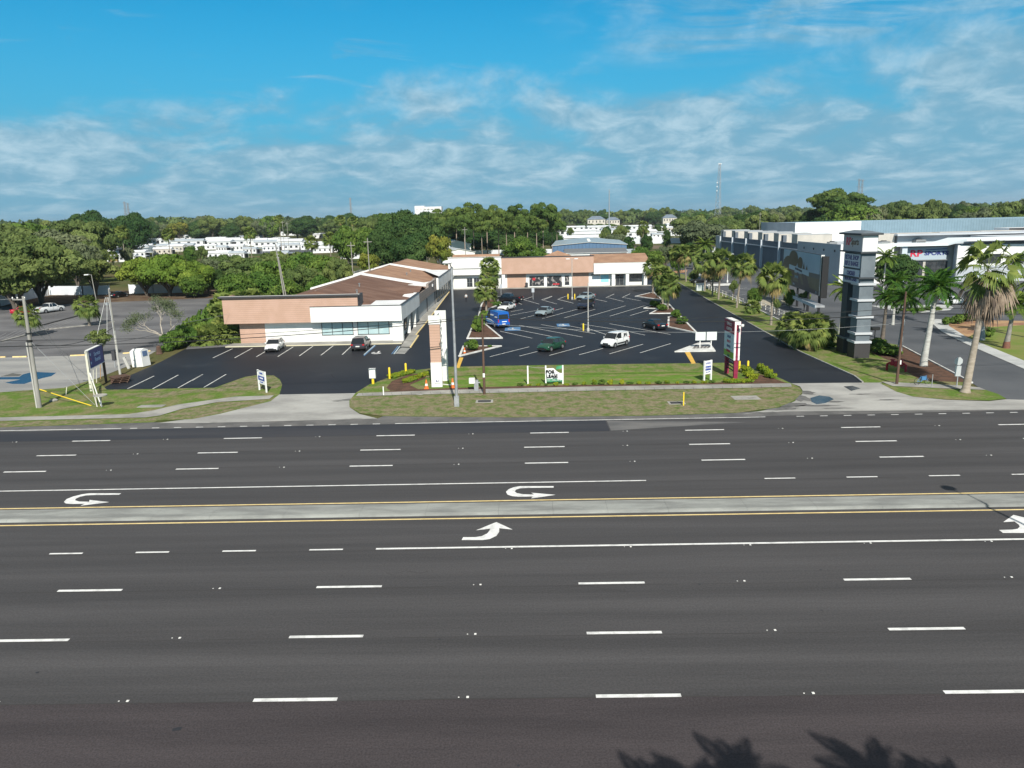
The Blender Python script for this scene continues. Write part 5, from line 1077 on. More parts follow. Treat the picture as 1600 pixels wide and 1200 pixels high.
# FOR LEASE banner
P0, P1, P2 = [Vector((*g(*p), 0)) for p in ((825, 601), (853, 600.5), (879.5, 600))]
T = thing('lease_banner', P1, 'torn FOR LEASE banner tied between white posts on the grass', 'banner')
for p in (P0, P1, P2): b = MB(); d = p-P1; b.box(d.x-.07, d.x+.07, d.y-.07, d.y+.07, 0, 1.95, wwall); b.build('post', T)
d = P2-P1; dn = d.normalized(); wb_ = d.length-.14; up = Vector((0, 0, 1)); nn = Vector((dn.y, -dn.x, 0))
vinyl = mat('banner_vinyl', (.78, .79, .78), rough=.5); vgr = mat('banner_green', (.07, .30, .15), rough=.5)
def ban(u, v): return dn*(.07+u*wb_)+up*(.25+v*1.45)+nn*(.08+.07*math.sin(u*7+v*2)+.05*math.sin(v*5))
def banner(uv0, uv1, top, mats_f, name, nu=16, nv=8):
    b = MB()
    for i in range(nu):
        for j in range(nv):
            u0, u1 = [uv0[0]+(uv1[0]-uv0[0])*q/nu for q in (i, i+1)]
            f_ = lambda u, jj: ban(u, uv0[1]+(top(u)-uv0[1])*jj/nv)
            b.quad(f_(u0, j), f_(u1, j), f_(u1, j+1), f_(u0, j+1), mats_f((u0+u1)/2, (j+.5)/nv))
    return b.build(name, T, smooth=60)
b1 = banner((0, 0), (1, 0), lambda u: .98-.02*u if u < .45 else .98-.35*math.sin((u-.45)*3.1), lambda u, v: vgr if v < .30 else vinyl, 'banner_sheet')
b = MB()
for i in range(6):
    u0, u1 = .62+i*.063, .62+(i+1)*.063; b.quad(ban(u0, .98-.10*(1-i/6))+nn*.05, ban(u1, .98-.08*(1-i/6))+nn*.05, ban(u1, 1.18), ban(u0, 1.05+.02*i), vgr)
b.build('banner_flap', T)
lettering('FOR', .50, black_c, b1, face_m(ban(.24, .74)+nn*.16, dn), sx=.95, bold=.02); lettering('LEASE', .46, black_c, b1, face_m(ban(.35, .44)+nn*.16, dn), sx=.95, bold=.02)
lettering('727 - 555 - 0137', .22, vinyl, b1, face_m(ban(.5, .14)+nn*.16, dn), sx=1.0)
wire(P0+Vector((0, 0, 1.9)), P1+Vector((0, 0, 1.75)), .08, wire_l, .015, 'slack line between the banner posts', 'lines of the banner', n=5)

# maroon sign on two posts
maroon = mat('maroon_paint', (.26, .025, .06), (.21, .02, .05), sc=2, rough=.5)
A, B = Vector((*g(1148.5, 592.5), 0)), Vector((*g(1135, 583.5), 0))
T = thing('maroon_sign', A, 'tall maroon framed multi-panel sign seen nearly edge-on', 'sign')
d = B-A; ln_ = d.length; dd = d.normalized(); Mx = Matrix.Rotation(math.atan2(d.y, d.x), 4, 'Z'); T.rotation_euler[2] = math.atan2(d.y, d.x)
Hs = 6.0
for xx in (0, ln_): b = MB(); b.box(xx-.16, xx+.16, -.2, .2, 0, 2.0, maroon); b.build('post', T)
b = MB(); b.box(-.22, ln_+.2, -.30, .30, 2.0, Hs, wwall); b.box(-.235, -.22, -.12, .12, 2.0, Hs-.35, maroon); b.box(-.22, ln_+.2, -.34, -.30, Hs-1.35, Hs-.1, maroon); b.box(-.22, ln_+.2, .30, .34, Hs-1.35, Hs-.1, maroon)
bd = b.build('cabinet', T)
for sg in (1, -1):
    fx = (lambda u, z: face_m((ln_/2, sg*.36, z), (-sg, 0, 0)))
    b = MB(); y0, y1 = sorted((sg*.301, sg*.33)); b.box(-.1, ln_+.1, y0, y1, 2.75, Hs-1.4, mat('panel_pale_blue', (.48, .60, .70), rough=.4)); b.box(-.1, ln_+.1, y0, y1, 2.1, 2.72, mat('panel_green', (.20, .38, .05), rough=.4)); pnl = b.build('panel', bd)
    for k, (t_, m_) in enumerate((('OFFICE', vinyl), ('CENTER', vinyl))): lettering(t_, .42, m_, pnl, face_m((ln_/2, sg*.352, Hs-.5-k*.5), (-sg, 0, 0)), sx=1.15)
    for k, (t_, m_) in enumerate((('SALON', navyl), ('REALTY', redl), ('DENTAL', navyl), ('INSURANCE', redl), ('TAX', navyl))): lettering(t_, .36, m_, pnl, face_m((ln_/2, sg*.34, Hs-1.8-k*.5), (-sg, 0, 0)), sx=.95 if len(t_) < 8 else .7)
b = MB()
for z in (.75, 1.1, 1.45, 1.8): b.box(.1, ln_-.1, -.04, .04, z-.05, z+.05, blackpl)
b.build('rail', T)
b = MB(); b.tube([(-.2, 0, Hs-.45), (-1.0, -.2, Hs-.35)], .05, galv, 6); b.lathe([(.05, 0), (.16, .1), (.16, .3)], wwall, 10, (-1.0, -.2, Hs-.5)); b.build('spot_lamp', T)

# double white boards on the striped island
x, y = g(1103, 545); T = thing('twin_board_sign', (x, y, .15), 'two blank white boards on posts on the white striped island', 'sign')
for k, xx in enumerate((-.72, .68)):
    b = MB(); b.box(xx-.64, xx+.62, -.04, .04, .95, 2.0, mat('board_back', (.68, .72, .70), rough=.5)); bd = b.build('board', T); b = MB(); b.box(xx-.08, xx+.02, .05, .12, 0, 1.6, wwall); b.build('post', T)
# white boards further along the palm strip
x, y = g(1094, 454); T = thing('utility_cabinet', (x, y, 0), 'pale slanted cabinet between two palms of the row', 'utility box'); b = MB(); b.box(-.9, .9, -.5, .5, 0, 1.1, mat('cabinet_pale', (.55, .60, .60))); b.add([(-.9, -.5, 1.1), (.9, -.5, 1.1), (.9, .5, 1.6), (-.9, .5, 1.6), (-.9, .5, 1.1), (.9, .5, 1.1)], [(0, 1, 2, 3), (4, 3, 2, 5), (1, 5, 2), (0, 3, 4)], wwall); b.build('cabinet', T)
# accessible-bay signs in the lot
for px, py, lab in ((833, 468, 'small grey parking sign on a thin post in front of the salmon wall'), (783, 461, 'small parking sign on a thin post left of the litter bin')):
    x, y = g(px, py); T = thing('parking_sign', (x, y, 0), lab, 'sign', 'parking signs'); b = MB(); b.box(-.04, .04, -.03, .03, 0, 2.3, galv); b.build('post', T); b = MB(); b.box(-.28, .28, -.05, -.035, 1.5, 2.4, mat('sign_grey', (.45, .48, .52), rough=.4)); b.build('plate', T)
# blue sign at the left on bent posts
A, B = Vector((*g(143, 611), 0)), Vector((*g(166, 597), 0))
T = thing('blue_sign', A, 'blue two-line sign board between slanted white steel posts', 'sign'); d = B-A; w = d.length; T.rotation_euler[2] = math.atan2(d.y, d.x)
stw = mat('cream_steel', (.62, .60, .50), rough=.5)
for xx, hh in ((0, 4.2), (w, 4.2)):
    b = MB(); b.box(xx-.14, xx+.14, -.1, .1, 0, hh, stw if xx == 0 else wood); b.build('post', T)
b = MB(); b.box(.10, .24, -.16, .16, 2.3, 4.25, galv); b.build('edge_channel', T)
b = MB(); b.box(.24, w-.14, -.14, .14, 2.35, 4.2, mat('sign_royal', (.012, .045, .26), rough=.35)); bd = b.build('board', T)
b = MB(); b.box(.2, w+.1, -.17, .17, 4.2, 4.27, wwall); b.box(.2, w-.1, -.17, .17, 2.28, 2.35, wwall); b.build('trim', bd)
pb = mat('letter_pale_blue', (.42, .58, .82), rough=.4)
lettering('Service\nRental', .62, pb, bd, face_m((w*.57, -.145, 3.28), (1, 0, 0)), sx=1.05, bold=.012)
b = MB(); b.lathe([(.16, 0), (.16, .02)], pb, 10, mt=face_m((.62, -.15, 3.75), (1, 0, 0))); b.lathe([(.14, 0), (.14, .02)], mat('mark_rose', (.40, .15, .25)), 10, mt=face_m((.62, -.15, 3.25), (1, 0, 0))); b.lathe([(.13, 0), (.13, .02)], pb, 10, mt=face_m((.62, -.15, 2.85), (1, 0, 0))); b.build('mark', bd)
for k, (px, py, dx, dy) in enumerate(((152, 636, -13, -28), (158, 634, -17, -26))):
    x0, y0 = g(px, py); T = thing('leaning_post', (x0, y0, 0), ('white' if k else 'cream')+' slanting steel brace running up to the blue sign post', 'brace post', 'slanting braces of the blue sign'); b = MB(); b.tube([(0, 0, 0), (A.x-x0+.1*k, A.y-y0, 1.0+.9)], .06, stw if not k else wwall, 6); b.build('tube', T)
x, y = g(159, 636); T = thing('bird_bath', (x, y-.0, 0), 'pale round dish on a thin stem at the foot of the blue sign', 'bird bath'); b = MB(); b.lathe([(.06, 0), (.04, 1.0)], galv, 8); b.build('stem', T); b = MB(); b.lathe([(.1, 1.0), (.62, 1.1), (.62, 1.18), (.5, 1.13), (.08, 1.06)], conc_m, 18); b.build('dish', T, smooth=40)
for px, py, lab in ((146, 601, 'pale stake leaning behind the blue sign'), (151, 598, 'second pale stake behind the blue sign'), (157, 592, 'orange-brown stake behind the blue sign'), (103, 617, 'short green-grey stake on the left grass')):
    x, y = g(px, py); T = thing('stake', (x, y, 0), lab, 'stake', 'stakes in the left grass'); b = MB(); b.tube([(0, 0, 0), (.15, .1, 1.6 if px > 110 else .8)], .04, stw if 'orange' not in lab else mat('stake_brown', (.40, .24, .12)), 6); b.build('stake_shaft', T)
# donation bin, leaning, and pallet heap
x, y = g(222, 572); T = thing('donation_bin', (x, y, 0), 'leaning white clothes donation bin beside the black asphalt', 'donation bin', None, R(-14)); T.rotation_euler[1] = R(-5)
b = MB(); b.box(-.85, .75, -.65, .65, 0, 1.95, wwall); b.add([(-.85, -.65, 1.95), (.75, -.65, 1.95), (.75, .65, 1.95), (-.85, .65, 1.95), (-.85, 0, 2.2), (.75, 0, 2.2)], [(0, 1, 5, 4), (4, 5, 2, 3), (0, 4, 3), (1, 2, 5)], wwall); bb = b.build('bin_body', T)
b = MB(); b.box(.75, .80, -.4, .35, 1.25, 1.85, mat('flap_blue', (.10, .16, .28))); b.build('flap', T); b = MB(); b.box(-.5, -.3, -.66, -.65, .8, .95, galv); b.build('label_plate', T)
x, y = g(188, 597); T = thing('pallet_stack', (x, y, 0), 'heap of dark wooden pallets at the edge of the asphalt', 'pallet stack')
for k in range(4):
    b = MB(); Mz = Matrix.Rotation(R(20+k*9), 4, 'Z')
    for j in range(6): b.box(-.9, .9, -.8+j*.3, -.62+j*.3, .14+k*.17, .17+k*.17, wood, mt=Mz)
    for j in (-.8, 0, .75): b.box(j, j+.1, -.8, .85, .03+k*.17, .14+k*.17, wood, mt=Mz)
    b.build('pallet', T)
x, y = g(202, 576); T = thing('stone_block', (x, y, 0), 'leaning grey concrete post beside the donation bin', 'concrete post'); b = MB(); b.box(-.15, .15, -.12, .12, 0, 1.5, conpole, mt=Matrix.Rotation(R(-18), 4, 'Y')); b.build('post', T)
x, y = g(186, 575); T = thing('utility_cabinet', (x-.6, y+.3, 0), 'narrow dark cabinet on a post behind the thin grey pole', 'utility box'); b = MB(); b.box(-.2, .2, -.15, .15, .9, 2.1, trimd); b.box(-.05, .05, -.05, .05, 0, .9, galv); b.build('cabinet', T)
x, y = g(249, 553); T = thing('stump', (x, y, 0), 'weathered tree stump on the bank by the donation bin', 'stump'); b = MB(); b.lathe([(.45, 0), (.32, .3), (.28, 1.0), (.2, 1.1)], wood, 9); b.build('stump_wood', T)
x, y = g(84, 627); T = thing('rock', (x, y, 0), 'small pale rock on the grass right of the far left pole', 'rock'); b = MB(); b.lathe([(.35, 0), (.4, .12), (.2, .26)], conc_m, 7); b.build('stone', T)

# wooden rail fence along the palm strip
fw = mat('white_rail', (.62, .60, .55), (.50, .48, .44), sc=1.5, rough=.8)
def railfence(pts, lab, h=1.0, m=fw):
    q = [Vector((*g(*p), 0)) for p in pts]; T = thing('rail_fence', q[0], lab, 'fence', 'rail fences between the palms and the grey lot'); o = q[0]
    for a_, b_ in zip(q, q[1:]):
        n = max(1, int((b_-a_).length/2.6))
        for i in range(n): p = a_.lerp(b_, i/n)-o; k = MB(); k.box(p.x-.07, p.x+.07, p.y-.07, p.y+.07, 0, h+.1, m); k.build('post', T)
        k = MB()
        for z in (h*.5, h): k.tube([(a_-o)+Vector((0, 0, z)), (b_-o)+Vector((0, 0, z))], .05, m, 4)
        k.build('rail', T)
railfence([(1100, 449), (1124, 460), (1150, 471), (1178, 484)], 'low white rail fence running behind the middle palms')
railfence([(1176, 476), (1203, 487), (1232, 500)], 'second pale rail fence right of the last palm')
# low white barrier near the billboard, striped
x, y = g(1335, 452)
# billboard ---------------------------------------------------------------
A = Vector((*g(1236, 506), 0)); 
Yb = 128.0
xa, za0 = at(1223, 440, 148.0); xb, zb0 = at(1281, 461, 122.0)
Pa, Pb = Vector((xa, 148.0, 0)), Vector((xb, 122.0, 0)); d = Pb-Pa; wl = d.length; dn = d.normalized(); nb = Vector((dn.y, -dn.x, 0))
T = thing('billboard', Pa, 'large roadside billboard on dark posts behind the left palm clump', 'billboard'); T.rotation_euler[2] = math.atan2(d.y, d.x)
zt_ = hgt(1225, 388, 148.0); zbo = hgt(1223, 441, 148.0)
bsk = mat('poster_sky', (.22, .37, .52), (.27, .42, .56), sc=.15, rough=.35); psh = mat('poster_tree', (.028, .028, .026), (.02, .021, .02), sc=.6, rough=.4); pse = mat('poster_sea', (.06, .09, .12), rough=.4); pfl = mat('poster_field', (.10, .115, .10), (.075, .085, .07), sc=.4, rough=.4); pdk = mat('poster_dark', (.035, .042, .075), rough=.4)
b = MB(); b.box(0, wl, -.12, .35, zbo, zt_, frame_d); fr = b.build('poster_frame', T)
Hb = zt_-zbo
def pp(u, v, k=0): return (u*wl, -.13-.004*k, zbo+v*Hb)
def poly(name, uv, m, k, par=fr):
    b = MB(); b.add([pp(u, v, k) for u, v in uv], [tuple(range(len(uv)))], m); return b.build(name, par)
pb_ = poly('poster', [(.01, .01), (.985, .01), (.985, .99), (.01, .99)], bsk, 0)
poly('poster_sea', [(.60, .50), (.985, .52), (.985, .40), (.60, .36)][::-1], pse, 1, pb_); poly('poster_field', [(.30, .06), (.985, .06), (.985, .40), (.30, .40)], pfl, 2, pb_)
def ell(cx, cy, rx, ry, n=18): return [(cx+rx*math.cos(t*2*math.pi/n), cy+ry*math.sin(t*2*math.pi/n)) for t in range(n)]
def clipuv(L_): return [(min(max(u, .012), .98), min(max(v, .015), .985)) for u, v in L_]
poly('poster_tree', clipuv(ell(.17, .42, .19, .40)), psh, 3, pb_); poly('poster_tree', clipuv(ell(.31, .76, .13, .24)), psh, 4, pb_); poly('poster_tree', clipuv(ell(.50, .68, .07, .17)), psh, 3, pb_)
poly('poster_tree', [(.57, .55), (.60, .74), (.63, .55)], psh, 3, pb_); poly('poster_tree', [(.65, .55), (.68, .68), (.70, .55)], psh, 3, pb_)
for x_ in (.42, .55, .62): poly('poster_shadow', [(x_, .42), (x_+.05, .42), (x_+.16, .10), (x_+.08, .10)][::-1], pdk, 5, pb_)
poly('poster_band', [(.012, .015), (.985, .015), (.985, .10), (.012, .20)], pdk, 6, pb_)
poly('caption_strip', [(.20, .47), (.74, .40), (.74, .52), (.20, .59)], mat('poster_strip', (.40, .52, .60)), 7, pb_)
lettering("LIVE AT THE EDGE OF THE WOODS", .50, pdk, pb_, face_m((wl*.47, -.17, zbo+.495*Hb), (1, 0, -.055)), sx=.62, bold=.008)
lettering("OPEN HOUSE", .62, MATS['poster_strip'], pb_, face_m((wl*.42, -.16, zbo+.29*Hb), (1, 0, 0)), sx=.7); lettering("WEEKLY", .46, MATS['poster_strip'], pb_, face_m((wl*.36, -.16, zbo+.08*Hb), (1, 0, 0)), sx=.8); lettering('78', .5, MATS['poster_strip'], pb_, face_m((wl*.93, -.16, zbo+.055*Hb), (1, 0, 0)))
b = MB(); b.box(wl, wl+.7, -.05, .9, zbo-.3, zt_-.2, blackpl); b.box(wl-.12, wl, -.14, .36, zbo, zt_, wwall); b.build('rear_frame', T)
b = MB(); b.box(-1.5, wl+3.5, -1.5, -.1, zbo-1.45, zbo-1.15, galv); b.box(-1.5, wl+3.5, -1.56, -1.48, zbo-1.55, zbo-1.05, mat('deck_edge', (.42, .50, .56))); b.build('catwalk', T)
for k, u in enumerate((.04, .14, .42, .70, .96)): b = MB(); b.tube([(u*wl, .25, 0), (u*wl, .25, zbo+.3)], .22, frame_d, 8); b.build('post', T)
for u in (.1, .4, .7): b = MB(); b.tube([(u*wl, -.1, zbo-1.2), (u*wl, -1.3, zbo-.8)], .06, frame_d, 5); b.build('bracket', T)

# store pylon -------------------------------------------------------------
A = Vector((*g(1346, 560), 0))+Vector((0, .95, 0)); B = A+Vector((0, 3.5, 0))
T = thing('store_pylon', (A.x, A.y, 0), 'tall slate pylon sign with white rings and lit panels', 'sign')
d = B-A; an = math.atan2(d.y, d.x); T.rotation_euler[2] = an
Lp = d.length*1.0; Hp = hgt(1358, 364, A.y)
steel = mat('pylon_grey', (.155, .185, .205), (.125, .15, .17), sc=.8, rough=.6); dst = mat('pylon_dark', (.05, .058, .065), rough=.6); panw = mat('pylon_panel', (.50, .56, .62), rough=.4); bs = mat('pylon_base', (.05, .047, .047), rough=.6)
wd = .78
b = MB(); b.box(-.85, .85, -wd, wd, 1.75, Hp-.2, steel); b.build('front_column', T)
b = MB(); b.box(Lp-.9, Lp+.6, -wd*.8, wd*.8, 1.75, Hp-.25, dst); b.build('rear_column', T)
b = MB(); b.box(-.95, .95, -wd-.1, wd+.1, 0, 1.75, bs); b.build('plinth', T); b = MB(); b.box(Lp-1.1, Lp+.8, -wd-.0, wd+.0, 0, 1.75, bs); b.build('plinth', T)
b = MB(); b.box(.85, Lp-.9, -wd*.62, wd*.62, 8.9, Hp-.22, dst); b.build('link_wall', T)
for z in (1.75, 2.75, 4.65, 6.55, 8.35): b = MB(); b.box(-1.05, 1.05, -wd-.2, wd+.2, z, z+.25, mat('ring_grey', (.50, .52, .54))); b.build('white_ring', T)
b = MB(); b.box(Lp-1.3, Lp+1.0, -wd-.1, wd+.1, 1.75, 1.95, steel); b.build('rear_ring', T)
for z in (9.1, Hp-2.2): b = MB(); b.box(-1.25, Lp+1.0, -wd-.3, wd+.3, z, z+.16, dst); b.build('dark_ring', T)
b = MB(); b.box(-1.35, Lp+1.2, -wd-.45, wd+.45, Hp-.2, Hp, dst); b.add([(-1.35, -wd-.45, Hp), (Lp+1.2, -wd-.45, Hp), (Lp+1.2, wd+.45, Hp), (-1.35, wd+.45, Hp), (0, 0, Hp+.3), (Lp, 0, Hp+.3)], [(0, 1, 5, 4), (1, 2, 5), (2, 3, 4, 5), (3, 0, 4)], steel); b.build('cap', T)
b = MB(); b.box(-.95, Lp+.65, -wd-.08, wd+.08, Hp-2.04, Hp-.2, mat('pylon_top_shaded', (.40, .41, .43), rough=.4)); b.box(-.97, -.95, -wd-.02, wd+.02, Hp-2.0, Hp-.3, wwall); tp = b.build('top_box', T)  # shade of the box sides put into the grey; sunlit end plate stays white
for sg in (1, -1):
    yy = sg*(wd+.09)
    lettering('RP', 1.2, redl, tp, face_m((Lp*.78 if sg > 0 else Lp*.22, yy, Hp-1.0), (-sg, 0, 0)), sx=1.0, bold=.04); lettering('Sports', 1.05, black_c, tp, face_m((Lp*.28 if sg > 0 else Lp*.78, yy, Hp-1.0), (-sg, 0, 0)), sx=.72, bold=.02)
    for k, txt in enumerate((('RETAIL SHOP\nRIFLE RANGE'), ('CONCEALED\nWEAPONS CLASSES'))):
        z1 = Hp-2.35-k*1.75; b = MB(); y0, y1 = sorted((sg*(wd*.62), sg*(wd+.05))); b.box(-.55, Lp+.25, y0, y1, z1-1.55, z1, panw); b.box(-.7, Lp+.4, y0, y1-.03 if sg > 0 else y1, z1-1.68, z1-1.56, dst); pn = b.build('panel', T)
        lettering(txt, .72 if k == 0 else .66, navyl, pn, face_m(((Lp-.3)/2, sg*(wd+.06), z1-.78), (-sg, 0, 0)), sx=.86 if k == 0 else .56, bold=.02)
x, y = g(1366, 535); T = thing('flood_lamp', (x, y, 0), 'black flood lamp on a short post right of the slate pylon', 'flood lamp'); b = MB(); b.tube([(0, 0, 0), (0, 0, 1.6)], .06, blackpl, 6); b.build('post', T); b = MB(); b.box(-.5, .5, -.25, .25, 1.6, 2.0, blackpl); b.build('lamp_head', T)
# stop sign seen from behind, bicycle, red valve assembly
x, y = g(1500, 606); T = thing('stop_sign', (x-.1, y+.4, 0), 'grey back of an octagonal sign on a post left of the large palm', 'sign')
b = MB(); b.box(-.04, .04, -.04, .04, 0, 2.9, galv); b.build('post', T); b = MB(); oc = [(.40*math.cos(R(22.5+45*k)), .40*math.sin(R(22.5+45*k))) for k in range(8)]
b.prism([(p[0], p[1]) for p in oc], -.01, .01, mat('sign_back', (.55, .58, .58), rough=.4, metal=.3), mt=Matrix.Translation((-.08, -.06, 2.5)) @ Matrix.Rotation(R(90), 4, 'X')); b.build('octagon_plate', T); b = MB(); b.box(-.34, .22, -.07, -.05, 1.05, 2.05, MATS['sign_back']); b.build('lower_plate', T)
x, y = g(1454, 604); T = thing('bicycle', (x-.4, y+.8, .02), 'blue bicycle propped beside a thin post on the right pavement', 'bicycle', None, R(8))
bl = mat('bike_blue', (.07, .20, .38), rough=.35)
def wheel(cx, m_rim):
    b = MB(); n = 20; pts = [(cx+.33*math.cos(2*math.pi*k/n), 0, .35+.33*math.sin(2*math.pi*k/n)) for k in range(n+1)]; b.tube(pts, .022, tyre_m, 5, cap=False)
    o = b.build('wheel', T); b = MB()
    for k in range(8): t = math.pi*k/8; b.tube([(cx-.32*math.cos(t), 0, .35-.32*math.sin(t)), (cx+.32*math.cos(t), 0, .35+.32*math.sin(t))], .004, m_rim, 3)
    b.build('spokes', o)
wheel(-.52, galv); wheel(.52, galv)
b = MB()
for p, q_ in (((-.52, .35), (-.12, .33)), ((-.12, .33), (.36, .78)), ((-.12, .33), (-.22, .85)), ((-.22, .80), (.34, .84)), ((-.52, .35), (-.20, .78)), ((.52, .35), (.33, .95))): b.tube([(p[0], 0, p[1]), (q_[0], 0, q_[1])], .022, bl, 6)
b.build('frame', T); b = MB(); b.box(-.34, -.1, -.07, .07, .86, .92, blackpl); b.build('saddle', T); b = MB(); b.tube([(.30, -.28, .98), (.34, 0, .98), (.30, .28, .98)], .015, blackpl, 5); b.build('handlebar', T)
b = MB(); b.box(-.1, .35, -.05, .05, .45, .78, bl); b.build('frame_bag', T)
x, y = g(1455.5, 606); T = thing('marker_post', (x, y, 0), 'thin grey post in front of the blue bicycle', 'marker post'); b = MB(); b.box(-.03, .03, -.03, .03, 0, 1.3, galv); b.build('post', T)
x, y = g(1400, 580); T = thing('valve_assembly', (x, y, 0), 'red pipe and valve assembly on the grass by the slate pylon', 'pipe valve', None, R(-35))
rd = mat('valve_red', (.38, .02, .035), (.30, .02, .03), sc=3, rough=.45); b = MB(); b.tube([(-.9, 0, 0), (-.9, 0, .7), (-.7, 0, .85), (.7, 0, .85), (.9, 0, .7), (.9, 0, 0)], .12, rd, 8); b.build('pipe', T, smooth=50)
for xx in (-.4, .4): b = MB(); b.lathe([(.22, .6), (.24, .85), (.14, 1.15), (.25, 1.2), (.25, 1.26)], rd, 10, (xx, 0, 0)); b.build('valve', T, smooth=40)
b = MB(); b.box(-.2, .2, -.18, .18, .5, 1.1, rd); b.build('meter_housing', T)
# person in the lot
def person(px, py):
    x, y = g(px, py); T = thing('person', (x, y, .012), 'person in pale shirt and dark trousers walking across the car park', 'person', None, R(10))
    J = {'hip': (0, 0, .95), 'belly': (0, 0, 1.12), 'chest': (0, .01, 1.36), 'neck': (0, 0, 1.50), 'head': (0, -.01, 1.60), 'top': (0, 0, 1.74),
         'shL': (-.17, 0, 1.42), 'elL': (-.24, .05, 1.14), 'haL': (-.25, -.06, .90), 'shR': (.17, 0, 1.42), 'elR': (.25, -.03, 1.14), 'haR': (.27, -.12, .92),
         'hL': (-.10, 0, .92), 'kL': (-.11, -.10, .50), 'aL': (-.11, -.02, .08), 'tL': (-.12, -.17, .04), 'hR': (.10, 0, .92), 'kR': (.11, .06, .50), 'aR': (.11, .16, .10), 'tR': (.12, .04, .04)}
    E_ = [('hip', 'belly'), ('belly', 'chest'), ('chest', 'neck'), ('neck', 'head'), ('head', 'top'), ('chest', 'shL'), ('shL', 'elL'), ('elL', 'haL'), ('chest', 'shR'), ('shR', 'elR'), ('elR', 'haR'), ('hip', 'hL'), ('hL', 'kL'), ('kL', 'aL'), ('aL', 'tL'), ('hip', 'hR'), ('hR', 'kR'), ('kR', 'aR'), ('aR', 'tR')]
    rad = dict(hip=.15, belly=.135, chest=.16, neck=.055, head=.095, top=.06, shL=.07, shR=.07, elL=.048, elR=.048, haL=.036, haR=.036, hL=.095, hR=.095, kL=.065, kR=.065, aL=.045, aR=.045, tL=.035, tR=.035)
    ks = list(J); me = bpy.data.meshes.new('body'); me.from_pydata([J[k] for k in ks], [(ks.index(a_), ks.index(b_)) for a_, b_ in E_], [])
    o = bpy.data.objects.new('body', me); COL.objects.link(o); o.modifiers.new('s', 'SKIN'); o.modifiers.new('d', 'SUBSURF').levels = 1
    for k, sv in zip(ks, me.skin_vertices[0].data): sv.radius = (rad[k], rad[k]*(.75 if k in ('hip', 'belly', 'chest') else 1)); sv.use_root = (k == 'hip')
    dg = bpy.context.evaluated_depsgraph_get(); m2 = bpy.data.meshes.new_from_object(o.evaluated_get(dg)); bpy.data.objects.remove(o)
    skin = mat('skin', (.42, .25, .17)); shirt = mat('shirt_pale', (.55, .56, .56)); tr = mat('trousers_dark', (.02, .022, .03)); hr = mat('hair_dark', (.03, .02, .015)); m2.materials.clear()
    for m_ in (skin, shirt, tr, hr): m2.materials.append(m_)
    for p in m2.polygons:
        c = p.center; p.use_smooth = True
        p.material_index = 3 if c.z > 1.66 or (c.z > 1.56 and c.y > .03) else 0 if c.z > 1.49 else 1 if (c.z > 1.0 or False) and (abs(c.x) < .2 or c.z > 1.2) else 0 if abs(c.x) > .19 else 2
    m2.name = 'body'; o = bpy.data.objects.new('body', m2); COL.objects.link(o); o.parent = T
person(728.5, 472)
# ================================================================ VEGETATION
def leafmat(name, c, c2, c3=None, rnd=.10, trans=.25, sc=.35):
    m = mat(name, c, c2, sc=sc, rough=.75, spec=.15, rnd=rnd, trans=trans, detail=3, lo=.40, hi=.62)
    if 'rb' not in m.keys():
        m['rb'] = 1
        t = m.node_tree; b = t.nodes['Principled BSDF']; lk = b.inputs['Base Color'].links[0]; src = lk.from_socket
        at_ = t.nodes.new('ShaderNodeAttribute'); at_.attribute_name = 'tone'
        h = t.nodes.new('ShaderNodeHueSaturation'); t.links.new(mth(t, 'MULTIPLY_ADD', at_.outputs['Fac'], .70, .62), h.inputs['Value']); t.links.new(mth(t, 'MULTIPLY_ADD', at_.outputs['Fac'], -.035, .518), h.inputs['Hue'])
        t.links.new(src, h.inputs['Color'])
        for l_ in list(t.links):
            if l_.from_socket == src and l_.to_node != h: to = l_.to_socket; t.links.remove(l_); t.links.new(h.outputs[0], to)
    return m
oak_l = leafmat('oak_leaves', (.118, .165, .048), (.175, .225, .070)); dk_l = leafmat('dark_leaves', (.045, .095, .026), (.078, .135, .038)); br_l = leafmat('bright_leaves', (.135, .21, .030), (.19, .27, .045))
gy_l = leafmat('greygreen_leaves', (.125, .155, .080), (.165, .195, .095)); pine_l = leafmat('pine_needles', (.095, .15, .036), (.145, .20, .05)); ye_l = leafmat('yellowing_leaves', (.19, .20, .035), (.13, .18, .03))
bush_y = leafmat('yellow_green_leaves', (.26, .31, .025), (.17, .26, .03)); bush_g = leafmat('bush_leaves', (.085, .155, .028), (.14, .22, .04)); bark = mat('bark', (.16, .135, .11), (.10, .085, .07), sc=3, rough=.95); barkp = mat('pine_bark', (.36, .29, .23), (.25, .19, .15), sc=3, rough=.95); barkd = mat('pale_dead_bark', (.42, .38, .32), (.30, .27, .23), sc=3, rough=.9)
def quads_mesh(name, C, U, V, material, tone=None):
    "C centres, U, V half axes -> one quad (kite) each"
    n = len(C); vs = np.empty((n, 4, 3)); vs[:, 0] = C-U; vs[:, 1] = C-V*.55+U*.1; vs[:, 2] = C+U; vs[:, 3] = C+V*.55-U*.1
    vs[:, 1] = C-V; vs[:, 3] = C+V
    me = bpy.data.meshes.new(name); me.vertices.add(n*4); me.vertices.foreach_set('co', vs.reshape(-1))
    me.loops.add(n*4); me.loops.foreach_set('vertex_index', np.arange(n*4, dtype=np.int32)); me.polygons.add(n); me.polygons.foreach_set('loop_start', np.arange(0, n*4, 4, dtype=np.int32))
    try: me.polygons.foreach_set('loop_total', np.full(n, 4, dtype=np.int32))
    except Exception: pass
    a = me.attributes.new('tone', 'FLOAT', 'FACE'); a.data.foreach_set('value', (tone if tone is not None else np.random.rand(n)).astype(np.float32))
    me.materials.append(material); me.update(calc_edges=True); return me
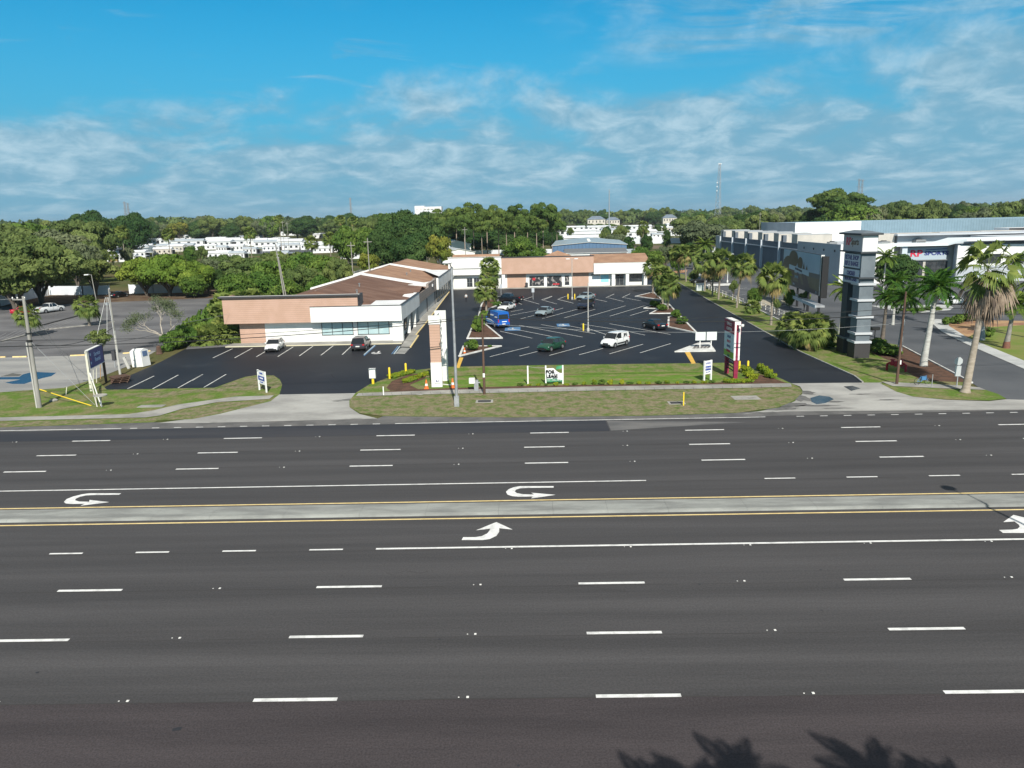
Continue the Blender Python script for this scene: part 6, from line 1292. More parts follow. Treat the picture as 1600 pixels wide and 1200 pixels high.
def clumps(seed, kind):
    "clump centres and radii of a crown in the unit cylinder r<=1, 0..1 high"
    r = np.random.RandomState(seed); out = []
    if kind == 'oak': n, zb = 44, .30
    elif kind == 'dense': n, zb = 60, .08
    elif kind == 'pine': n, zb = 24, .62
    elif kind == 'bush': n, zb = 22, .0
    elif kind == 'column': n, zb = 26, .10
    else: n, zb = 28, .35
    for i in range(n):
        for _ in range(60):
            p = r.uniform(-1, 1, 3); d = np.linalg.norm(p)
            if d > 1 or d < (.45 if kind in ('oak', 'dense') else .25): continue
            if kind == 'pine' and r.rand() < .25: p[2] -= .30
            break
        cr = r.uniform(.15, .27) if kind == 'oak' else r.uniform(.20, .34) if kind != 'pine' else r.uniform(.17, .30)
        k = 1-cr*.9; z = zb+(1-zb)*(p[2]*.5*k+.5)
        w = 1.0 if kind != 'oak' else (.82+.25*math.sin(max(0, min(1, (z-zb)/(1-zb)))*3.0))
        out.append((p[0]*k*w, p[1]*k*w, z, cr))
    return out, zb
def crown(name, seed, kind, material, nleaf, lsz, asp):
    "asp = height/radius, so leaf clumps stay round when scaled"
    r = np.random.RandomState(seed); cl, zb = clumps(seed, kind); C = []; Nn = []; T_ = []
    per = nleaf//len(cl)
    for (x, y, z, cr) in cl:
        d = r.normal(size=(per, 3)); d[:, 2] = np.abs(d[:, 2])*np.where(r.rand(per) < .80, 1, -1); d /= np.linalg.norm(d, axis=1)[:, None]
        rad = cr*(.72+.33*r.rand(per))[:, None]*np.array([1.12, 1.12, .72])
        C.append(np.array([x, y, z*asp])+d*rad); Nn.append(d+r.normal(size=(per, 3))*.42); T_.append(np.full(per, r.rand())*.6+r.rand(per)*.4)
    C = np.concatenate(C); Nn = np.concatenate(Nn); Nn /= np.linalg.norm(Nn, axis=1)[:, None]; T_ = np.concatenate(T_); n = len(C)
    a = np.cross(Nn, r.normal(size=(n, 3))); a /= np.linalg.norm(a, axis=1)[:, None]; b = np.cross(Nn, a); s_ = lsz*(.55+.9*r.rand(n))[:, None]
    if kind == 'pine': U, V = a*s_*1.25, b*s_*.45
    else: U, V = a*s_, b*s_*.62
    k_ = np.percentile(np.hypot(C[:, 0], C[:, 1]), 98); C[:, :2] /= k_; zt_ = C[:, 2].max(); k2 = asp/zt_; C[:, 2] *= k2
    C[:, 2] /= asp; U[:, 2] /= asp; V[:, 2] /= asp; cl = [(a_[0]/k_, a_[1]/k_, a_[2]*k2, a_[3]) for a_ in cl]
    return quads_mesh(name, C, U, V, material, T_), cl, zb
def trunk_mesh(name, cl, zb, material, asp, kind, tr=.05):
    b = MB(); zt_ = zb+.22 if kind != 'pine' else .8
    if kind in ('oak', 'open'):
        for k in range(3):
            a = k*2.1+len(cl); b.tube([(0, 0, 0), (.05*math.cos(a), .05*math.sin(a), zb*.45), (.30*math.cos(a), .30*math.sin(a), zb+.12)], [tr, tr*.8, tr*.45], material, 6)
        fr = [(.05*math.cos(k*2.1+len(cl)), .05*math.sin(k*2.1+len(cl)), zb*.45) for k in range(3)]
    else: b.tube([(0, 0, 0), (.02, .01, zb*.5+.1), (0, 0, max(zt_, .3))], [tr, tr*.8, tr*.4], material, 6); fr = [(0.01, 0, max(.15, zb*.8))]
    for i, c in enumerate(cl[::3]):
        f_ = fr[i % len(fr)] if kind != 'pine' else (0, 0, max(.3, c[2]-.08)); b.tube([f_, ((f_[0]+c[0])*.45, (f_[1]+c[1])*.45, (f_[2]+c[2])*.5), (c[0]*.85, c[1]*.85, c[2])], [tr*.40, tr*.28, tr*.12], material, 4)
    return b
SRC = {}
def tree_src(key):
    if key in SRC: return SRC[key]
    kind, mt, seed, n, ls, asp, bk = KINDS_T[key]
    me, cl, zb = crown('crown', seed, kind, mt, n, ls, asp)
    o = trunk_mesh('trunk', cl, zb, bk, asp, kind, (.045 if kind != 'pine' else .04)).build('trunk', None, smooth=60); tm = o.data; bpy.data.objects.remove(o)
    SRC[key] = (me, tm); return SRC[key]
KINDS_T = {}
def reg(key, kind, mt, seeds, n, ls, asp, bk=bark):
    for i, s_ in enumerate(seeds): KINDS_T[key+str(i)] = (kind, mt, s_, n, ls, asp, bk)
reg('oak', 'oak', oak_l, (1, 2, 3), 19000, .040, 1.2); reg('bright', 'oak', br_l, (4, 5), 16000, .040, 1.0); reg('dense', 'dense', dk_l, (6, 7), 17000, .042, 1.5); reg('grey', 'oak', gy_l, (8, 9), 14000, .040, 1.2)
reg('pine', 'pine', pine_l, (10, 11, 12), 6500, .055, 2.6, barkp); reg('yel', 'open', ye_l, (13,), 4500, .055, 1.6); reg('open', 'open', oak_l, (14, 15), 5500, .05, 1.5); reg('green', 'dense', bush_g, (16, 17), 8000, .055, 1.5)
reg('bush', 'bush', bush_g, (18, 19), 1800, .11, 1.0); reg('ybush', 'bush', bush_y, (20, 21), 1600, .12, .8); reg('column', 'column', dk_l, (22,), 3500, .08, 2.0)
TREES = []
def tree(key, x, y, r, h, label, cat='tree', group=None, name=None, z=0.0):
    me, tm = tree_src(key)
    nm = name or ('bush' if cat in ('bush', 'shrub') else 'pine_tree' if 'pine' in key else 'broadleaf_tree')
    T = thing(nm, (x, y, z), label, cat, group, rng.uniform(0, 6.28)); T.scale = (r, r, h)
    for n_, m_ in (('trunk', tm), ('crown', me)): o = bpy.data.objects.new(n_, m_); COL.objects.link(o); o.parent = T
    TREES.append(T); return T
def tr(key, px, ytop, Y, wpx, label, group=None, cat='tree', hs=1.0):
    x, z = at(px, ytop, Y); d = math.hypot(x, Y); return tree(key, x, Y, wpx*Y/F/2*1.05, max(3.0, z*1.02*hs), label, cat, group)
def bush(key, px, py, w, h, label, group=None):
    x, y = g(px, py); return tree(key, x, y, w/2, h, label, 'bush', group)

# ---- fan palms ------------------------------------------------------------
fan_g = leafmat('fan_leaf', (.13, .185, .045), (.19, .24, .06), rnd=.05, trans=.25, sc=.8); fan_b = mat('fan_leaf_dry', (.30, .22, .09), (.24, .20, .08), sc=1.5, rough=.9); fan_dead = mat('fan_leaf_dead', (.30, .235, .175), (.20, .15, .11), sc=2, rough=.95)
royal_g = leafmat('feather_leaf', (.05, .125, .018), (.09, .19, .026), rnd=.04, trans=.3, sc=.8); royal_y = leafmat('feather_leaf_yellow', (.17, .24, .04), (.12, .19, .035), rnd=.04, trans=.3)
palm_t = mat('palm_trunk', (.30, .26, .21), (.21, .18, .145), sc=3, stretch=(1, 1, 4), rough=.95, fine=.2, fsc=8); royal_t = mat('royal_trunk', (.50, .50, .46), (.38, .37, .34), sc=1.5, stretch=(1, 1, 3), rough=.85)
def ortho(d):
    d = Vector(d).normalized(); s_ = d.cross(Vector((0, 0, 1)))
    if s_.length < .01: s_ = Vector((1, 0, 0))
    s_.normalize(); return d, s_, s_.cross(d)
def fan(b, o, az, el, pet, rl, m, rr, droop=.5, seg=13, spread=2.45):
    d, s_, u = ortho((math.cos(az)*math.cos(el), math.sin(az)*math.cos(el), math.sin(el))); c = Vector(o)+d*pet+Vector((0, 0, -pet*.10))
    b.tube([o, tuple(c)], [.025, .018], m, 3, cap=False)
    ro = rr.uniform(-1.0, 1.0); s_ = s_*math.cos(ro)+u*math.sin(ro)
    for k in range(seg):
        a = (k/(seg-1)-.5)*spread; dr = d*math.cos(a)+s_*math.sin(a); L_ = rl*(1-.22*abs(a)/1.2)*rr.uniform(.88, 1.08); w = .068*rl
        side = (s_*math.cos(a)-d*math.sin(a))*w; m1 = c+dr*L_*.55+Vector((0, 0, -.06*L_)); tip = c+dr*L_*.92+Vector((0, 0, -droop*L_*rr.uniform(.5, 1.2)))
        b.add([c, m1-side, tip, m1+side], [(0, 1, 2, 3)], m)
def fan_crown(seed, nf, rl, pet, m=None, dry=.12, emax=82, emin=-52, seg=17):
    rr = random.Random(seed); b = MB(); m = m or fan_g
    for k in range(nf):
        t = (k+.5)/nf; el = R(emax+(emin-emax)*t**.85+rr.uniform(-8, 8)); az = k*2.39996+rr.uniform(-.2, .2)
        fan(b, (0, 0, 0), az, el, pet*rr.uniform(.8, 1.15), rl*rr.uniform(.85, 1.1), fan_b if (t > 1-dry*1.6 and rr.random() < .6) else m, rr, droop=.25+.5*t, seg=seg)
    return b
def tone(me, seed=0):
    a = me.attributes.new('tone', 'FLOAT', 'FACE'); n = len(me.polygons); a.data.foreach_set('value', np.repeat(np.random.RandomState(seed).rand(n//13+1), 13)[:n].astype(np.float32))
PC = {}
def palm_mesh(key, fn):
    if key not in PC: o = fn().build('crown'); tone(o.data, len(PC)); PC[key] = o.data; bpy.data.objects.remove(o)
    return PC[key]
def sabal(px, py, H, label, group, var=0, cr=1.0, lean=(0, 0), tr_=.19, name='sabal_palm', tm=None, xy=None):
    x, y = xy or g(px, py); T = thing(name, (x, y, 0), label, 'palm tree', group)
    b = MB(); b.tube([(0, 0, 0), (lean[0]*.35, lean[1]*.35, H*.5), (lean[0], lean[1], H)], [tr_*1.25, tr_, tr_*.9], tm or palm_t, 8); b.build('trunk', T, smooth=60)
    me = palm_mesh('sabal%d' % var, lambda: fan_crown(40+var, 58, 1.15, 1.05, dry=(.05, .20, .10)[var % 3]))
    o = bpy.data.objects.new('crown', me); COL.objects.link(o); o.parent = T; o.location = (lean[0], lean[1], H); o.scale = (cr*1.26,)*3; o.rotation_euler[2] = rng.uniform(0, 6.28); return T
def hp(px, py, ct):   # trunk height whose crown centre appears at ct
    x, y = g(px, py); return hgt(px, ct, y)
# left island trio
GI = 'sabal palms on the left planting island'
sabal(760, 488, hp(760, 488, 452), 'frontmost of the three stacked sabal palms behind the blue van', GI, 0, .98)
sabal(766, 470, hp(766, 470, 431), 'middle of the three stacked sabal palms behind the blue van', GI, 0, .95)
sabal(766, 462, hp(766, 462, 414), 'rearmost and topmost of the three stacked sabal palms left of the black pickup', GI, 2, 1.0)
GJ = 'sabal palms on the right planting islands'
sabal(1020, 459, hp(1020, 459, 415), 'rearmost sabal palm at the corner of the white rear shop', GJ, 2, 1.0)
sabal(1035, 475, hp(1035, 475, 430), 'sabal palm with dark trunk right behind the front island palm', GJ, 0, 1.0)
sabal(1043, 484, hp(1043, 484, 444), 'frontmost sabal palm on the right island above the black sedan', GJ, 0, 1.05)
# row along the driveway
GR = 'row of sabal palms along the driveway'
for px, py, ct, v, lx, lab, c_ in ((1062, 438, 394, 2, -1.0, 'leaning sabal palm at the far end of the row', 1.0), (1072, 440, 395, 1, -.7, 'second palm from the far end of the row, slightly leaning', 1.05), (1083, 440, 393, 0, 0, 'third palm from the far end, standing before the black suv', 1.0),
        (1101, 455, 411, 1, 0, 'palm with many brown fronds beside the slanted cabinet', 1.12), (1122.5, 468, 406, 1, .3, 'tall palm with yellow-brown fronds just left of the lamp post', 1.15), (1151, 481, 413, 2, .9, 'slim-trunked palm in front of the slate panels of the store', 1.08), (1204.5, 508, 433, 1, 0, 'palm with brown lower fronds directly left of the billboard', 1.12)):
    sabal(px, py, hp(px, py, ct), lab, GR, v, c_, lean=(lx, 0), tr_=.17)
sabal(1113, 462, hp(1113, 462, 416), 'small bushy palm between the two brown-fronded palms', GR, 1, .85, tr_=.14)
sabal(1176, 490, 1.2, 'young low sabal between the rail fences', GR, 0, .6, tr_=.12)
# stubby palm clump near the billboard
GC = 'squat sabal palms in front of the billboard'
for px, py, h, c_, lab in ((1262, 546, 2.6, 1.05, 'squat sabal with thick stub trunk, middle of the clump before the billboard'), (1237, 537, 2.4, .95, 'squat sabal on the left of the clump before the billboard'), (1276, 541, 2.3, 1.0, 'squat sabal on the right of the clump before the billboard')): sabal(px, py, h, lab, GC, 0, c_, tr_=.36)
# small palms in the old left lot
GL = 'small palms in the old left lot'
sabal(140, 509, 3.6, 'short bushy palm on the kerb strip of the old left lot', GL, 0, .95, tr_=.2)
sabal(43, 540, 3.5, 'short palm behind the far left utility pole', GL, 0, .85, tr_=.16, xy=(at(43, 495, 118)[0], 118))
sabal(0, 0, 7.6, 'tall thin palm by the grey-roofed mobile home', GL, 2, .9, tr_=.13, xy=(at(174, 388, 250)[0], 250))
# palmettos left of the shop
GPm = 'palmetto fronds massed beside the salmon wall'
for k, (px, py, Y) in enumerate(((350, 470, 122), (372, 466, 124), (395, 463, 126), (420, 468, 130), (344, 486, 116), (352, 500, 111), (355, 515, 108), (330, 520, 108), (470, 470, 140), (318, 528, 106.5), (340, 524, 107))):
    x, z = at(px, py, Y); z = max(.5, z-.6); sabal(0, 0, z, 'low palmetto in the green mass beside the salmon wall', GPm, k % 3 if k in (5, 6, 7, 9, 10) else 0, 1.0, tr_=.18, xy=(x, Y), name='palmetto')
# royal palms --------------------------------------------------------------
def feather(b, az, el, L_, m, rr, n=28, lw=.75, curve=1.0):
    d = Vector((math.cos(az), math.sin(az), 0)); pts = []
    for i in range(9):
        t = i/8; a = el-curve*t*1.3; pts.append(pts[-1]+(d*math.cos(a)+Vector((0, 0, math.sin(a))))*L_/8 if pts else Vector((0, 0, 0)))
    b.tube([tuple(p) for p in pts], [.035, .03, .028, .025, .02, .018, .015, .01, .006], m, 3, cap=False)
    for k in range(n):
        t = .12+.86*k/n; f_ = t*8; i = min(7, int(f_)); c = pts[i].lerp(pts[i+1], f_-i); dd = (pts[i+1]-pts[i]).normalized(); s_ = dd.cross(Vector((0, 0, 1))).normalized()
        for sg in (-1, 1):
            l = lw*math.sin(math.pi*min(1, t*.85+.15))*rr.uniform(.8, 1.1); tip = c+(s_*sg*.8+dd*.55)*l+Vector((0, 0, -.35*l*rr.uniform(.5, 1.5))); q = dd*.085
            md = (c+tip)/2+Vector((0, 0, .03)); b.add([c-q, md-q*.9, tip, md+q*.9], [(0, 1, 2, 3)], m)
def royal_crown(seed, nf=24, L_=2.9, m=None, el0=78, el1=-12, lw=.75):
    rr = random.Random(seed); b = MB()
    for k in range(nf):
        t = (k+.5)/nf; feather(b, k*2.39996+rr.uniform(-.2, .2), R(el0+(el1-el0)*t+rr.uniform(-6, 6)), L_*rr.uniform(.85, 1.08), m or royal_g, rr, curve=.75+.4*t, lw=lw)
    b.tube([(0, 0, -1.2), (0, 0, -.1), (0, 0, .5)], [.16, .14, .04], royal_y, 8); return b
def royal(px, py, H, label, var=0, cr=1.0, base_m=None, tr_=.22, lean=(0, 0), xy=None, bulge=1.35, tm=None, group='feathery palms by the store drive'):
    x, y = xy or g(px, py); T = thing('royal_palm', (x, y, 0), label, 'palm tree', group)
    b = MB(); k = len(b.v); b.tube([(0, 0, 0), (0, 0, H*.10), (lean[0]*.25, lean[1]*.25, H*.35), (lean[0]*.6, lean[1]*.6, H*.75), (lean[0], lean[1], H)], [tr_*bulge*1.15, tr_*bulge, tr_*1.05, tr_*.9, tr_*.7], tm or royal_t, 10); b.build('trunk', T, smooth=60)
    if base_m: b = MB(); b.tube([(0, 0, 0), (0, 0, H*.10), (lean[0]*.12, 0, H*.2)], [tr_*bulge*1.2, tr_*bulge*1.06, tr_*1.25], base_m, 10); b.build('root_collar', T, smooth=60)
    me = palm_mesh('royal%d' % var, lambda: royal_crown(60+var, m=(royal_g, royal_y)[var % 2]))
    o = bpy.data.objects.new('crown', me); COL.objects.link(o); o.parent = T; o.location = (lean[0], lean[1], H); o.scale = (cr,)*3; return T
royal(1443, 572, 8.6, 'feathery palm with bright pale trunk in the mulch bed', 0, 1.12, tr_=.27, lean=(.75, 0))
royal(1405, 553, 6.7, 'feathery palm with bluish trunk left of the pale-trunked palm', 0, 1.0, base_m=None, tr_=.20, lean=(.25, 0), tm=mat('bluish_trunk', (.34, .38, .38), (.26, .29, .29), sc=2))
rb = mat('red_brown_bark', (.22, .09, .06), (.16, .08, .06), sc=4)
royal(1572, 544, 5.4, 'feathery palm with red-brown swollen base on the lawn', 1, 1.05, base_m=rb, tr_=.24, lean=(.5, 0), tm=mat('grey_trunk', (.28, .26, .24), (.20, .19, .17), sc=2), bulge=1.5)
royal(1531, 531, 7.0, 'feathery palm with grey bottle-shaped base behind the large dying palm', 0, .95, tr_=.22, bulge=2.4, lean=(.2, 0), tm=mat('blue_grey_trunk', (.30, .33, .36), (.22, .25, .27), sc=2))
royal(1312, 521, 6.2, 'feathery palm with dark fronds left of the slate pylon', 1, .95, tr_=.17, lean=(.5, 0))
royal(1379, 530, 5.6, 'short palm with dark sagging head right of the slate pylon', 0, .8, tr_=.2, tm=MATS['bark'], lean=(.2, 0))
royal(0, 0, 8.4, 'thin pale feathery palm near the store wall', 1, .95, tr_=.14, xy=(at(1381, 440, 140)[0], 140))
royal(0, 0, 8.0, 'feathery palm at the right edge of the photo by the store', 1, 1.0, tr_=.17, xy=(at(1583, 430, 126)[0], 126)); royal(0, 0, 7.2, 'feathery palm cut by the right edge above the lawn', 1, 1.0, tr_=.2, xy=(at(1612, 500, 98)[0], 98))
royal(0, 0, 6.6, 'green feathery palm in front of the store sign', 0, 1.0, tr_=.17, xy=(at(1462, 452, 112)[0], 112)); royal(0, 0, 6.5, 'dark feathery palm behind the short dark palm', 0, .9, tr_=.16, xy=(at(1398, 470, 112)[0], 112))
royal(1102, 420, 7.8, 'bright date-like palm towering behind the palm row', 1, 1.25, tr_=.2, xy=(at(1102, 385, 232)[0], 232))
# large dying fan palm
def dying():
    x, y = g(1508, 613); H = hgt(1530, 424, y); T = thing('fan_palm', (x, y, 0), 'large fan palm with a skirt of dead brown fronds on a thick trunk', 'palm tree')
    b = MB(); b.tube([(0, 0, 0), (.05, 0, .4), (.45, 0, H*.45), (1.0, .2, H)], [.50, .35, .27, .24], mat('tan_trunk', (.36, .31, .25), (.27, .23, .18), sc=1.5, stretch=(1, 1, 3), rough=.95, fine=.15), 12); b.build('trunk', T, smooth=60)
    rr = random.Random(5); b = MB(); 
    for k in range(26): fan(b, (0, 0, .3), k*2.4+rr.uniform(-.3, .3), R(78-5*k+rr.uniform(-10, 8)), rr.uniform(1.3, 1.9), rr.uniform(1.35, 1.8), fan_g, rr, droop=.55, seg=15)
    o = b.build('crown', T, loc=(1.0, .2, H)); tone(o.data, 3)
    b = MB()
    for k in range(44):
        el = R(-25-55*(k/44)**.6+rr.uniform(-10, 12)); fan(b, (0, 0, rr.uniform(-.9, .2)), k*2.4+rr.uniform(-.3, .3), el, rr.uniform(1.0, 1.8), rr.uniform(1.2, 1.9), rr.choice((fan_dead, fan_dead, mat('fan_leaf_dead_dark', (.13, .10, .085)), fan_b if k % 9 == 0 else fan_dead)), rr, droop=.9, seg=11, spread=1.5)
    b.build('dead_skirt', T, loc=(1.0, .2, H))
dying()
# shadows that fall into the photograph: palms standing just behind the drone, right of it
shv = Vector((-sdir.x, -sdir.y, 0))/math.tan(SUN_EL)/math.hypot(sdir.x, sdir.y)*math.hypot(sdir.x, sdir.y)
sh = Vector((-math.sin(SUN_AZ), math.cos(SUN_AZ), 0))/math.tan(SUN_EL)
for k, (px, py, H, c_) in enumerate(((1025, 1248, 13.4, .55), (1095, 1246, 13.9, .55), (1165, 1228, 14.6, .66), (1380, 1224, 14.0, .66), (1505, 1250, 13.6, .55), (1440, 1256, 14.3, .62))):
    G_ = Vector((*g(px, py), 0)); b_ = G_-sh*H; royal(0, 0, H, 'tall palm on the near roadside throwing its shadow on the outer lane', k % 2, c_, tr_=.2, xy=(b_.x, b_.y), group='palms on the near roadside')
G_ = Vector((*g(1517, 784), 0)); b_ = G_-sh*12.6; T = thing('street_lamp', (b_.x+.3, b_.y, 0), 'street lamp on the near side whose shadow crosses the median', 'street lamp')
tube_thing(T, 'pole', [(0, 0, 0), (0, 0, 12.4)], [.15, .08], galv); tube_thing(T, 'arm', [(0, 0, 12.3), (-.2, 1.8, 12.8)], [.05, .04], galv); b = MB(); b.lathe([(.05, -.12), (.42, 0), (.36, .13), (.12, .22)], MATS['lamp_housing'], 12); b.build('lamp_head', T, loc=(-.3, 2.0, 12.8))

# ---- bushes ---------------------------------------------------------------
GY = 'yellow-green bushes around the signs'
for k in range(7): bush('ybush%d' % (k % 2), 612+k*5.2, 591-k*1.35, 1.1, .45, 'yellow-green low bush in the upper hedge row left of the pylon', GY)
for k in range(7): bush('ybush%d' % (k % 2), 635+k*4.8, 598-k*1.9, 1.0, .42, 'yellow-green low bush in the lower hedge row left of the pylon', GY)
for px, py, w, h in ((1166, 583, 1.2, .8), (1170, 588, 1.1, .65), (1178, 592, 1.2, .6)): bush('ybush0', px, py, w, h, 'yellow-green bush in the bed just right of the maroon sign', GY)
for px, py, w, h in ((1190, 580, 1.3, .8), (1197, 585, 1.3, .8), (1204, 591, 1.2, .7)): bush('ybush1', px, py, w, h, 'yellow-green bush beside the drive at the end of the bed', GY)
for k in range(8): bush('ybush%d' % (k % 2), 1136+k*5, 598.3-k*.1, .9, .4, 'yellow-green bush at the foot of the maroon sign', GY)
for k in range(22):
    px = 812+k*14.4+rng.uniform(-2, 2); bush('ybush%d' % (k % 2) if k % 3 else 'bush0', px, 603.2-(px-812)*.0155, rng.uniform(.4, .8), rng.uniform(.2, .38) if not 920 < px < 975 else .55, 'small bush in the strip behind the pavement', 'small bushes behind the pavement')
GB = 'green bushes on the planting islands'
for px, py, w, h, lab in ((738, 548, 2.0, 1.5, 'bright green bush on the nearest left island'), (765, 543.5, .7, .4, 'tiny bush at the tip end of the nearest left island'), (748, 519, 2.4, 2.1, 'tall green bush on the second left island'), (751, 508, 2.0, 1.8, 'bush beside the blue van front'), (757, 497, 1.8, 1.4, 'low bush below the frontmost stacked palm'),
        (775, 478, 2.2, .9, 'dark bush beneath the stacked palms'), (1025, 479, 2.4, 1.2, 'dark round bush left of the island palm'), (1034, 486, 2.2, 1.2, 'green round bush at the foot of the right island palm'), (1056, 497, 1.9, 1.4, 'bush at the rear of the island beside the black sedan'), (1063, 507, 2.1, 1.3, 'bush in the middle of the island beside the black sedan')): bush('bush%d' % (px % 2), px, py, w, h, lab, GB)
GM = 'shrubs around the store pylon and drive'
for k, (px, py, w, h) in enumerate(((1372, 548, 3, 1.3), (1384, 553, 3, 1.3), (1393, 556, 2.6, 1.1), (1366, 541, 2.6, 1.1), (1292, 543, 2.6, .9), (1284, 536, 2.4, .9), (1480, 508, 1.6, 1.2), (1493, 506, 2.2, 1.5), (1510, 502, 2.4, 1.2), (1525, 501, 2.4, 1.1), (1541, 527, 1.8, 1.4), (1430, 486, 5, .5), (1455, 484, 4, .5))): bush('bush%d' % (k % 2), px, py, w, h, 'dark green shrub planted around the store drive', GM)
GS = 'small trees in the grey right lot'
for px, ytop, Y, w, lab in ((1085, 421, 176, 17, 'small dark tree left of the slanted cabinet'), (1147, 438, 150, 14, 'small tree just right of the white lamp post'), (1180, 450, 138, 22, 'round green tree beside the tan island'), (1235, 452, 134, 16, 'thin green tree under the billboard deck'), (1258, 455, 131, 18, 'dark tree below the billboard deck'), (1113, 424, 172, 28, 'bushy tree behind the brown-fronded palms'), (1213, 488, 124, 12, 'small shrub by the last rail fence')):
    tr('green0' if 'green' in lab else 'open1', px, ytop, Y, w, lab, GS)
# bare pale tree at the left of the shops
x, y = g(260, 546); T = thing('bare_tree', (x, y, 0), 'half-bare tree with pale forked trunk on the bank left of the shops', 'tree'); rr = random.Random(9); b = MB()
b.tube([(0, 0, 0), (-.1, 0, 1.5), (-.35, 0, 2.6)], [.42, .3, .25], barkd, 8)
tips = []
def limb(p, d, L_, r, n):
    p = Vector(p); q = p+d*L_; mid_ = (p+q)/2+Vector((rr.uniform(-.1, .1), rr.uniform(-.1, .1), rr.uniform(0, .15)))*L_; b.tube([p, mid_, q], [r, r*.8, r*.55], barkd, 5)
    if n == 0: tips.append(q); return
    for k in range(rr.choice((2, 3))): limb(q, (d+Vector((rr.uniform(-.7, .7), rr.uniform(-.7, .7), rr.uniform(-.35, .6)))).normalized(), L_*rr.uniform(.6, .8), r*.5, n-1)
for d in ((-.9, .1, .55), (-.75, -.4, .5), (.75, .1, .75), (-.3, .5, .8)): limb((-.35, 0, 2.6), Vector(d).normalized(), rr.uniform(2.2, 3.0), .15, 4)
b.build('trunk', T, smooth=60); T.scale = (.82, .82, .70); tp_ = np.array([tuple(t) for t in tips if rr.random() < .55]); r_ = np.random.RandomState(4); C = np.repeat(tp_, 48, 0)+r_.normal(size=(len(tp_)*48, 3))*.40; a = r_.normal(size=C.shape); a /= np.linalg.norm(a, axis=1)[:, None]; c_ = np.cross(a, r_.normal(size=C.shape)); c_ /= np.linalg.norm(c_, axis=1)[:, None]
o = bpy.data.objects.new('crown', quads_mesh('crown', C, a*.11, c_*.07, gy_l)); COL.objects.link(o); o.parent = T

GK = 'shrubs on the bank left of the shops'
for k, (px, py, w, h, key) in enumerate(((272, 546, 3.2, 2.6, 'bush0'), (288, 541, 3.6, 3.0, 'bush0'), (303, 535, 4.0, 3.4, 'bush1'), (318, 528, 4.0, 3.6, 'bush1'), (333, 520, 4.4, 4.2, 'bush0'), (346, 513, 4.4, 4.4, 'bush1'), (310, 520, 3.6, 2.8, 'bush0'), (296, 528, 3.0, 2.2, 'bush1'), (262, 549, 2.0, 1.0, 'bush1'), (352, 500, 4.6, 4.4, 'bush1'), (340, 500, 4, 3.4, 'ybush0'))): bush(key, px, py, w, h, 'leafy shrub in the thicket on the bank left of the salmon wall', GK)
x, y = g(158, 556); tree('open0', x, y, 1.7, 3.6, 'small leafy tree just behind the blue sign', 'tree', None)
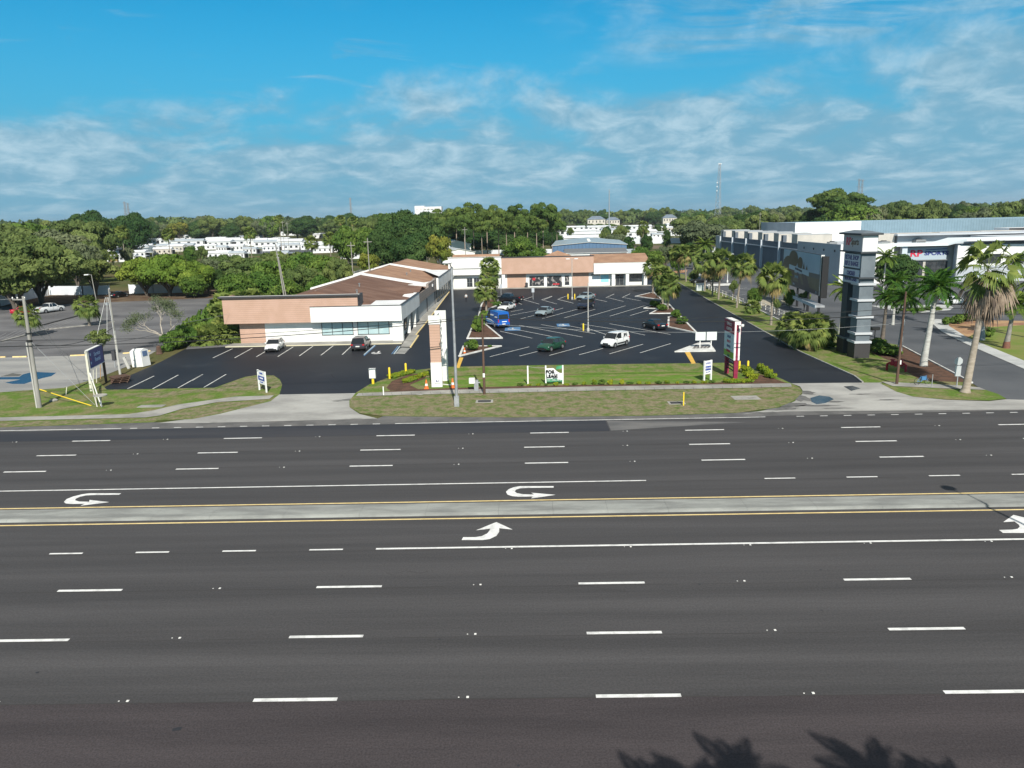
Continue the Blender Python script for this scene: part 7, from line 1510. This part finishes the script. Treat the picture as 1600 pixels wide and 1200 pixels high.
# ---- trees, placed one by one ---------------------------------------------
G1 = 'trees around the old left lot'
L1 = [('oak0', 50, 374, 172, 128, 'broad oak over the white pickup truck'), ('oak1', -25, 378, 165, 150, 'broad oak cut by the left edge of the photo'), ('oak2', 10, 398, 158, 130, 'oak in front of the left edge group above the red car'),
 ('open0', 143, 405, 188, 66, 'light crowned tree with forked trunk before the white fence'), ('bright0', 222, 402, 186, 78, 'bright green tree left of the three spreading trees before the fence'), ('bright1', 258, 398, 184, 90, 'bright green tree in the middle before the white fence'), ('bright0', 292, 408, 182, 66, 'bright green tree right of the three before the fence'),
 ('grey0', 112, 380, 215, 84, 'grey-green oak behind the light crowned tree'), ('oak1', 132, 378, 235, 60, 'oak near the grey-roofed mobile homes'), ('grey1', 60, 360, 240, 130, 'grey-green tree high behind the pickup oak'), ('oak2', -10, 350, 250, 140, 'tall oak behind the left edge group'), ('oak0', 20, 366, 215, 110, 'oak behind the red car oak'),
 ('dense0', 135, 330, 440, 62, 'tall dark tree with bumpy top left of the round dark tree'), ('dense1', 168, 342, 450, 60, 'dark tree between the two tallest dark trees'), ('dense0', 203, 333, 440, 50, 'round topped dark tree beneath the left pylon tower'), ('dense1', 112, 352, 400, 60, 'dark green tree left of the tall bumpy one'),
 ('grey0', 325, 404, 200, 66, 'grey-green tree right of the bright trees'), ('oak1', 352, 399, 205, 74, 'oak left behind the salmon wall'), ('dense1', 322, 418, 186, 50, 'dark tree shading the end of the old lot'), ('oak2', 385, 402, 190, 80, 'oak behind the palmettos'), ('green0', 420, 408, 175, 60, 'green tree just left of the twin mast'),
 ('oak0', 440, 393, 200, 80, 'oak behind the twin mast'), ('green1', 475, 394, 190, 62, 'green tree right of the twin mast'), ('green0', 505, 400, 180, 56, 'green tree above the dark shingle roof'), ('oak1', 530, 404, 178, 50, 'tree touching the ridge line left of the roof'), ('oak2', 470, 415, 160, 60, 'low tree rising from behind the salmon fascia'), ('green1', 405, 425, 155, 60, 'low leafy tree behind the palmetto mass'),
 ('green0', 365, 428, 150, 56, 'low tree between palmettos and old lot'), ('green1', 445, 436, 146, 50, 'lowest tree at the foot of the twin mast'), ('green0', 300, 430, 178, 40, 'shrubby tree at the shaded end of the old lot'), ('green1', 497, 430, 150, 44, 'low tree against the salmon fascia end'), ('yel0', 578, 396, 205, 34, 'yellowish tree by the white gabled house'),
 ('green1', 540, 352, 300, 46, 'bright green tree by the long white wall'), ('green0', 572, 356, 290, 38, 'green tree right of the white wall, beside the big dark tree'),
 ('dense0', 622, 330, 265, 76, 'big dark tree behind the shop roof, left part'), ('dense1', 655, 336, 262, 76, 'big dark tree behind the shop roof, right part'), ('dense0', 600, 352, 250, 50, 'lower dark crown at left of the big dark trees'), ('yel0', 687, 368, 235, 40, 'yellow-green tree left of the white workshop'), ('dense1', 640, 365, 240, 60, 'dark tree low behind the tan roof'),
 ('green1', 812, 370, 268, 48, 'round green tree behind the salmon fascia'), ('green0', 842, 388, 262, 26, 'small green tree right of the round green one'), ('yel0', 700, 392, 232, 20, 'small yellow tree at the tan roof end')]
for a in L1: tr(*a, G1 if a[1] < 560 else 'trees behind the shops')
# tall pines
for k, (px, yt, Y, w) in enumerate(((690, 328, 345, 46), (712, 325, 360, 44), (738, 318, 330, 50), (760, 322, 350, 44), (778, 327, 330, 40), (803, 321, 335, 44), (824, 330, 345, 36), (848, 318, 325, 42), (862, 328, 335, 34), (700, 340, 330, 40), (725, 335, 320, 40), (790, 335, 322, 38), (838, 338, 318, 38), (870, 345, 330, 28), (752, 340, 318, 34), (814, 342, 316, 30), (675, 335, 350, 44))):
    tr('pine%d' % (k % 3), px, yt, Y, w, 'tall slender pine in the stand behind the rear shops', 'tall pines behind the rear shops')
for k, (px, yt, Y, w) in enumerate(((715, 352, 385, 60), (760, 350, 390, 60), (800, 352, 385, 60), (840, 350, 390, 60), (738, 365, 375, 50), (780, 368, 372, 50), (825, 372, 370, 40), (862, 360, 380, 34))):
    tr('dense%d' % (k % 2), px, yt, Y, w, 'dark undergrowth tree between the pine trunks', 'dark trees among the pines')
# right of centre
G2 = 'trees among the right mobile homes'
for k, a in enumerate((('oak0', 945, 357, 400, 16, 'small tree among white roofs behind the blue-banded shed'), ('grey0', 962, 366, 330, 40, 'grey-green round tree right of the metal shed'), ('column0', 983, 370, 325, 18, 'dark tree between the grey-green tree and the hedge balls'), ('dense0', 1011, 367, 345, 18, 'round clipped tree before the white wall'), ('column0', 1042, 360, 345, 13, 'narrow clipped tree before the white wall'),
 ('dense1', 1070, 362, 340, 14, 'clipped tree at the right end of the white wall'), ('grey1', 1100, 345, 330, 90, 'spreading grey-green tree with visible limbs behind the palm row'), ('oak1', 1140, 350, 345, 60, 'oak left of the slate store wall'), ('dense0', 1075, 380, 250, 30, 'dark tree near the palm row far end'), ('green1', 1000, 385, 245, 30, 'green tree behind the white-fronted shop corner'), ('green0', 1022, 392, 235, 30, 'green tree beside the rear shop corner'),
 ('open1', 970, 352, 420, 24, 'thin tree among the far white roofs'), ('green0', 1060, 388, 215, 24, 'tree at the end of the driveway'), ('grey0', 1040, 385, 240, 30, 'greyish tree behind the driveway end'))): tr(*a, G2)
pr = tr('pine0', 1296, 296, 420, 62, 'large pine with flat-topped crown standing above the horizon', 'big pines over the store roof'); tr('pine1', 1330, 302, 410, 60, 'wide pine just right of the flat-topped one', 'big pines over the store roof'); tr('pine2', 1312, 315, 400, 60, 'lower pine crown beneath the flat-topped one', 'big pines over the store roof'); tr('dense1', 1278, 325, 430, 50, 'dark tree left under the flat-topped pine', 'big pines over the store roof'); tr('grey1', 1340, 326, 390, 70, 'grey-green tree at the foot of the big pines', 'big pines over the store roof'); tr('dense0', 1300, 335, 395, 60, 'dark tree below the big pines by the store roofs', 'big pines over the store roof')
tr('dense0', 1402, 398, 160, 60, 'dark leafy tree at the store wall left of the entrance', G2)
# ---- random belts of individual trees --------------------------------------
def belt(n, pxr, Yr, ytr, wr, keys, lab, grp, seed, avoid=()):
    q = random.Random(seed)
    for k in range(n):
        px = q.uniform(*pxr); Y = q.uniform(*Yr)
        if any(a0 < px < a1 and b0 < Y < b1 for a0, a1, b0, b1 in avoid): continue
        hor = 342-(px-816)*.0228; tr(q.choice(keys), px, hor+q.uniform(*ytr), Y, q.uniform(*wr)*300/Y, lab, grp)
mix = ('oak0', 'oak1', 'oak2', 'grey0', 'grey1', 'green0', 'dense0')
belt(46, (-160, 130), (250, 560), (-14, 10), (60, 100), mix, 'oak in the dense wood beyond the old left lot', 'wood beyond the old left lot', 3)
belt(34, (130, 560), (770, 950), (-16, -2), (70, 110), ('oak0', 'grey0', 'dense0', 'dense1', 'green0', 'oak2'), 'tree in the belt behind the left mobile homes', 'trees behind the left mobile homes', 4)
belt(22, (180, 420), (740, 860), (-8, 2), (60, 90), ('oak0', 'grey0', 'dense0', 'yel0', 'oak2'), 'tree between the left mobile homes and the horizon', 'trees behind the left mobile homes', 5)
belt(16, (560, 700), (420, 600), (-14, 0), (70, 100), ('dense0', 'green0', 'oak1'), 'tree behind the big dark trees', 'trees behind the shops', 6)
belt(4, (170, 560), (290, 420), (30, 40), (14, 26), ('green0', 'open0', 'oak1', 'grey0'), 'small garden tree between left mobile homes', 'garden trees between left mobile homes', 7)
belt(30, (850, 1250), (1180, 1400), (-14, -3), (80, 120), ('oak0', 'dense1', 'green0', 'oak2', 'dense0'), 'tree in the belt behind the right mobile homes', 'trees behind the right mobile homes', 8)
belt(10, (880, 1080), (420, 700), (14, 22), (16, 30), ('green0', 'open0', 'dense0'), 'small garden tree between right mobile homes', 'garden trees between right mobile homes', 9)
belt(18, (1080, 1290), (420, 620), (-6, 8), (60, 95), mix, 'tree in the wood behind the slate store wall', 'wood behind the store', 10)
belt(30, (1330, 1720), (360, 700), (-16, 4), (60, 100), mix, 'tree in the wood beyond the store roofs', 'wood behind the store', 11)
for k in range(16): tr(('dense0', 'green0', 'oak1', 'grey0')[k % 4], (906+k*5.2) if k < 12 else (1030+(k-12)*8), 349.5+(k % 3)*1.2, 1120, 15, 'low tree in front of the two-storey houses', 'low trees before the two-storey houses')
# thin distant palms
for k, (px, yt, Y) in enumerate(((436, 342, 430), (531, 343, 420), (551, 345, 420), (515, 372, 300), (541, 362, 320), (486, 378, 300), (190, 362, 300), (262, 365, 330), (390, 363, 330), (1005, 352, 420), (1096, 340, 500), (1190, 338, 520), (1360, 342, 420), (1372, 345, 410))):
    x, z = at(px, yt, Y); sabal(0, 0, z, 'thin distant palm rising among the mobile homes', 'thin distant palms', 0, 1.3, xy=(x, Y), tr_=.16)
# ================================================================ FAR SCENE
hw_ = mat('home_white', (.74, .75, .75), (.64, .65, .66), sc=.3, rough=.7); hr_ = mat('home_roof_white', (.76, .78, .80), (.62, .65, .68), sc=.25, rough=.5); hr2 = mat('home_roof_grey', (.42, .47, .51), (.34, .39, .43), sc=.25, rough=.5); hsh = mat('home_cream', (.62, .58, .50), (.52, .49, .43), sc=.3); vinylf = mat('vinyl_fence', (.74, .77, .80), (.66, .69, .72), sc=.3, rough=.5)
HS = {}
def home_src(v):
    if v in HS: return HS[v]
    L_, W_, H_, rf_, wl_ = [(18, 6.5, 3.0, hr_, hw_), (15, 7.5, 3.2, hr_, hw_), (20, 7, 3.0, hr2, hw_), (16, 8, 3.4, hr_, hsh), (13, 6, 3.0, hr2, hw_)][v]
    T = thing('mobile_home', (0, 0, -500), 'x', 'mobile home')
    b = MB(); b.box(-L_/2, L_/2, -W_/2, W_/2, 0, H_, wl_)
    for sx in (-1, 1): b.add([(sx*L_/2, -W_/2, H_), (sx*L_/2, W_/2, H_), (sx*L_/2, 0, H_+.8)], [(0, 1, 2) if sx > 0 else (2, 1, 0)], wl_)
    b.build('wall', T)
    b = MB(); o = .35
    for sy in (-1, 1): b.add([(-L_/2-o, sy*(W_/2+o), H_-.05), (L_/2+o, sy*(W_/2+o), H_-.05), (L_/2+o, 0, H_+.9), (-L_/2-o, 0, H_+.9)], [(0, 1, 2, 3) if sy < 0 else (3, 2, 1, 0)], rf_)
    b.box(-L_/2-o, L_/2+o, -W_/2-o, -W_/2-o+.1, H_-.25, H_-.06, hw_)
    b.build('roof', T)
    for k in range(4):
        x = -L_/2+L_*(k+.5)/4; w = MB(); w.box(x-.7, x+.7, -W_/2-.06, -W_/2, 1.1, 2.3, glass_d); w.box(x-.8, x+.8, -W_/2-.05, -W_/2, 2.3, 2.42, hw_); w.build('window', T)
    # car port at one end
    b = MB(); x0 = L_/2+.4
    b.box(x0, x0+5.5, -W_/2-.3, W_/2+.3, 2.6, 2.78, rf_)
    for yy in (-W_/2, W_/2-.2):
        for xx in (x0+.1, x0+5.2): b.box(xx, xx+.14, yy, yy+.14, 0, 2.6, hw_)
    b.build('carport', T)
    b = MB(); b.box(x0+.3, x0+.5, -W_/2, W_/2, 0, 2.5, trimd); b.build('screen_wall', T)
    HS[v] = T; return T
def home(px, py, wpx, v, rz, label, group, ht=None, fl=None):
    x, y = g(px, py); src = home_src(v); T = copy_tree(src); L_ = (18, 15, 20, 16, 13)[v]
    wm = wpx*y/F; s_ = wm/(L_+3); T.location = (x, y, 0); T.rotation_euler[2] = R(rz); T.scale = (s_ if not fl else -s_, min(1.5, max(.8, s_)), ht or min(1.5, max(1.0, s_)))
    T['label'] = label; T['group'] = group; return T
GH = 'mobile homes on the left'
HL = [(187, 409, 60, 0, 8, 'long white roofed home nearest the old left lot'), (214, 402, 36, 1, 8, 'white roofed home behind the nearest long one'), (256, 397, 32, 3, 10, 'cream-walled home above the bright green trees'), (276, 391, 62, 2, 10, 'grey roofed home beneath the striped roof'),
 (290, 384, 64, 2, 12, 'home with striped pale blue roof'), (236, 381, 36, 1, -12, 'white gabled home below the round dark tree'), (323, 390, 36, 0, 8, 'white home right of the grey roofed one'), (350, 382, 56, 0, 10, 'long white home left of centre in the park'), (348, 393, 20, 4, 0, 'small white home with dark porch'),
 (385, 383, 46, 1, 8, 'white home with bay end'), (392, 396, 26, 4, 0, 'white flat roofed home with open porch'), (372, 404, 28, 2, 4, 'grey roofed home close behind the oaks'), (408, 376, 44, 0, 10, 'long white roof below the treeline'), (440, 378, 30, 3, 0, 'home with columned porch by the red car'),
 (380, 375, 40, 0, 8, 'rear white home at the treeline'), (505, 372, 34, 1, 8, 'white home behind the long white wall'), (536, 372, 50, 2, 8, 'grey roofed home behind the long white wall'), (470, 384, 30, 0, 6, 'white home in front of the long white wall'), (540, 393, 42, 2, 10, 'grey flat roof behind the green trees'),
 (552, 404, 44, 1, 10, 'white home with dark carport above the shop roof'), (577, 392, 26, 3, -30, 'tall white gabled home beside the big dark tree'), (505, 395, 34, 0, 8, 'white home peeping between green trees'), (330, 376, 40, 0, 8, 'white home at the back left of the park'), (300, 374, 34, 1, 6, 'half hidden white home at the back left'),
 (455, 368, 34, 0, 6, 'white home at the park rear by the tall palm'), (425, 392, 30, 1, 6, 'white home behind the mast oak'), (225, 392, 26, 4, 0, 'small home behind the striped roof trees'), (345, 404, 40, 1, 4, 'white home glimpsed through the grey-green tree'), (440, 404, 30, 4, 0, 'white roof glimpsed behind the twin mast')]
for a in HL: home(*a, GH)
qh = random.Random(21)
for k in range(26):
    px = qh.uniform(165, 590) if k > 6 else qh.uniform(160, 260); py = qh.uniform(371, 399)-(px-165)*.012
    home(px, py, qh.uniform(26, 46), qh.choice((0, 1, 1, 3, 4)), qh.uniform(-4, 14), 'white mobile home half hidden among the roofs and trees of the left park', GH, ht=qh.uniform(1.1, 1.5))
GH2 = 'mobile homes on the right'
HR_ = [(893, 360, 46, 0, 4, 'white home at the rear left of the right park'), (935, 360, 42, 1, 4, 'white home below the first two-storey house'), (900, 368, 70, 0, 6, 'long white roof in the second rear row'), (920, 374, 76, 0, 6, 'longest white roof behind the metal shed'), (905, 382, 62, 1, 6, 'white roof just above the metal shed ridge'),
 (995, 359, 50, 0, 5, 'white home rear centre of the right park'), (1000, 371, 56, 1, 5, 'white home with screened porch'), (1040, 362, 36, 3, 5, 'white home with dark carport opening'), (1058, 355, 40, 0, 5, 'white home rear right of the park'), (1060, 368, 34, 1, 5, 'white home behind the clipped tree'),
 (975, 378, 44, 0, 5, 'white home left behind the grey-green round tree'), (1010, 380, 40, 1, 5, 'white home just behind the white wall'), (955, 366, 40, 4, 5, 'white home with lone tree'), (1085, 362, 26, 0, 5, 'white home behind the spreading grey tree'), (1030, 372, 30, 4, 5, 'small white home in the middle right'), (945, 384, 40, 0, 6, 'white home beside the shed ridge end'),
 (1185, 349, 40, 0, 0, 'white home above the store parapet'), (1215, 352, 44, 1, 0, 'white home cluster above the roof monitors'), (1150, 352, 30, 0, 0, 'white home left of the store monitors'), (1405, 346, 34, 1, 0, 'white home in the wood above the hall roof'), (1455, 345, 36, 3, -15, 'gabled white home in the wood above the hall roof'), (1540, 338, 20, 4, 0, 'tiny white home deep in the right wood'), (1205, 343, 30, 0, 0, 'farther white home above the store parapet'), (1128, 347, 24, 4, 0, 'small white home beyond the spreading tree')]
for a in HR_: home(*a, GH2)
for T in HS.values():
    for o in [c for ch in T.children for c in ch.children]+list(T.children)+[T]: bpy.data.objects.remove(o)
# two-storey houses
def house(px, ytop, Y, w, lab):
    x, z = at(px, ytop, Y); wd = w*Y/F; T = thing('two_storey_house', (x, Y, 0), lab, 'house', 'two-storey houses at the treeline')
    b = MB(); b.box(-wd/2, wd/2, 0, 12, 0, z*.72, hsh); b.build('wall', T); b = MB(); zz = z*.72; b.add([(-wd/2-.6, -.6, zz), (wd/2+.6, -.6, zz), (wd/2+.6, 12.6, zz), (-wd/2-.6, 12.6, zz), (-wd*.22, 6, z), (wd*.22, 6, z)], [(0, 1, 5, 4), (1, 2, 5), (2, 3, 4, 5), (3, 0, 4)], mat('slate_roof', (.16, .20, .25), (.13, .16, .20), sc=.2)); b.build('roof', T)
    for i in range(5):
        for j in (0, 1): q = MB(); q.box(-wd/2+wd*(i+.5)/5-.7, -wd/2+wd*(i+.5)/5+.7, -.06, 0, zz*(.15+.5*j), zz*(.38+.5*j), glass_d); q.build('window', T)
house(932, 337.5, 1160, 27, 'left two-storey house with slate hip roof at the treeline'); house(958, 339, 1170, 20, 'middle two-storey house with slate roof at the treeline'); house(1047, 335, 1160, 21, 'right two-storey house with slate roof at the treeline')
# white hotel block on the skyline
x, z = at(668, 323, 900); T = thing('hotel_block', (x, 900, 0), 'long white flat-topped block rising above the skyline', 'building'); b = MB(); b.box(-14, 16, 0, 16, 0, z, hw_); b.box(-15, -4, -1, 15, 0, z+1.2, hw_); b.build('wall', T)
for k in range(7): q = MB(); q.box(-13+k*4.2, -10.5+k*4.2, -1.08, -.0, z-3, z-1.9, hsh); q.build('window', T)
# fences
def fence(pts, h, lab, grp='white vinyl fences', Y=None, m=vinylf):
    q = [Vector((*g(*p), 0)) for p in pts]; o = q[0]; T = thing('vinyl_fence', o, lab, 'fence', grp)
    for a_, b_ in zip(q, q[1:]):
        d = (b_-a_); n = d.normalized().cross(Vector((0, 0, 1)))*.05; k = MB(); A_, B_ = a_-o, b_-o; k.prism([(A_-n)[:2], (B_-n)[:2], (B_+n)[:2], (A_+n)[:2]], 0, h, m); k.build('panel', T)
        c = max(1, int(d.length/6)); k = MB()
        for i in range(c+1): p = A_+(B_-A_)*i/c; k.box(p.x-.1, p.x+.1, p.y-.12, p.y+.12, 0, h+.12, m)
        k.build('posts', T)
fence([(-140, 493), (0, 479), (30, 471), (75, 462)], 2.4, 'shaded part of the white fence behind the red car'); fence([(78, 461), (130, 461), (172, 460)], 2.3, 'sunlit white fence behind the forked tree'); fence([(203, 459), (240, 458), (300, 457)], 2.3, 'sunlit white fence behind the bright green trees')
fence([(162, 403), (203, 398), (245, 393)], 3.2, 'bluish shaded wall along the front of the left mobile homes'); fence([(468, 384), (555, 383)], 3.2, 'long white wall in front of the left mobile homes'); fence([(893, 382), (1000, 381), (1063, 380)], 3.2, 'long white wall before the right mobile homes'); fence([(740, 399), (870, 397)], 2.4, 'white wall behind the pines trunks'); fence([(1105, 394), (1150, 394)], 2.4, 'white wall beside the slate store end')
pk = []
fence([(535, 443), (560, 432), (600, 420)], 1.9, 'pale picket fence behind the left shop roof', m=mat('picket', (.50, .50, .48)))
# sheets of roads inside the home parks
sheet('park_road', [(380, 392), (560, 388), (580, 392), (400, 397)], .0, rlot_m); sheet('park_road_b', [(890, 385), (1080, 383), (1090, 388), (890, 390)], .0, mat('brown_bank', (.16, .12, .08)))
car('hatch', red_c, 'tiny red car parked in the left mobile home park', 'cars in the mobile home parks', (456, 386.5), (464, 386.5), 'A')
x, y = g(859, 402); car('suv', black_c, 'dark truck front beside the metal shed', 'cars in the mobile home parks', (858, 403.5), (860.5, 401), 'L')
# lattice towers
def lattice(px, ytop, Y, w0, w1, lab, legs=3, arms=0, grp='steel towers on the skyline', m=None):
    x, z = at(px, ytop, Y); T = thing('steel_tower', (x, Y, 0), lab, 'tower', grp); m = m or mat('tower_grey', (.28, .31, .34), rough=.5)
    rr_ = .00028*Y; b = MB(); n = 14
    P_ = lambda k, i: (lambda wv: Vector((wv*math.cos(2*math.pi*i/legs+.5), wv*math.sin(2*math.pi*i/legs+.5), z*k/n)))(w0+(w1-w0)*k/n)
    for i in range(legs): b.tube([P_(0, i), P_(n, i)], rr_, m, 4)
    b.build('legs', T); b = MB()
    for k in range(n):
        for i in range(legs): b.tube([P_(k, i), P_(k+1, (i+1) % legs)], rr_*.6, m, 3); b.tube([P_(k, i), P_(k, (i+1) % legs)], rr_*.5, m, 3)
    b.build('bracing', T)
    if arms:
        b = MB()
        for k in range(arms): zz = z*(.97-.14*k); b.tube([(-w0*1.6, 0, zz), (w0*1.6, 0, zz)], rr_*.8, m, 3)
        b.build('cross_arms', T)
    return T, z
lat, z = lattice(1125, 255, 760, 4.2, .9, 'tall tapering radio mast left of the store'); b = MB()
for k, zz in enumerate((.99, .72, .66, .60)): b.box(-1.6 if k == 0 else -2.6, 1.6 if k == 0 else -1.6, -.4, .4, z*zz-.4, z*zz+.5, hw_)
b.build('antennas', lat)
for px, yt, Y, lab in ((194, 315, 1000, 'left twin-legged power pylon above the round dark tree'), (199, 317, 1040, 'right twin-legged power pylon above the round dark tree'), (547, 309, 1200, 'thin power pylon above the left centre trees'), (1343, 279, 900, 'left power pylon behind the big pines'), (1348, 280, 930, 'right power pylon behind the big pines')): lattice(px, yt, Y, 1.9, .8, lab, 4, 4)
x, z = at(952, 296, 900); T = thing('steel_tower', (x, 900, 0), 'single pale mast on the skyline right of centre', 'tower', 'steel towers on the skyline'); b = MB(); b.tube([(0, 0, 0), (0, 0, z)], [.8, .45], MATS['tower_grey'], 6); b.build('mast', T)
for px, yt, Y in ((574, 372, 170), (548, 378, 178), (1188, 332, 420), (1160, 328, 500), (441, 345, 400), (448, 347, 390), (668, 350, 330), (726, 355, 260)):
    x, z = at(px, yt, Y); T = thing('utility_pole', (x, Y, 0), 'thin distant utility pole among roofs and trees', 'utility pole', 'thin distant utility poles'); b = MB(); b.tube([(0, 0, 0), (0, 0, z)], [.14, .10], woodg, 5); b.build('pole', T); b = MB(); b.box(-.9, .9, -.05, .05, z-.9, z-.75, woodg); b.build('crossarm', T)
# far wood: one mass of crowns
def wood():
    r = np.random.RandomState(12); Cs = []; Us = []; Vs = []; To = []
    cen = []
    for i in range(2600):
        px = r.uniform(-420, 2020); Y0_ = 1250 if 840 < px < 1270 else 820 if 120 < px < 600 else 700; Y = Y0_+2300*r.rand()**1.4
        hor = 342-(px-816)*.0228; x, z = at(px, hor-3-r.rand()**2*9*(1.25 if px < 700 else .9)-(5 if px < 330 else 0), Y); z = min(z, 36) if Y < 1500 else min(z, 46)
        cen.append((x, Y, z, r.uniform(7, 13)*(Y/900)**.5))
    for (x, y, z, rad) in cen:
        n = 130; d = r.normal(size=(n, 3)); d /= np.linalg.norm(d, axis=1)[:, None]; d[:, 2] = np.abs(d[:, 2])*1.0-.25
        hh = min(z*.5, rad*1.1); lump = 1+.22*np.sin(d[:, 0]*5+x)*np.cos(d[:, 1]*5+y)
        C = np.array([x, y, z-hh])+d*np.array([rad, rad, hh])*lump[:, None]*(.88+.16*r.rand(n))[:, None]
        Nn = d+r.normal(size=(n, 3))*.5; Nn /= np.linalg.norm(Nn, axis=1)[:, None]; a = np.cross(Nn, r.normal(size=(n, 3))); a /= np.linalg.norm(a, axis=1)[:, None]; b_ = np.cross(Nn, a); s_ = rad*.20*(.6+.8*r.rand(n))[:, None]
        Cs.append(C); Us.append(a*s_); Vs.append(b_*s_*.7); To.append(np.clip(r.rand()*.8+r.rand(n)*.2, 0, 1))
    me = quads_mesh('far_wood', np.concatenate(Cs), np.concatenate(Us), np.concatenate(Vs), leafmat('far_leaves', (.07, .11, .036), (.105, .15, .05), rnd=.0, trans=.15, sc=.02), np.concatenate(To))
    o = bpy.data.objects.new('far_wood', me); COL.objects.link(o); tag(o, 'wooded plain of mixed tree crowns running to the horizon', 'wood', kind='stuff')
wood()
# thin air: far things fade a little towards the pale blue of the sky
hz = bpy.data.materials.new('haze_air'); hz.use_nodes = True; t = hz.node_tree; t.nodes.clear()
pv = t.nodes.new('ShaderNodeVolumePrincipled'); pv.inputs['Color'].default_value = (.80, .90, 1, 1); pv.inputs['Density'].default_value = .00007; pv.inputs['Anisotropy'].default_value = .2
ou = t.nodes.new('ShaderNodeOutputMaterial'); t.links.new(pv.outputs[0], ou.inputs['Volume'])
b = MB(); b.box(-7050, 7050, -340, 9050, -1.1, 120, hz); tag(b.build('haze'), 'faint pale haze in the air over the whole view', 'haze', kind='stuff')
